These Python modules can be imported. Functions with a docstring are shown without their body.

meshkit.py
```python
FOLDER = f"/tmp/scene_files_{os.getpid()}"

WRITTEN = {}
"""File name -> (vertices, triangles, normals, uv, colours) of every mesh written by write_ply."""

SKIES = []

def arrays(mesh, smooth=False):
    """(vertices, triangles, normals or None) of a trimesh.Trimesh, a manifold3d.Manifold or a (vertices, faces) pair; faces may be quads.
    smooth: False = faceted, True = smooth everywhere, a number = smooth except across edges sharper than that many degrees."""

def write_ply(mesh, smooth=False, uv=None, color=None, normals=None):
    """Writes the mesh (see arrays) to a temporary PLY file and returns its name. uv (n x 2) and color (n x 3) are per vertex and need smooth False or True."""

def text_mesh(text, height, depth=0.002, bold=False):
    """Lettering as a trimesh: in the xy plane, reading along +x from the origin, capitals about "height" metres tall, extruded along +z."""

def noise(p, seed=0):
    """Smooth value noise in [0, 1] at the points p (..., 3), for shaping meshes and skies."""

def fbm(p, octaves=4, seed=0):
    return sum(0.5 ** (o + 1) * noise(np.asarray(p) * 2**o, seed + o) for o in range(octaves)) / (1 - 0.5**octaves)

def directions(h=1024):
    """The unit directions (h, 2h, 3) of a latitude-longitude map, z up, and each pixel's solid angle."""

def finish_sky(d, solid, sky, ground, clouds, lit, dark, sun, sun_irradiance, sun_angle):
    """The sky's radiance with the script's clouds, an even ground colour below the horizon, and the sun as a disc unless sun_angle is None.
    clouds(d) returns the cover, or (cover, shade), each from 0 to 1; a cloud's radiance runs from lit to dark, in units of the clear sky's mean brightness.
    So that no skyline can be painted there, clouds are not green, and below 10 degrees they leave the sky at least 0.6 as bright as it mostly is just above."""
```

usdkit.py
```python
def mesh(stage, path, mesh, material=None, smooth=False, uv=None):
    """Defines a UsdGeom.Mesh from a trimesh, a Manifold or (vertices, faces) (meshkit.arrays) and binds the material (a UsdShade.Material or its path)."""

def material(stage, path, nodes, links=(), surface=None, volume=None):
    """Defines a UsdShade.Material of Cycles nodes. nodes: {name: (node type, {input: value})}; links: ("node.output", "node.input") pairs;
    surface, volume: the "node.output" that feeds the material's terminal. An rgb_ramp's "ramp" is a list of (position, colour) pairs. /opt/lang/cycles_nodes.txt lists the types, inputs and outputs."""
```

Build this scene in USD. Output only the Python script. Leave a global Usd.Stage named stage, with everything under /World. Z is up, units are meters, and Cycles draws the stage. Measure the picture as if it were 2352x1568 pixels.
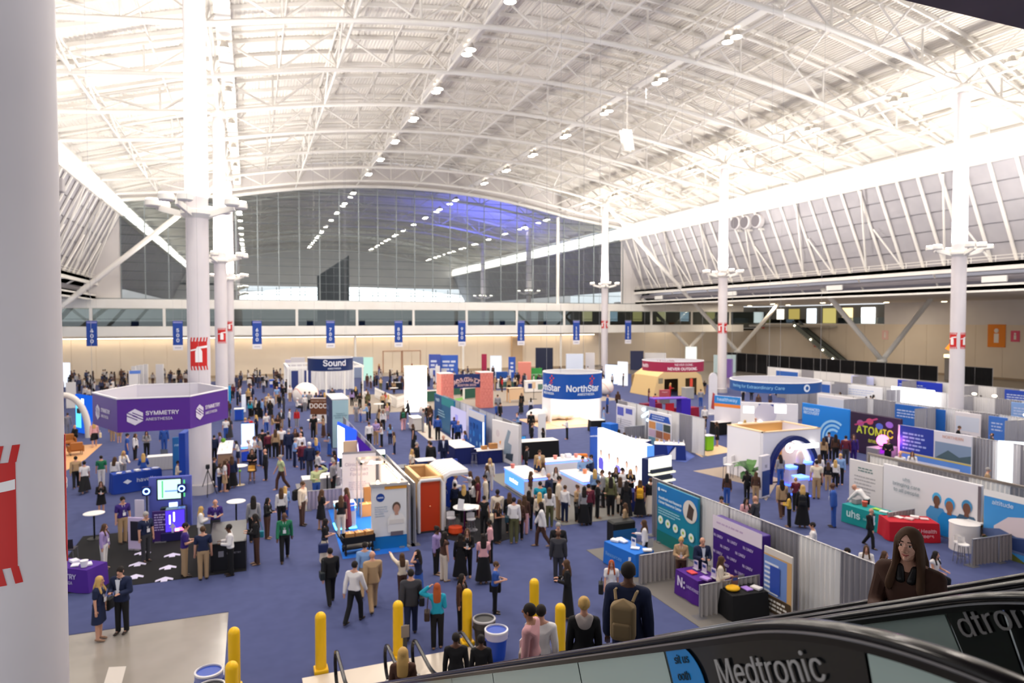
import math, random, numpy as np, trimesh, meshkit, usdkit
import manifold3d as m3
from pxr import Gf, Sdf, Usd, UsdGeom, UsdLux, UsdShade, Vt

stage = Usd.Stage.CreateInMemory()
UsdGeom.SetStageUpAxis(stage, UsdGeom.Tokens.z)
UsdGeom.SetStageMetersPerUnit(stage, 1.0)
UsdGeom.Xform.Define(stage, '/World'); UsdGeom.Scope.Define(stage, '/World/Looks')
rnd = random.Random(7)

# ------------------------------------------------------------------ camera, exposure
FPX, EYE, YAW, PITCH = 1540.0, 8.8, math.radians(21.38), math.radians(1.82)
FW = np.array([math.sin(YAW) * math.cos(PITCH), math.cos(YAW) * math.cos(PITCH), -math.sin(PITCH)])
RT = np.array([math.cos(YAW), -math.sin(YAW), 0.0]); UP = np.cross(RT, FW); EYEP = np.array([0, 0, EYE])
cam = UsdGeom.Camera.Define(stage, '/World/Camera')
cam.AddTransformOp().Set(Gf.Matrix4d(*RT, 0, *UP, 0, *(-FW), 0, *EYEP, 1))
cam.CreateHorizontalApertureAttr(36.0); cam.CreateVerticalApertureAttr(24.0)
cam.CreateFocalLengthAttr(FPX / 2352 * 36.0); cam.CreateClippingRangeAttr(Gf.Vec2f(0.05, 1000))
cam.CreateFStopAttr(1.8); cam.CreateFocusDistanceAttr(5.0)
cam.CreateExposureAttr(0.35)

# ------------------------------------------------------------------ the light of the place
# weak dome fill added for the open end behind the camera; the hall's own lamps are built further down
dome = UsdLux.DomeLight.Define(stage, '/World/daylight'); dome.CreateIntensityAttr(0.35); dome.CreateColorAttr(Gf.Vec3f(0.92, 0.95, 1.0))
L_CLERE, L_BAY, L_UP, L_FAR = 2.4, 240.0, 600.0, 3.5

def lamp(kind, name, loc, rot=(0, 0, 0), color=(1, .94, .86), intensity=1.0, **kw):
    l = getattr(UsdLux, kind).Define(stage, f'/World/lights/{name}')
    l.AddTranslateOp().Set(Gf.Vec3d(*loc)); l.AddRotateXYZOp().Set(Gf.Vec3f(*rot))
    l.CreateColorAttr(Gf.Vec3f(*color)); l.CreateIntensityAttr(intensity)
    for k, v in kw.items():
        if k == 'norm': l.CreateNormalizeAttr(v)
        else: getattr(l, f'Create{k}Attr')(v)
    return l

# ------------------------------------------------------------------ helpers
def lin(h):
    h = h.lstrip('#'); c = [int(h[i:i + 2], 16) / 255 for i in (0, 2, 4)]
    return tuple(x / 12.92 if x <= .04045 else ((x + .055) / 1.055) ** 2.4 for x in c)

MATS = {}
def material(name, nodes, links, surface='p.BSDF'):
    MATS[name] = usdkit.material(stage, f'/World/Looks/{name}', nodes, links, surface=surface); return MATS[name]
def C(hexcol, rough=.6, metal=0.0):
    """a plain painted, printed or dyed surface"""
    k = f'paint_{hexcol.lstrip("#")}_{int(rough * 100)}_{int(metal * 10)}'
    if k not in MATS:
        material(k, {'p': ('principled_bsdf', {'base_color': lin(hexcol), 'roughness': rough, 'metallic': metal, 'specular_ior_level': .35})}, [])
    return MATS[k]
def E(hexcol, strength):
    k = f'glow_{hexcol.lstrip("#")}_{int(strength * 100)}'
    if k not in MATS:
        material(k, {'e': ('emission', {'color': lin(hexcol), 'strength': float(strength)})}, [], 'e.emission')
    return MATS[k]
def NOISE(name, c1, c2, scale, rough=.8, bump=0.0, detail=3.0, spec=.3):
    nodes = {'g': ('geometry', {}), 'n': ('noise_texture', {'scale': float(scale), 'detail': detail}), 'r': ('rgb_ramp', {'ramp': [(.3, lin(c1)), (.7, lin(c2))]}),
             'p': ('principled_bsdf', {'roughness': rough, 'specular_ior_level': spec})}
    links = [('g.position', 'n.vector'), ('n.fac', 'r.fac'), ('r.color', 'p.base_color')]
    if bump:
        nodes['n2'] = ('noise_texture', {'scale': float(scale) * 9, 'detail': 2.0}); nodes['b'] = ('bump', {'strength': bump, 'distance': .02})
        links += [('g.position', 'n2.vector'), ('n2.fac', 'b.height'), ('b.normal', 'p.normal')]
    return material(name, nodes, links)

class B:
    """collects triangles for ONE mesh"""
    def __init__(s): s.v = []; s.f = []; s.n = 0
    def add(s, v, f):
        v = np.asarray(v, float); f = np.asarray(f, int)
        if f.shape[1] == 4: f = np.vstack([f[:, [0, 1, 2]], f[:, [0, 2, 3]]])
        s.v.append(v); s.f.append(f + s.n); s.n += len(v); return s
    def box(s, x0, x1, y0, y1, z0, z1, rot=0, about=None, bev=0):
        x0, x1 = min(x0, x1), max(x0, x1); y0, y1 = min(y0, y1), max(y0, y1)
        if bev:
            b = min(bev, (x1 - x0) / 3, (y1 - y0) / 3, (z1 - z0) / 3)
            pts = []
            for sx in (0, 1):
                for sy in (0, 1):
                    for sz in (0, 1):
                        p = np.array([(x0, x1)[sx], (y0, y1)[sy], (z0, z1)[sz]], float); d = np.array([b * (1 - 2 * sx), b * (1 - 2 * sy), b * (1 - 2 * sz)])
                        pts += [p + d * (0, 1, 1), p + d * (1, 0, 1), p + d * (1, 1, 0)]
            m = m3.Manifold.hull_points(np.array(pts)).to_mesh(); v, f = m.vert_properties[:, :3], m.tri_verts
        else:
            v = np.array([[x, y, z] for z in (z0, z1) for y in (y0, y1) for x in (x0, x1)], float)
            f = np.array([[0, 2, 3, 1], [4, 5, 7, 6], [0, 1, 5, 4], [2, 6, 7, 3], [0, 4, 6, 2], [1, 3, 7, 5]])
        if rot:
            c = np.array(about if about is not None else ((x0 + x1) / 2, (y0 + y1) / 2)); a = math.radians(rot); R = np.array([[math.cos(a), -math.sin(a)], [math.sin(a), math.cos(a)]])
            v = v.copy(); v[:, :2] = (v[:, :2] - c) @ R.T + c
        return s.add(v, f)
    def bar(s, p, q, w, h=None, up=(0, 0, 1)):
        p, q = np.asarray(p, float), np.asarray(q, float); h = h or w; d = q - p; d = d / np.linalg.norm(d)
        a = np.cross(d, up)
        if np.linalg.norm(a) < 1e-3: a = np.cross(d, (0, 1, 0))
        a = a / np.linalg.norm(a); b = np.cross(a, d)
        v = [e + a * sa * w / 2 + b * sb * h / 2 for e in (p, q) for sb in (-1, 1) for sa in (-1, 1)]
        return s.add(v, [[0, 2, 3, 1], [4, 5, 7, 6], [0, 1, 5, 4], [2, 6, 7, 3], [0, 4, 6, 2], [1, 3, 7, 5]])
    def path(s, pts, r, n=8, cap=True, closed=False):
        p = np.asarray(pts, float); k = len(p); rr = np.broadcast_to(r, (k,))
        t = (np.roll(p, -1, 0) - np.roll(p, 1, 0)) if closed else np.gradient(p, axis=0)
        t /= np.linalg.norm(t, axis=1, keepdims=True) + 1e-12
        ref = np.array([0, 0, 1.0]) if np.abs(t[:, 2]).max() < .95 else np.array([1.0, .02, 0]) if np.abs(t[:, 0]).max() < .95 else np.array([.03, 1.0, .02])
        a = np.cross(t, ref); a /= np.linalg.norm(a, axis=1, keepdims=True) + 1e-12; b = np.cross(a, t)
        g = np.arange(n) * 2 * math.pi / n + math.pi / n
        v = (p[:, None] + rr[:, None, None] * (np.cos(g)[None, :, None] * a[:, None] + np.sin(g)[None, :, None] * b[:, None])).reshape(-1, 3)
        f = [];
        for i in range(k if closed else k - 1):
            i2 = (i + 1) % k
            for j in range(n):
                j2 = (j + 1) % n; f += [[i * n + j, i * n + j2, i2 * n + j2], [i * n + j, i2 * n + j2, i2 * n + j]]
        if cap and not closed:
            for j in range(1, n - 1): f += [[0, j + 1, j], [(k - 1) * n, (k - 1) * n + j, (k - 1) * n + j + 1]]
        return s.add(v, f)
    def tube(s, p, q, r, n=8): return s.path([p, q], r, n)
    def lathe(s, prof, cx=0, cy=0, n=24, caps=True):
        prof = np.asarray(prof, float); k = len(prof); g = np.arange(n) * 2 * math.pi / n
        v = np.stack([cx + prof[:, :1] * np.cos(g), cy + prof[:, :1] * np.sin(g), np.repeat(prof[:, 1:2], n, 1)], -1).reshape(-1, 3); f = []
        for i in range(k - 1):
            for j in range(n):
                j2 = (j + 1) % n; f += [[i * n + j, i * n + j2, (i + 1) * n + j2], [i * n + j, (i + 1) * n + j2, (i + 1) * n + j]]
        if caps:
            for j in range(1, n - 1): f += [[0, j + 1, j], [(k - 1) * n, (k - 1) * n + j, (k - 1) * n + j + 1]]
        return s.add(v, f)
    def grid(s, P):
        P = np.asarray(P, float); nu, nv = P.shape[:2]; i, j = np.meshgrid(np.arange(nu - 1), np.arange(nv - 1), indexing='ij')
        q = np.stack([i * nv + j, (i + 1) * nv + j, (i + 1) * nv + j + 1, i * nv + j + 1], -1).reshape(-1, 4)
        return s.add(P.reshape(-1, 3), q)
    def prism(s, poly, z0, z1, M=None):
        """2-D polygon extruded along z; M maps local (x, y, z) rows to world: origin, ex, ey, ez"""
        from shapely.geometry import Polygon
        m = trimesh.creation.extrude_polygon(poly if hasattr(poly, 'exterior') else Polygon(poly), z1 - z0, engine='earcut')
        v = np.array(m.vertices); v[:, 2] += z0
        if M is not None: o, ex, ey, ez = map(np.asarray, M); v = o + v[:, :1] * ex + v[:, 1:2] * ey + v[:, 2:3] * ez
        return s.add(v, m.faces)
    def ball(s, c, r, sub=2, sc=(1, 1, 1)):
        m = trimesh.creation.icosphere(sub, 1.0); return s.add(np.asarray(c) + np.array(m.vertices) * r * np.asarray(sc), m.faces)
    def off(s, d):
        s.v = [v + np.asarray(d) for v in s.v]; return s
    def xf(s, fn): s.v = [fn(v) for v in s.v]; return s
    def arrays(s): return np.vstack(s.v), np.vstack(s.f)

NAMES = {}
def numbered(parent, name):
    k = f'{parent}/{name}'; i = NAMES.get(k, 0); NAMES[k] = i + 1
    return k if i == 0 else f'{k}_{i:03d}'
def smooth_arrays(v, f, ang):
    return meshkit.arrays((v, f), ang)
def put(path, v, f, n, mat):
    m = UsdGeom.Mesh.Define(stage, path)
    m.CreatePointsAttr(Vt.Vec3fArray.FromNumpy(np.ascontiguousarray(v, np.float32)))
    m.CreateFaceVertexCountsAttr(Vt.IntArray.FromNumpy(np.full(len(f), 3, np.int32)))
    m.CreateFaceVertexIndicesAttr(Vt.IntArray.FromNumpy(np.ascontiguousarray(f, np.int32).ravel()))
    m.CreateSubdivisionSchemeAttr('none'); m.CreateDoubleSidedAttr(True)
    if n is not None:
        m.CreateNormalsAttr(Vt.Vec3fArray.FromNumpy(np.ascontiguousarray(n, np.float32))); m.SetNormalsInterpolation('vertex')
    if mat is not None: UsdShade.MaterialBindingAPI.Apply(m.GetPrim()).Bind(mat)
    return m.GetPrim()
def setd(prim, **kw):
    for k, v in kw.items():
        if v: prim.SetCustomDataByKey(k, v)
class T:
    """a thing: an Xform at its base; parts are children, in local coordinates (origin at loc unless w=True: world)"""
    def __init__(s, name, label, cat, loc=(0, 0, 0), rot=0, group=None, kind=None):
        s.path = numbered('/World', name); s.loc = np.asarray(loc, float); x = UsdGeom.Xform.Define(stage, s.path)
        x.AddTranslateOp().Set(Gf.Vec3d(*map(float, loc)))
        s.rot = rot
        if rot: x.AddRotateZOp().Set(float(rot))
        s.prim = x.GetPrim(); setd(s.prim, label=label, category=cat, group=group, kind=kind)
    def part(s, name, b, mat, smooth=False, label=None, parent=None, w=False, kind=None):
        v, f = b.arrays() if isinstance(b, B) else b
        if w:
            v = v - s.loc
            if s.rot: a = math.radians(-s.rot); v = v @ np.array([[math.cos(a), math.sin(a), 0], [-math.sin(a), math.cos(a), 0], [0, 0, 1]])
        v, f, n = smooth_arrays(v, f, smooth) if smooth else (v, f, None)
        p = put(numbered(parent or s.path, name), v, f, n, mat); setd(p, label=label, kind=kind); return str(p.GetPath())
def struct(name, b, mat, smooth=False, parent='/World', label=None, kind='structure'):
    v, f = b.arrays(); v, f, n = smooth_arrays(v, f, smooth) if smooth else (v, f, None)
    p = put(numbered(parent, name), v, f, n, mat)
    if parent == '/World': setd(p, kind=kind, label=label)
    return str(p.GetPath())
def single(name, label, cat, b, mat, smooth=False, group=None):
    v, f = b.arrays(); v, f, n = smooth_arrays(v, f, smooth) if smooth else (v, f, None)
    p = put(numbered('/World', name), v, f, n, mat); setd(p, label=label, category=cat, group=group); return str(p.GetPath())
def copy_of(src, name, label, loc, rot=0, group=None, cat=None):
    path = numbered('/World', name); x = UsdGeom.Xform.Define(stage, path); x.AddTranslateOp().Set(Gf.Vec3d(*map(float, loc)))
    p = x.GetPrim(); p.GetReferences().AddInternalReference(src.path); p.SetInstanceable(True)
    if rot or src.rot:
        xf = UsdGeom.Xformable(p); xf.ClearXformOpOrder(); xf.AddTranslateOp().Set(Gf.Vec3d(*map(float, loc)))
        o = [q for q in xf.GetOrderedXformOps() if q.GetOpType() == UsdGeom.XformOp.TypeRotateZ] or [xf.AddRotateZOp()]
        o[0].Set(float(rot))
    was = src.prim.GetCustomData(); setd(p, label=label, category=cat or was.get('category'), group=group or was.get('group')); return p

def proj(p):
    d = np.asarray(p, float) - EYEP; z = d @ FW; return 1176 + FPX * (d @ RT) / z, 784 - FPX * (d @ UP) / z, z
def ray(px, py): return FW + RT * (px - 1176) / FPX - UP * (py - 784) / FPX
def at(px, py, h=0.0):
    """the point of the horizontal plane z = h that is seen at a pixel of the photograph"""
    d = ray(px, py); return EYEP + d * ((h - EYE) / d[2])

TEXTS = {}
def text(b, s, height, o, ex, ey, ez, depth=.02, anchor='c', bold=False, maxw=None):
    """lettering added to b: o = anchor point, ex reading direction, ey up, ez out of the face"""
    k = (s, bold)
    if k not in TEXTS:
        m = meshkit.text_mesh(s, 1.0, 1.0, bold); TEXTS[k] = (np.array(m.vertices), np.array(m.faces))
    v, f = TEXTS[k]; v = v.copy(); w = v[:, 0].max() - v[:, 0].min(); v[:, 0] -= v[:, 0].min(); sx = height
    if maxw: sx = min(sx, maxw / w)
    if anchor == 'c': v[:, 0] -= w / 2
    o, ex, ey, ez = (np.asarray(q, float) for q in (o, ex, ey, ez))
    b.add(o + v[:, :1] * ex * sx + v[:, 1:2] * ey * (sx if maxw else height) + v[:, 2:3] * ez * depth, f); return b
# ------------------------------------------------------------------ large structure
NOISE('carpet_blue', '#40476f', '#464d76', 2.0, .95, .0)
NOISE('concrete', '#8b837b', '#968e86', .8, .2, .0, spec=.5)
NOISE('roof_white', '#e9e3da', '#f1ece4', .5, .8)
NOISE('steel_white', '#ece7e0', '#f4f0ea', .4, .55)
NOISE('wall_beige', '#e3d5c2', '#e9dbc8', .3, .85)
NOISE('wall_white', '#dcd6d4', '#e4dedb', .3, .85)
NOISE('panel_grey', '#a9a5aa', '#b2aeb2', .6, .7)
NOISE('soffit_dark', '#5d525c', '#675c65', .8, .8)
STEEL, ROOF = MATS['steel_white'], MATS['roof_white']
def glass(name, tint, amount, gloss=.0):
    material(name, {'t': ('transparent_bsdf', {'color': tint}), 'g': ('glossy_bsdf', {'color': (.9, .95, .95), 'roughness': .02}), 'f': ('fresnel', {'IOR': 1.5}),
                    'k': ('math', {'math_type': 'multiply_add', 'value1': 0.0, 'value2': 1.0, 'value3': amount}), 'm': ('mix_closure', {})},
             [('f.fac', 'k.value1'), ('k.value', 'm.fac'), ('t.BSDF', 'm.closure1'), ('g.BSDF', 'm.closure2')], 'm.closure')
glass('glass_grey', (.62, .67, .67), .0)
glass('glass_bridge', (.44, .49, .48), .05)
glass('glass_clear', (.9, .93, .93), .02)

XL, XR, Y0H, YG, YB, YE = -2.4, 53.4, 6.0, 110.0, 108.0, 222.0   # column rows; near edge of the roof; glass wall; bridge; far end
XC, XSL, XSR = 25.5, -17.0, 65.0
COLY = [8.4, 37.4, 66.4, 95.4]
def zbot(x):
    x = np.asarray(x, float); i = 27.5 + 3.1 * (1 - ((x - XC) / 27.9) ** 2)
    return np.where(x < XL, 27.5 - 1.5 * (XL - x) / (XL - XSL), np.where(x > XR, 27.5 - 1.5 * (x - XR) / (XSR - XR), i))
def ztop(x):
    x = np.asarray(x, float); i = 31.0 + 3.4 * (1 - ((x - XC) / 27.9) ** 2)
    return np.where(x < XL, 31.0 - 4.2 * (XL - x) / (XL - XSL), np.where(x > XR, 31.0 - 4.2 * (x - XR) / (XSR - XR), i))

# floor: blue carpet in the aisles, bare concrete kept clear near the entrance
p_c = at(525, 1405); XCN, YCN = float(p_c[0]), float(p_c[1])
b = B().box(-40, 106, -4, 124, -.3, 0); struct('floor', b, MATS['concrete'])
b = B().box(XCN, 58, 2, 105, 0, .012).box(-32, XCN, YCN, 105, 0, .012)
CARPET = struct('floor', b, MATS['carpet_blue'])
b = B().box(-40, 106, 124, YE, -.3, 0); struct('floor', b, C('#8a8683', .6))

# ceiling: corrugated deck on purlins, beyond the glass wall as well
xs = np.arange(XSL - .6, XSR + .9, .30); prof = []
for i, x in enumerate(xs):
    z = float(ztop(x)); prof += [(x, z), (x + .11, z), (x + .15, z + .09), (x + .26, z + .09)]
prof = np.array(prof); P = np.stack([np.column_stack([prof[:, 0], np.full(len(prof), y), prof[:, 1]]) for y in (Y0H, YG)], 1)
CEIL = struct('ceiling', B().grid(P), ROOF)
P = np.stack([np.column_stack([prof[::4, 0], np.full(len(prof[::4]), y), prof[::4, 1]]) for y in (YG, YE)], 1)
CEIL2 = struct('ceiling', B().grid(P), ROOF)
px_ = np.linspace(XSL, XSR, 33)
def arch(y, dz, fn=ztop): return [(x, y, float(fn(x)) + dz) for x in px_]
for y in np.arange(Y0H + 1.6, YG, 3.2233):
    b = B(); a = arch(y, -.16)
    for p, q in zip(a, a[1:]): b.bar(p, q, .14, .32)
    struct('purlin', b, STEEL, parent=CEIL)
for y in np.arange(YG + 5, YE, 9.67):
    b = B(); a = arch(y, -.16)
    for p, q in zip(a, a[1:]): b.bar(p, q, .2, .4)
    struct('purlin', b, STEEL, parent=CEIL2)
for k, x in enumerate(np.arange(XL - 9.3 / 2, XR + 9.3, 9.3 / 2)):
    if XSL < x < XSR:
        struct('sprinkler_pipe', B().tube((x + .5, Y0H, float(ztop(x + .5)) - .55), (x + .5, YG, float(ztop(x + .5)) - .55), .06, 6), STEEL, True, parent=CEIL)

# roof trusses: an arched truss on every grid line, straight trusses between them
def arch_truss(name, y, label, far=False):
    t = T(name, label, 'roof truss', (XC, y, 27.5), group='arched roof trusses')
    nd = XL - 9.3 + 9.3 / 2 * np.arange(17); nd = nd[(nd >= XSL - .1) & (nd <= XSR + .1)]; nd = np.concatenate([[XSL + .3], nd, [XSR - .3]])
    t.part('bottom_chord', B().path([(x, y, float(zbot(x))) for x in np.linspace(XSL + .3, XSR - .3, 45)], .2, 8), STEEL, True, w=True)
    t.part('top_chord', B().path([(x, y, float(ztop(x)) - .42) for x in np.linspace(XSL + .3, XSR - .3, 45)], .15, 6), STEEL, True, w=True)
    for i, x in enumerate(nd[1:-1]):
        if i % 2 == 1: t.part('post', B().tube((x, y, float(zbot(x))), (x, y, float(ztop(x)) - .42), .09, 6), STEEL, True, w=True)
    for i in range(1, len(nd) - 2):
        a, c = nd[i], nd[i + 1]
        if i % 2 == 0: a, c = c, a
        t.part('brace', B().tube((a, y, float(ztop(a)) - .42), (c, y, float(zbot(c))), .1, 6), STEEL, True, w=True)
    return t
ARCHY = [37.4 + 9.667 * k for k in range(-3, 8)]
A0 = None; ordn = ['first', 'second', 'third', 'fourth', 'fifth', 'sixth', 'seventh', 'eighth', 'ninth', 'tenth', 'eleventh', 'twelfth']
for k, y in enumerate(ARCHY[::-1]):
    lab = f'white steel arched roof truss, {ordn[k]} from the far glass wall'
    if A0 is None: A0 = arch_truss('arched_truss', y, lab)
    else: copy_of(A0, 'arched_truss', lab, (XC, y, 27.5))
for k in range(8):
    copy_of(A0, 'arched_truss', f'white steel arched roof truss seen through the glass wall, {ordn[k]} beyond it', (XC, YG + 7 + k * 14.0, 27.5), group='arched roof trusses beyond the glass')
LONGX = [XL - 9.3] + [XL + 9.3 * k for k in range(7)] + [XR + 7]
for k, x in enumerate(LONGX):
    zb, zt = float(zbot(x)), float(ztop(x)) - .45
    t = T('straight_truss', f'white steel straight roof truss running lengthwise, {ordn[k]} from the left wall', 'roof truss', (x, Y0H, zb), group='straight roof trusses')
    t.part('bottom_chord', B().tube((x, Y0H, zb + .1), (x, YG, zb + .1), .11, 6), STEEL, True, w=True)
    t.part('top_chord', B().tube((x, Y0H, zt), (x, YG, zt), .1, 6), STEEL, True, w=True)
    for y in ARCHY:
        for s in (-1, 1):
            y2 = y + s * 9.667 / 2
            if Y0H < y2 < YG: t.part('brace', B().tube((x, y, zb + .1), (x, y2, zt), .085, 6), STEEL, True, w=True)
        for s in (-1, 1):
            if Y0H < y < YG and XSL < x + s * 2.3 < XSR: t.part('strut', B().tube((x, y, zb + .1), (x + s * 2.3, y + 2.4, float(ztop(x + s * 2.3)) - .4), .06, 6), STEEL, True, w=True)
# lamp walkways under the roof with paired high-bay lamps
BAYX = [XL + 1.0, 16.6, 34.6, XR - 1.0]
def bay_lamp(y, x, label, group, first=None):
    z = float(zbot(x)) - .05
    if first: return copy_of(first, 'high_bay_lamp', label, (x, y, z), group=group)
    t = T('high_bay_lamp', label, 'ceiling lamp', (x, y, z), group=group)
    for d in (-.5, .5):
        t.part('lamp_housing', B().lathe([(.12, .55), (.2, .5), (.34, .1), (.42, 0)], 0, d, 14, False).box(-.03, .03, d - .03, d + .03, .5, .75), C('#c9c4bd', .4, .6), 40)
        t.part('lamp_lens', B().lathe([(.05, -.03), (.4, -.01), (.4, .02)], 0, d, 14), E('#fff3dd', 26.0))
    return t
L0 = None; side = ['left column row', 'left-middle walkway', 'right-middle walkway', 'right column row']
for i, x in enumerate(BAYX):
    z = float(zbot(x))
    t = T('lamp_walkway', f'white lamp walkway hung lengthwise under the roof along the {side[i]}', 'walkway', (x, Y0H, z), group='lamp walkways')
    for k, y in enumerate(ARCHY):
        a, c = max(Y0H, y - 4.78), min(YG, y + 4.78)
        t.part('deck_panel', B().box(x - .5, x + .5, a, c - .06, z + .7, z + .8), STEEL, w=True)
        t.part('hanger', B().tube((x, y, z + .75), (x, y, float(ztop(x)) - .3), .04, 5), STEEL, w=True)
    for k, y in enumerate(ARCHY):
        yy = y - 4.8
        if yy < Y0H or yy > YG - 1: continue
        lab = f'paired round high-bay lamp glowing under the {side[i]}, {ordn[len(ARCHY) - 1 - k]} from the far end'
        q = bay_lamp(yy, x, lab, 'high-bay lamps', L0); L0 = L0 or q
        lamp('DiskLight', f'bay_{i}_{k}', (x, yy, z - .12), (0, 0, 0), (1, .93, .84), L_BAY, Radius=.5, norm=True)
# clerestory strips, sloped side walls, ledges
for sgn, xs_, nm in ((-1, XSL, 'left'), (1, XSR, 'right')):
    xo = xs_ + sgn * 4.4
    wdw = struct('window_1' if sgn < 0 else 'window_2', B().box(xs_ - .05, xs_ + .05, Y0H, YE, 23.85, 25.9), E('#fffaf0', L_CLERE))
    for y in np.arange(Y0H + 3, YG, 9.667 / 2): struct('mullion', B().box(xs_ - sgn * .14 - .05, xs_ - sgn * .14 + .05, y - .05, y + .05, 25.85, 26.9), STEEL, parent=wdw)
    struct('sill', B().box(xs_ - .3, xs_ + .3, Y0H, YE, 23.6, 23.85), STEEL, parent=wdw); struct('head', B().box(xs_ - .25, xs_ + .25, Y0H, YE, 25.9, 26.1), STEEL, parent=wdw)
    n = 90; ys = np.linspace(Y0H, YE, n)
    # slope made of lapped metal panels, each a little proud of the next
    wall = struct(f'wall_{nm}', B().grid(np.stack([np.column_stack([np.full(2, x), [Y0H, YE], np.full(2, z)]) for x, z in ((xs_ + sgn * .12, 23.7), (xo + sgn * .12, 14.5))])), MATS['panel_grey'])
    rows = 10
    for y in np.arange(Y0H + .5, YG, 9.667 / 2):
        for r in range(rows // 2):
            f0, f1 = r / (rows / 2), (r + 1) / (rows / 2) - .012
            pa, pb = (xs_ + sgn * 4.4 * f0, 23.7 - 9.2 * f0), (xs_ + sgn * 4.4 * f1, 23.7 - 9.2 * f1)
            y2 = min(y + 9.667 / 2 - .05, YG - .1)
            struct('cladding_panel', B().grid([[(pa[0], y, pa[1]), (pa[0], y2, pa[1])], [(pb[0] - sgn * .05, y, pb[1]), (pb[0] - sgn * .05, y2, pb[1])]]), MATS['panel_grey'], parent=wall)
    for k, y in enumerate(np.arange(Y0H + .5, YG, 9.667 / 4)):
        struct('rib', B().bar((xs_ - sgn * .15, y, 23.6), (xo - sgn * .25, y, 14.6), .16, .3, (0, 1, 0)), STEEL, parent=wall)
    for k, y in enumerate(ARCHY):
        if y > YG: continue
        struct('brace', B().tube((xs_ - sgn * .4, y, 23.4), (xo - sgn * 1.0, y + 2.4, 14.7), .12, 8), STEEL, True, parent=wall)
        struct('brace', B().tube((xs_ + sgn * 1.6, y, 19.2), (xo - sgn * 1.1, y - 2.4, 14.7), .1, 8), STEEL, True, parent=wall)
    lg = struct(f'trim_{1 if sgn < 0 else 2}', B().box(xo - sgn * 1.5, xo + sgn * .4, Y0H, YG, 14.1, 14.5).box(xo - sgn * 1.5, xo - sgn * 1.4, Y0H, YG, 13.7, 14.5), STEEL)
    for y in np.arange(Y0H + 2, YG, 2.4): struct('ledge_rail', B().tube((xo - sgn * 1.4, y, 14.5), (xo - sgn * 1.4, y, 15.1), .04, 5), STEEL, parent=lg)
    for zz in (14.8, 15.1): struct('ledge_rail', B().tube((xo - sgn * 1.4, Y0H, zz), (xo - sgn * 1.4, YG, zz), .035, 5), STEEL, parent=lg)
    # rakers and V legs at the column lines
    for k, y in enumerate(COLY[1:] + [YG - .7]):
        xv = (XL - 26.6) if sgn < 0 else (XR + 26.6); xc = XL if sgn < 0 else XR
        t = T('raking_support', f'white V-shaped steel support on a concrete pier along the {nm} wall, {ordn[k]} from the viewer', 'steel support', (xv, y, 0), group='V-shaped supports')
        t.part('inner_leg', B().tube((xv, y, 3.3), (xc + sgn * .5, y, 27.0) if k == 2 else (xo - sgn * .2, y, 12.9), .33, 12), STEEL, True, w=True)
        t.part('outer_leg', B().tube((xv, y, 3.3), (xv + sgn * 9.2, y, 11.8), .33, 12), STEEL, True, w=True)
        t.part('node', B().lathe([(.3, 2.9), (.65, 3.1), (.65, 3.4), (.3, 3.7)], xv, y, 14), STEEL, True, w=True)
        t.part('pier', B().box(xv - .6, xv + .6, y - .6, y + .6, 0, 3.0, bev=.06), C('#d8cfc3'), w=True)
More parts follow.
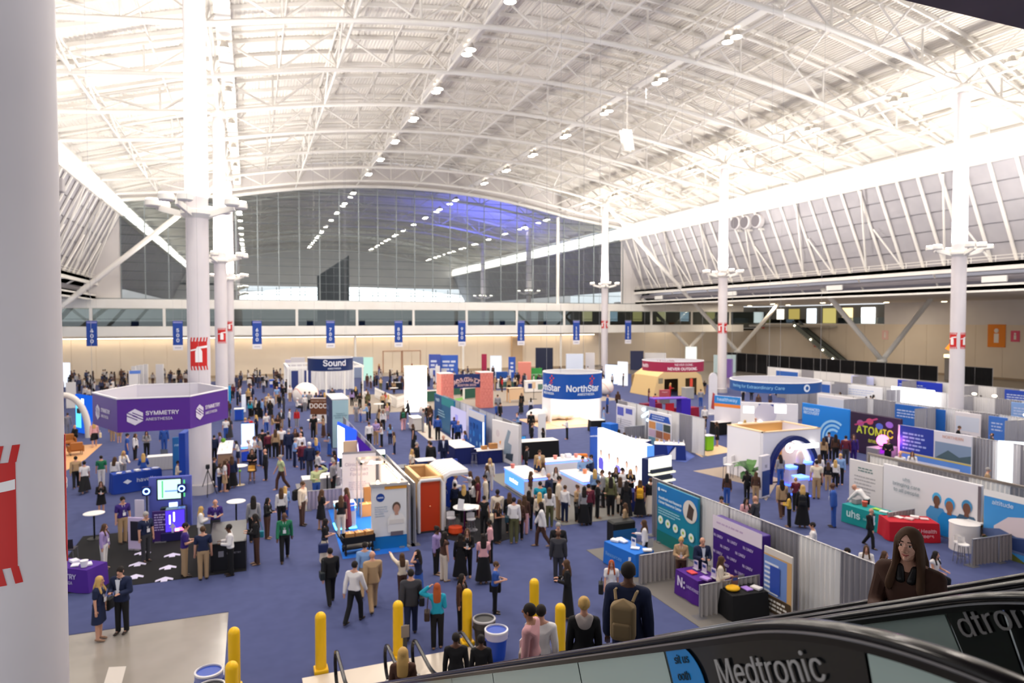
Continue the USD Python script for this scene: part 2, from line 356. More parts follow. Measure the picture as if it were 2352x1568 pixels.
# under-ledge soffit, upper concourse slab and ducts on both sides
for sgn, nm in ((-1, 'left'), (1, 'right')):
    xo = XSL - 4.4 if sgn < 0 else XSR + 4.4; xe = xo + sgn * 35
    so = struct('ceiling', B().box(xo - sgn * 1.2, xe, Y0H, 118, 11.8, 12.2), MATS['wall_white'])
    struct('fascia', B().box(xo - sgn * 1.2, xo - sgn * 1.0, Y0H, 118, 11.6, 12.4), STEEL, parent=so)
    struct('backing', B().box(xo + sgn * 3.2, xo + sgn * 3.4, Y0H, 118, 12.2, 14.1), C('#8d8890'), parent=so)
    for d, r in ((.2, .32), (1.2, .22), (2.1, .3)): struct('duct', B().tube((xo + sgn * d, Y0H, 13.1 + .2 * d), (xo + sgn * d, YG, 13.1 + .2 * d), r, 10), C('#a9a4ab', .4, .3), True, parent=so)
    for k, y in enumerate(np.arange(12, 106, 9.667)):
        struct('bracket', B().bar((xo - sgn * 1.1, y, 14.0), (xo + sgn * 2.0, y + 1.6, 12.3), .16), STEEL, parent=so)
        if k % 2: struct('unit_vent', B().box(xo - sgn * 1.3, xo - sgn * 1.15, y + 2, y + 4.4, 12.55, 13.15), C('#efece8'), parent=so)
# round warm downlights under the right slab
dl0 = None
for k, (px, py) in enumerate([(1541, 702), (1596, 701), (1678, 700), (1722, 702), (1775, 698), (1810, 700), (1890, 695), (1914, 698), (2036, 694), (2183, 694), (129, 692)]):
    p = at(px, py, 11.7) if k < 9 else ((100.5, 72.6, 11.7), (-25.8, 113.4, 11.7))[k - 9]
    lab = f'warm round downlight under the right-hand slab, {ordn[k]} from the left' if px > 200 else 'warm round downlight under the slab beside the foreground column'
    if dl0 is None:
        dl0 = T('downlight', lab, 'ceiling lamp', p, group='downlights under the slab')
        dl0.part('housing', B().lathe([(.5, .12), (.5, 0), (.4, -.02)], n=16), C('#d8d2c8')); dl0.part('lens', B().lathe([(.05, -.06), (.38, -.05), (.38, -.01)], n=16), E('#ffe6b8', 14.0))
    else: copy_of(dl0, 'downlight', lab, p)
    if k % 2 == 0: lamp('DiskLight', f'downlight_{k}', (p[0], p[1], 11.5), (0, 0, 0), (1, .86, .68), 110, Radius=.4, norm=True)

# columns with uplight rings
NOISE('column_white', '#d5cdd0', '#dcd4d6', .5, .5)
def ext_poly():
    return [(-.16, -.42), (.16, -.42), (.16, .12), (.1, .24), (.06, .26), (.42, .3), (.42, .42), (.02, .36), (-.06, .36), (-.12, .26), (-.4, .2), (-.4, .13), (-.12, .18), (-.16, .12)]
def curved(b, x, y, r, poly, ang, zc, sx=1.0, sz=1.0, t=.02):
    """a flat print wrapped round a column"""
    from shapely.geometry import Polygon
    m = trimesh.creation.extrude_polygon(poly if hasattr(poly, 'exterior') else Polygon(poly), t, engine='earcut')
    v, f = trimesh.remesh.subdivide_to_size(np.array(m.vertices), m.faces, .085, 12); m = trimesh.Trimesh(v, f, process=False)
    a = ang + v[:, 0] * sx / r
    b.add(np.column_stack([x + (r + v[:, 2]) * np.cos(a), y + (r + v[:, 2]) * np.sin(a), zc + v[:, 1] * sz]), m.faces); return b
def make_column(x, y, label, rings=True):
    t = T('column', label, 'column', (x, y, 0), group='hall columns')
    t.part('shaft', B().lathe([(.53, 0), (.53, 14.3), (.52, 26.4), (.3, 27.2)], n=40), MATS['column_white'], 40)
    t.part('base_collar', B().lathe([(.62, 0), (.62, .5), (.55, .55)], n=32), C('#b8b2b4'), 40)
    t.part('cap', B().lathe([(.25, 26.8), (.7, 27.2), (.7, 27.5), (.3, 27.7)], n=20), STEEL, 40)
    if rings:
        t.part('light_ring', B().lathe([(.54, 13.9), (.75, 14.1), (.75, 14.3), (.54, 14.35)], n=28), STEEL, 40)
        for k in range(4):
            a = math.radians(45 + 90 * k) + .38; ca, sa = math.cos(a), math.sin(a); 
            arm = t.part('lamp_arm', B().bar((ca * .6, sa * .6, 14.1), (ca * 1.9, sa * 1.9, 14.45), .16, .3), STEEL)
            for d in (-.35, .35):
                cx, cy = ca * 2.0 - sa * d * 1.3, sa * 2.0 + ca * d * 1.3
                fl = t.part('floodlight', B().lathe([(.3, 14.45), (.36, 14.5), (.36, 14.75), (.3, 14.8)], cx, cy, 16), STEEL, 40, parent=arm)
                t.part('flood_lens', B().lathe([(.02, 14.80), (.3, 14.80), (.3, 14.83)], cx, cy, 16), E('#fff4e2', 18.0), parent=arm)
    return t
def sign_on(t, angs, zc, s=1.0, stripes=True):
    x, y = t.loc[:2]
    for a in angs:
        b = B(); curved(b, 0, 0, .53, [(-.42 * s, -.62 * s), (.42 * s, -.62 * s), (.42 * s, .62 * s), (-.42 * s, .62 * s)], a, zc, t=.008)
        sg = t.part('extinguisher_sign', b, C('#c8201c', .45), 40)
        t.part('extinguisher_symbol', curved(B(), 0, 0, .54, [(px * s, py * s) for px, py in ext_poly()], a, zc, t=.006), C('#f3efee', .5), 40, parent=sg)
        for e in (-1, 1):
            for k in range(6):
                u = (-.42 + k * .155) * s
                t.part('stripe', curved(B(), 0, 0, .53, [(u, e * .62 * s), (u + .075 * s, e * .62 * s), (u + .115 * s, (e * .62 + e * .2) * s), (u + .04 * s, (e * .62 + e * .2) * s)][::1 if e > 0 else -1], a, zc, t=.008), C('#c8201c', .45), 40, parent=sg)
COLS = {}
for k, y in enumerate(COLY):
    COLS['L', k] = make_column(XL, y, ['thick pale foreground column at the left edge of the view', 'pale round column behind the purple hexagonal sign', 'pale round column just right of the one behind the purple sign', 'slimmest of the pale columns on the left, behind the others'][k])
    if k: COLS['R', k] = make_column(XR, y, ['', 'tall pale column nearest on the right side', 'tall pale column behind the wide blue ring sign', 'tall pale column on the right near the glass wall'][k])
def face(t, px):  # angle on the shaft that faces the viewer, turned a little
    d = EYEP[:2] - t.loc[:2]; return math.atan2(d[1], d[0]) + px
sign_on(COLS['L', 0], [face(COLS['L', 0], -.5), face(COLS['L', 0], 2.0)], 6.88, .84)
sign_on(COLS['L', 1], [face(COLS['L', 1], -.02)], 7.12); sign_on(COLS['L', 2], [face(COLS['L', 2], .1)], 7.4, .85); sign_on(COLS['L', 3], [face(COLS['L', 3], -.1)], 8.0, .85)
for k, z in ((1, 7.15), (2, 7.85), (3, 8.1)): sign_on(COLS['R', k], [face(COLS['R', k], 1.0), face(COLS['R', k], -.75)], z, .8)
for (s_, k), t in COLS.items():
    if s_ == 'L' and k == 0: continue
    for j in range(2):
        a = face(t, (-1.2, 1.2)[j]); lamp('DiskLight', f'up_{s_}{k}_{j}', (t.loc[0] + 1.55 * math.cos(a), t.loc[1] + 1.55 * math.sin(a), 14.95), (180, 0, 0), (1, .96, .9), L_UP, Radius=.7, norm=True)

# far wall, bridge, glass wall
b = B().box(-45, 60, 112, 112.3, 0, 7.2); WF = struct('wall_far', b, MATS['wall_beige'])
for x in np.arange(-42, 60, 3.05): struct('wall_panel', B().box(x, x + 3.02, 111.93, 112, .35, 6.9), MATS['wall_beige'], parent=WF)
struct('wall_pilaster', B().box(43.6, 45.6, 111.2, 112, 0, 7), C('#c7ab8a'), parent=WF)
struct('baseboard_far', B().box(-45, 60, 111.85, 111.93, 0, .35), C('#b09c84'))
for k, px in enumerate((901, 945)):
    p = EYEP + ray(px, 840) * (111.9 / ray(px, 840)[1]); x = float(p[0])
    d = struct(f'door_{k + 1}', B().box(x - 1.5, x + 1.5, 111.86, 111.93, 0, 3.6), C('#dccab2'))
    for e in (-1, 1): struct('door_leaf', B().box(x + e * .74 - .7, x + e * .74 + .7, 111.80, 111.86, .02, 3.5), MATS['wall_beige'], parent=d)
    struct('door_frame', B().box(x - 1.58, x - 1.5, 111.78, 111.93, 0, 3.66).box(x + 1.5, x + 1.58, 111.78, 111.93, 0, 3.66).box(x - 1.58, x + 1.58, 111.78, 111.93, 3.6, 3.68), C('#b9876a'), parent=d)
struct('trim_3', B().box(-45, 60, 110.9, 111.4, 6.15, 6.3), STEEL)
cove = T('cove_light', 'warm strip of cove lighting under the bridge along the far wall', 'wall lamp', (8, 111.2, 6.2))
cove.part('diffuser', B().box(-44, 60, 111.0, 111.3, 6.1, 6.15), E('#ffe9c8', 9.0), w=True); cove.part('channel', B().box(-45, 60, 110.9, 111.45, 6.3, 6.36), STEEL, w=True)
br = T('bridge', 'enclosed white walkway bridge with a glazed band crossing the far end', 'bridge', (20, YB, 6.5))
br.part('lower_beam', B().box(-45, 92, YB, YB + 3, 6.5, 7.9, bev=.05), STEEL, w=True); br.part('upper_beam', B().box(-45, 92, YB, YB + 3, 10.45, 11.76, bev=.05), STEEL, w=True)
br.part('handrail', B().tube((-45, YB + .4, 8.95), (92, YB + .4, 8.95), .04, 6), C('#55565a', .3, .8), w=True)
br.part('rear_partition', B().box(-45, 92, YB + 2.8, YB + 2.95, 7.9, 8.6), C('#4c4f50'), w=True)
for x in [-2.3 + 9.1 * k for k in range(-4, 11)]:
    br.part('post', B().box(x - .18, x + .18, YB, YB + .4, 7.9, 10.45), STEEL, w=True)
    br.part('pane', B().box(x + .2, x + 8.9, YB + .12, YB + .15, 7.92, 10.43), MATS['glass_bridge'], w=True)
br.part('ceiling_lamp_strip', B().box(-44, 90, YB + 1.4, YB + 1.5, 10.38, 10.44), E('#fff2dc', 1.0), w=True)  # glowing strip added inside the bridge to brighten it behind its glass
for x in (-4, 15.7, 33.7, 52): br.part('slim_post', B().tube((x, YB + .8, 0), (x, YB + .8, 6.5), .17, 10), STEEL, True, w=True)
GW = struct('window_3', B().box(XSL - 4, XSR + 6, YG - .1, YG + .2, 11.7, 11.95), C('#8a8f92', .4, .5))
MX = np.arange(XSL, XSR + 1, 3.05); zs = list(np.arange(11.95, 31, 1.9))
gm, gt = C('#7d8487', .4, .5), C('#565c5e', .4, .5)
def ztg(x): return float(zbot(x)) - (.05 if XL <= x <= XR else .2)
for x in MX:
    struct('mullion', B().box(x - .06, x + .06, YG - .1, YG + .1, 11.9, ztg(x)), C('#8b9294', .4, .3), parent=GW)
for k, z in enumerate(np.arange(11.95 + 1.3, 31, 1.3)):
    xx = [x for x in np.linspace(XSL, XSR, 200) if ztg(x) > z]
    if len(xx) > 3:
        if min(xx) > XSL + 6 or True:
            struct('transom', B().box(min(xx), max(xx), YG - .05, YG + .05, z - .04, z + .04), gt, parent=GW)
for i, x in enumerate(MX[:-1]):
    xe = min(x + 3.05, XSR)
    for z in zs:
        t0, t1 = ztg(x), ztg(xe)
        if z >= min(t0, t1): 
            if z >= max(t0, t1) - .05: continue
        a, c = min(z + 1.88, t0), min(z + 1.88, t1)
        struct('pane', B().grid([[(x + .06, YG + .02, z), (xe - .06, YG + .02, z)], [(x + .06, YG + .02, max(a, z + .01)), (xe - .06, YG + .02, max(c, z + .01))]]), MATS['glass_grey'], parent=GW)
arc = [(x, YG - .15, float(zbot(x)) + .0) for x in np.linspace(XSL, XSR, 60)]
struct('head_beam', B().path(arc, .32, 6), STEEL, True, parent=GW)
struct('wall_far', B().grid([[(x, YG + .1, float(zbot(x)) + .1) for x in np.linspace(XSL, XSR, 50)], [(x, YG + .1, float(ztop(x))) for x in np.linspace(XSL, XSR, 50)]]), MATS['wall_white'])
struct('trim_4', B().tube((51.7, YG - .5, 11.7), (51.7, YG - .5, 27.2), .28, 10), STEEL, True)
for sgn, xs_ in ((-1, XSL), (1, XSR)):
    xo = xs_ + sgn * 4.6
    struct('wall_far', B().grid([[(xs_, YG, 11.7), (xs_, YG, 24.2)], [(xo + sgn * 8, YG, 11.7), (xs_ + sgn * .01, YG, 24.2)]]).grid([[(xo, YG, 11.7), (xo, YG, 14.6)], [(xo + sgn * 36, YG, 11.7), (xo + sgn * 36, YG, 14.6)]]), MATS['wall_white'])
# beyond the glass: end wall with daylight, curtain, lamps, columns
struct('wall_back', B().box(-9, 76, YE, YE + .4, 0, 12.4).box(-60, 110, YE, YE + .4, 19.4, 36).box(-60, -9, YE, YE + .4, 0, 20).box(76, 110, YE, YE + .4, 0, 20), MATS['wall_white'])
P = [(x, YE - .1, 12.2) for x in np.linspace(-9, 76, 30)]
we = struct('window_4', B().grid([[(x, YE - .1, 12.4) for x in np.linspace(-9, 76, 30)], [(x, YE - .1, 19.4 - 3.2 * ((x - 33) / 42) ** 2) for x in np.linspace(-9, 76, 30)]]), E('#f4fbff', L_FAR))
for z in (14.2, 16.8): struct('transom', B().box(-9, 76, YE - .4, YE - .2, z - .12, z + .12), gm, parent=we)
for x in np.arange(-9, 77, 4.25): struct('mullion', B().box(x - .1, x + .1, YE - .4, YE - .2, 12.4, 19), gm, parent=we)
cur = T('black_curtain', 'black hanging curtain wall seen through the glass beyond the bridge', 'curtain', (17, 126, 0))
yy = np.linspace(0, 60, 160); cur.part('cloth', B().grid(np.stack([np.column_stack([.12 * np.sin(yy * 4), yy, np.full(160, z)]) for z in (0, 20.4)])), C('#17171c', .9), 60)
cur.part('return_cloth', B().box(-.1, .1, -.6, 0, 0, 20.6), C('#101014', .9)); cur.part('top_bar', B().tube((0, -.5, 20.5), (0, 60, 20.5), .08, 6), C('#3a3a3e'))
for k in range(9):
    for i, x in enumerate(BAYX):
        copy_of(L0, 'high_bay_lamp', f'paired round high-bay lamp beyond the glass wall, {side[i]} line, {ordn[k]} from it', (x, YG + 6 + k * 11, float(zbot(x)) - .05), group='high-bay lamps beyond the glass')
for k, y in enumerate((127, 156)):
    for s_, x in (('left', XL), ('right', XR)):
        copy_of(COLS['R', 1], 'column', f'pale column seen through the glass wall on the {s_}, {ordn[k]} beyond it', (x, y, 0), group='columns beyond the glass')
for k, (x, y) in enumerate(((45, 128), (50, 136), (43, 142))): lamp('DiskLight', f'blue_{k}', (x, y, 22), (180, 0, 0), (.1, .12, 1), 420, Radius=.8, norm=True)  # unseen blue uplights, placed to tint the roof beyond the glass
for k, (x, y) in enumerate(((10, 140), (38, 150), (24, 190))): lamp('DiskLight', f'beyond_{k}', (x, y, 26.8), (0, 0, 0), (1, .95, .88), 800, Radius=.8, norm=True)  # unseen disk lights, placed to brighten the hall beyond the glass
# right-hand side: recessed back wall, beige side wall, upper concourse, side escalator
XW = 104.0
wr = struct('wall_right', B().box(XW, XW + .4, Y0H, 118, 0, 8.1).box(60, XW, 118, 118.4, 0, 7.0), MATS['wall_beige'])
for y in np.arange(30, 117, 4): struct('wall_panel', B().box(XW - .06, XW, y, y + 3.96, .3, 8.0), MATS['wall_beige'], parent=wr)
struct('wall_right', B().box(XW, XW + .4, Y0H, 86, 8.1, 11.8), MATS['wall_white'])
struct('baseboard_right', B().box(XW - .1, XW - .06, Y0H, 118, 0, .3), C('#a8957e'))
up = struct('wall_right', B().box(XW + 5, XW + 5.3, 86, 124, 7.0, 11.8).box(60, XW + 5, 123.7, 124, 7, 11.8).box(XW + .2, XW + 5, 86, 86.2, 8, 11.8), C('#4b453c'))
struct('floor', B().box(60, XW + 5, 118, 124, 6.6, 7.0).box(XW - 2, XW + 5, 96, 118, 7.4, 7.8), C('#b8afa2'))
for k, (y, w, c, e) in enumerate(((92, 3, '#ffffff', 3), (97, 2.4, '#f4d9a0', 1.6), (101, 3.2, '#d8c878', .7), (106, 2.4, '#e8f4ff', 2.4), (110.5, 3, '#cdb866', .6), (115, 2, '#f8f0e0', 2))):
    struct('lit_shopfront', B().box(XW + 4.8, XW + 4.9, y, y + w, 8.2, 11.2), E(c, e), parent=up)
for k, x in enumerate((64, 70, 76, 82, 88, 95)): struct('lit_shopfront', B().box(x, x + 2.2, 123.5, 123.6, 8.2, 10.8), E(['#ffe9b0', '#cfe6ff', '#e8d28a'][k % 3], 1.1), parent=up)
struct('trim_5', B().box(XW - .05, XW + .02, 86, 118, 8.0, 8.15), STEEL); 
struct('window_5', B().box(XW, XW + .04, 86, 96, 8.15, 9.3).box(XW, XW + .04, 104, 118, 7.8, 9.0), MATS['glass_clear'])
# ------------------------------------------------------------------ near end: soffit, landing, escalators
AE = math.radians(28.4); CA, SA = math.cos(AE), math.sin(AE)
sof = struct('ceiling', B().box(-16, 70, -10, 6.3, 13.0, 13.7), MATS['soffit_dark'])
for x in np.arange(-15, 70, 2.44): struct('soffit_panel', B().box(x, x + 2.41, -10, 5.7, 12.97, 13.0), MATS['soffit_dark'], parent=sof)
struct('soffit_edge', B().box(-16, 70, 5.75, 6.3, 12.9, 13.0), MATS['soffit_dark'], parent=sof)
struct('floor', B().box(-16, 40, -10, -.1, 6.5, 6.93), C('#8f8880', .4))
plate = struct('floor', B().box(1.1, 5.6, 13.2, 16.9, .012, .05), C('#d8cabb', .3, .2))
GRN = material('vinyl_pale', {'p': ('principled_bsdf', {'base_color': lin('#9fb0aa'), 'roughness': .12, 'specular_ior_level': .5})}, [])
BLK = material('vinyl_black', {'p': ('principled_bsdf', {'base_color': lin('#17181a'), 'roughness': .1, 'specular_ior_level': .5})}, [])
RUB = C('#141214', .16); ALU = C('#a5a2a4', .3, .8)
def railpath(zr, y0=.985, r=2.36, yb=13.0):
    P = [(y0 - 2.6, zr), (y0, zr)]
    P += [(y0 + r * math.sin(AE * i / 24), zr - r * (1 - math.cos(AE * i / 24))) for i in range(1, 25)]
    zb = .97 + .04; rb = 2.2; y, z = P[-1]; L = (z - zb - rb * (1 - CA)) / SA
    P.append((y + L * CA, z - L * SA)); y, z = P[-1]; yc, zc = y + rb * SA, z + rb * CA
    P += [(yc - rb * math.sin(AE * (1 - i / 8)), zc - rb * math.cos(AE * (1 - i / 8))) for i in range(1, 9)]
    P.append((P[-1][0] + 1.1, zb)); return np.array(P)
def offs(P, d):
    t = np.gradient(P, axis=0); t /= np.linalg.norm(t, axis=1, keepdims=True); return P + np.column_stack([t[:, 1], -t[:, 0]]) * d
def escalator(label, xa, xb, zr):
    t = T('escalator', label, 'escalator', ((xa + xb) / 2, 7, 0))
    for i, x in enumerate((xa, xb)):
        P = railpath(zr[i]); end = [(P[-1, 0] + .42 * math.sin(a), P[-1, 1] - .42 + .42 * math.cos(a)) for a in np.linspace(.2, 3.0, 9)]
        Q = np.vstack([P, end]); fine = Q
        b = B(); n = 14; g = np.arange(n) * 2 * math.pi / n; tt = np.gradient(fine, axis=0); tt /= np.linalg.norm(tt, axis=1, keepdims=True); nn = np.column_stack([-tt[:, 1], tt[:, 0]])
        V = [np.column_stack([x + .042 * np.cos(g), p[0] + .021 * np.sin(g) * m[0], p[1] + .021 * np.sin(g) * m[1]]) for p, m in zip(fine, nn)]
        b.grid(np.stack([np.vstack([v, v[:1]]) for v in V])); hr = t.part('handrail', b, RUB, 50, w=True)
        for nm, d0, d1, wd, mt in (('rail_guide', .018, .026, .022, ALU), ('rail_trim', .026, .05, .03, RUB)):
            a, c = offs(Q, d0), offs(Q, d1)
            b = B(); b.grid([[(x - wd, *p) for p in a], [(x - wd, *p) for p in c], [(x + wd, *p) for p in c], [(x + wd, *p) for p in a], [(x - wd, *p) for p in a]]); t.part(nm, b, mt, w=True, parent=hr)
        t.part('skirt', B().grid([[(x - .08, *p) for p in offs(P, .8)], [(x - .08, *p) for p in offs(P, 1.45)]]).grid([[(x + .08, *p) for p in offs(P, .8)], [(x + .08, *p) for p in offs(P, 1.45)]]).grid([[(x - .08, *p) for p in offs(P, .8)], [(x + .08, *p) for p in offs(P, .8)]]), ALU, w=True)
    P = railpath(min(zr)); S = offs(P, .97)
    yy = np.arange(1.2, 14.2, .4)
    for y in yy:
        z = float(np.interp(y + .4, S[:, 0], S[:, 1])); t.part('step', B().box(xa + .1, xb - .1, y, y + .41, z - .22, z), C('#4e4d50', .45, .6), w=True)
    t.part('underside', B().grid([[(xa - .1, p[0], p[1] - 1.0) for p in P], [(xb + .1, p[0], p[1] - 1.0) for p in P]]), C('#77747a'), w=True)
    return t
# panels of a balustrade: cuts are given along the slope (Y of the cut at rail height), square to the slope
def panel(t, name, x, zr, y0, y1, mat, d0=.05, d1=.82, label=None, thick=.012):
    P = railpath(zr); a = offs(P, d0); c = offs(P, d1)
    ya = np.linspace(y0, y1, 9)
    top = [(y, float(np.interp(y, a[:, 0], a[:, 1]))) for y in ya]; bot = []
    for y, z in top:
        k = np.interp(y, P[:, 0], np.arange(len(P))); k0 = int(min(k, len(P) - 2)); d = P[k0 + 1] - P[k0]; d /= np.linalg.norm(d)
        bot.append((y + d[1] * (d1 - d0), z - d[0] * (d1 - d0)))
    b = B(); F = [[(x + s * thick / 2, *p) for p in top] for s in (-1, 1)]; G = [[(x + s * thick / 2, *p) for p in bot] for s in (-1, 1)]
    b.grid([F[0], G[0], G[1], F[1], F[0]]); return t.part(name, b, mat, w=True, label=label)
def yat(px, py, x): d = ray(px, py); p = EYEP + d * (x / d[0]); return p
ZR = (7.866, 7.79)
EA = escalator('nearest escalator with dark glossy panels lettered in grey, its handrail curving down to the right', 1.83, 3.0, ZR)
EB = escalator('second escalator, beyond the nearest one, carrying people past the handrail', 3.68, 4.87, (7.79, 7.79))
cuts = [yat(px, py, 1.83)[1] for px, py in ((1133, 1535), (1330, 1503), (1530, 1466))]
yb_ = yat(1995, 1450, 1.83)[1]
edges = [cuts[0] + 1.2 * k for k in range(5, 0, -1)] + cuts
for a, c in zip(edges, edges[1:]): panel(EA, 'pale_panel', 1.83, ZR[0], a, c + .012, GRN)
panel(EA, 'black_panel', 1.83, ZR[0], cuts[-1], yb_ + .012, BLK); panel(EA, 'pale_panel', 1.83, ZR[0], yb_, -1.4, GRN)
yf = [yat(px, py, 3.0)[1] for px, py in ((1985, 1350), (2178, 1318), (2310, 1290))]
panel(EA, 'black_panel', 3.0, ZR[1], 12.5, yf[0] + .012, BLK); panel(EA, 'pale_panel', 3.0, ZR[1], yf[0], yf[1] + .012, GRN); panel(EA, 'black_panel', 3.0, ZR[1], yf[1], yf[2] + .015, BLK); panel(EA, 'black_panel', 3.0, ZR[1], yf[2], -1.4, BLK)
for a in (12.0, 9.5, 7.0, 4.5, 2.2): panel(EB, 'glass_panel', 3.68, 7.79, a, a - 2.28, MATS['glass_clear']); panel(EB, 'glass_panel', 4.87, 7.79, a, a - 2.28, MATS['glass_clear'])
exs, eys = (0, -CA, SA), (0, SA, CA)
p = yat(1656, 1568, 1.81); q = yat(1920, 1568, 1.81)
hM = float(np.linalg.norm(yat(1656, 1516, 1.81) - p)) * 1.02
EA.part('lettering', text(B(), 'Medtronic', hM, yat(1657, 1572, 1.815), exs, eys, (-1, 0, 0), .004, 'l', maxw=float(np.linalg.norm(yat(1922, 1567, 1.815) - yat(1657, 1572, 1.815)))), C('#9b9896', .5), w=True)
p = yat(2214, 1464, 2.985); q = yat(2345, 1440, 2.985); ex2 = (q - p) / np.linalg.norm(q - p); ey2 = np.cross((-1, 0, 0), ex2)
EA.part('lettering', text(B(), 'dtron', float(np.linalg.norm(yat(2214, 1406, 2.985) - p)), p, ex2, ey2, (-1, 0, 0), .004, 'l', maxw=float(np.linalg.norm(yat(2350, 1430, 2.985) - p)) * 1.12), C('#8d8b8a', .5), w=True)
pc = yat(1548, 1568, 1.815); rr = float(np.linalg.norm(yat(1618, 1568, 1.815) - pc))
rv = float(np.linalg.norm(yat(1556, 1484, 1.815) - pc)); pts = [(0, -.12)] + [(rr * 1.02 * math.sin(a), rv * math.cos(a)) for a in np.linspace(0, math.pi / 2 + .3, 14)]
EA.part('blue_disc', B().prism(pts, 0, .003, (pc, exs, eys, (-1, 0, 0))), C('#1c7fc4', .3), w=True)
tb = B(); text(tb, 'sit us', .036, yat(1552, 1524, 1.81), exs, eys, (-1, 0, 0), .003, 'l'); text(tb, 'ooth', .036, yat(1560, 1562, 1.81), exs, eys, (-1, 0, 0), .003, 'l'); EA.part('lettering', tb, C('#12303f', .5), w=True)
# posts at the foot of the escalators
for k, (px, py, lab) in enumerate(((930, 1436, 'short post with a small plate beside the second bollard at the escalator foot'),)):
    p = at(px, py, 1.15); t = T('sign_post', lab, 'post', (p[0], p[1], .012)); t.part('post', B().box(-.05, .05, -.02, .02, 0, 1.15), C('#4a4540')); t.part('plate', B().box(-.1, .1, -.04, -.02, .85, 1.15), C('#8d7d70'))
# ------------------------------------------------------------------ bollards and bins
YEL = C('#f0bb12', .35); b0 = None
for k, (px, py, lab) in enumerate(((537, 1440, 'yellow bollard beside the concrete patch, behind the bins'), (532, 1518, 'yellow bollard nearest the viewer, at the bottom edge beside the bins'), (736, 1405, 'yellow bollard with its square foot in full view on the blue carpet'), (914, 1379, 'yellow bollard just right of the person in white shirt and black trousers'), (1073, 1352, 'yellow bollard beside the black and blue bins'), (1227, 1328, 'yellow bollard behind the two people on the escalator'), (1287, 1385, 'yellow bollard between the pink-shirted rider and the scarf wearer'))):
    p = at(px, py, 1.53); loc = (p[0], p[1], .012)
    if b0 is None:
        b0 = T('bollard', lab, 'bollard', loc, group='yellow bollards at the escalator foot')
        b0.part('sleeve', B().lathe([(.135, .1), (.135, 1.38)] + [(.135 * math.cos(a), 1.38 + .14 * math.sin(a)) for a in np.linspace(.2, 1.5, 7)], n=28), YEL, 50)
        b0.part('foot', B().box(-.17, .17, -.17, .17, 0, .12, bev=.02), YEL)
    else: copy_of(b0, 'bollard', lab, loc)
def bin_(px, py, lab, body, liner, rim='#d9d4d6'):
    p = at(px, py, .78); t = T('litter_bin', lab, 'bin', (p[0], p[1], .012), group='round bins with liners')
    t.part('body', B().lathe([(.21, 0), (.235, .1), (.285, .72), (.285, .76)], n=28), C(body, .45), 40)
    t.part('liner', B().lathe([(.30, .58), (.305, .77), (.285, .79), (.265, .76), (.23, .3), (.02, .25)], n=28, caps=False), C(liner, .35), 40)
    t.part('rim', B().lathe([(.285, .74), (.31, .75), (.31, .79), (.27, .8), (.27, .76)], n=28, caps=False), C(rim, .3), 40)
    for s in (-1, 1): t.part('handle', B().box(s * .27, s * .31, -.07, .07, .55, .6), C(body, .5))
bin_(1112, 1421, 'black round bin with a clear liner behind the blue bin', '#1b1a1c', '#3c3836', '#a7a3a5'); bin_(1140, 1446, 'blue round bin with a white liner, right of the black bin', '#1f45a8', '#b9b3cc')
bin_(480, 1541, 'blue round bin with a clear liner beside the concrete patch', '#1f45a8', '#7d84b8'); bin_(484, 1578, 'dark round bin nearest the viewer at the bottom edge', '#202024', '#4a4a55')
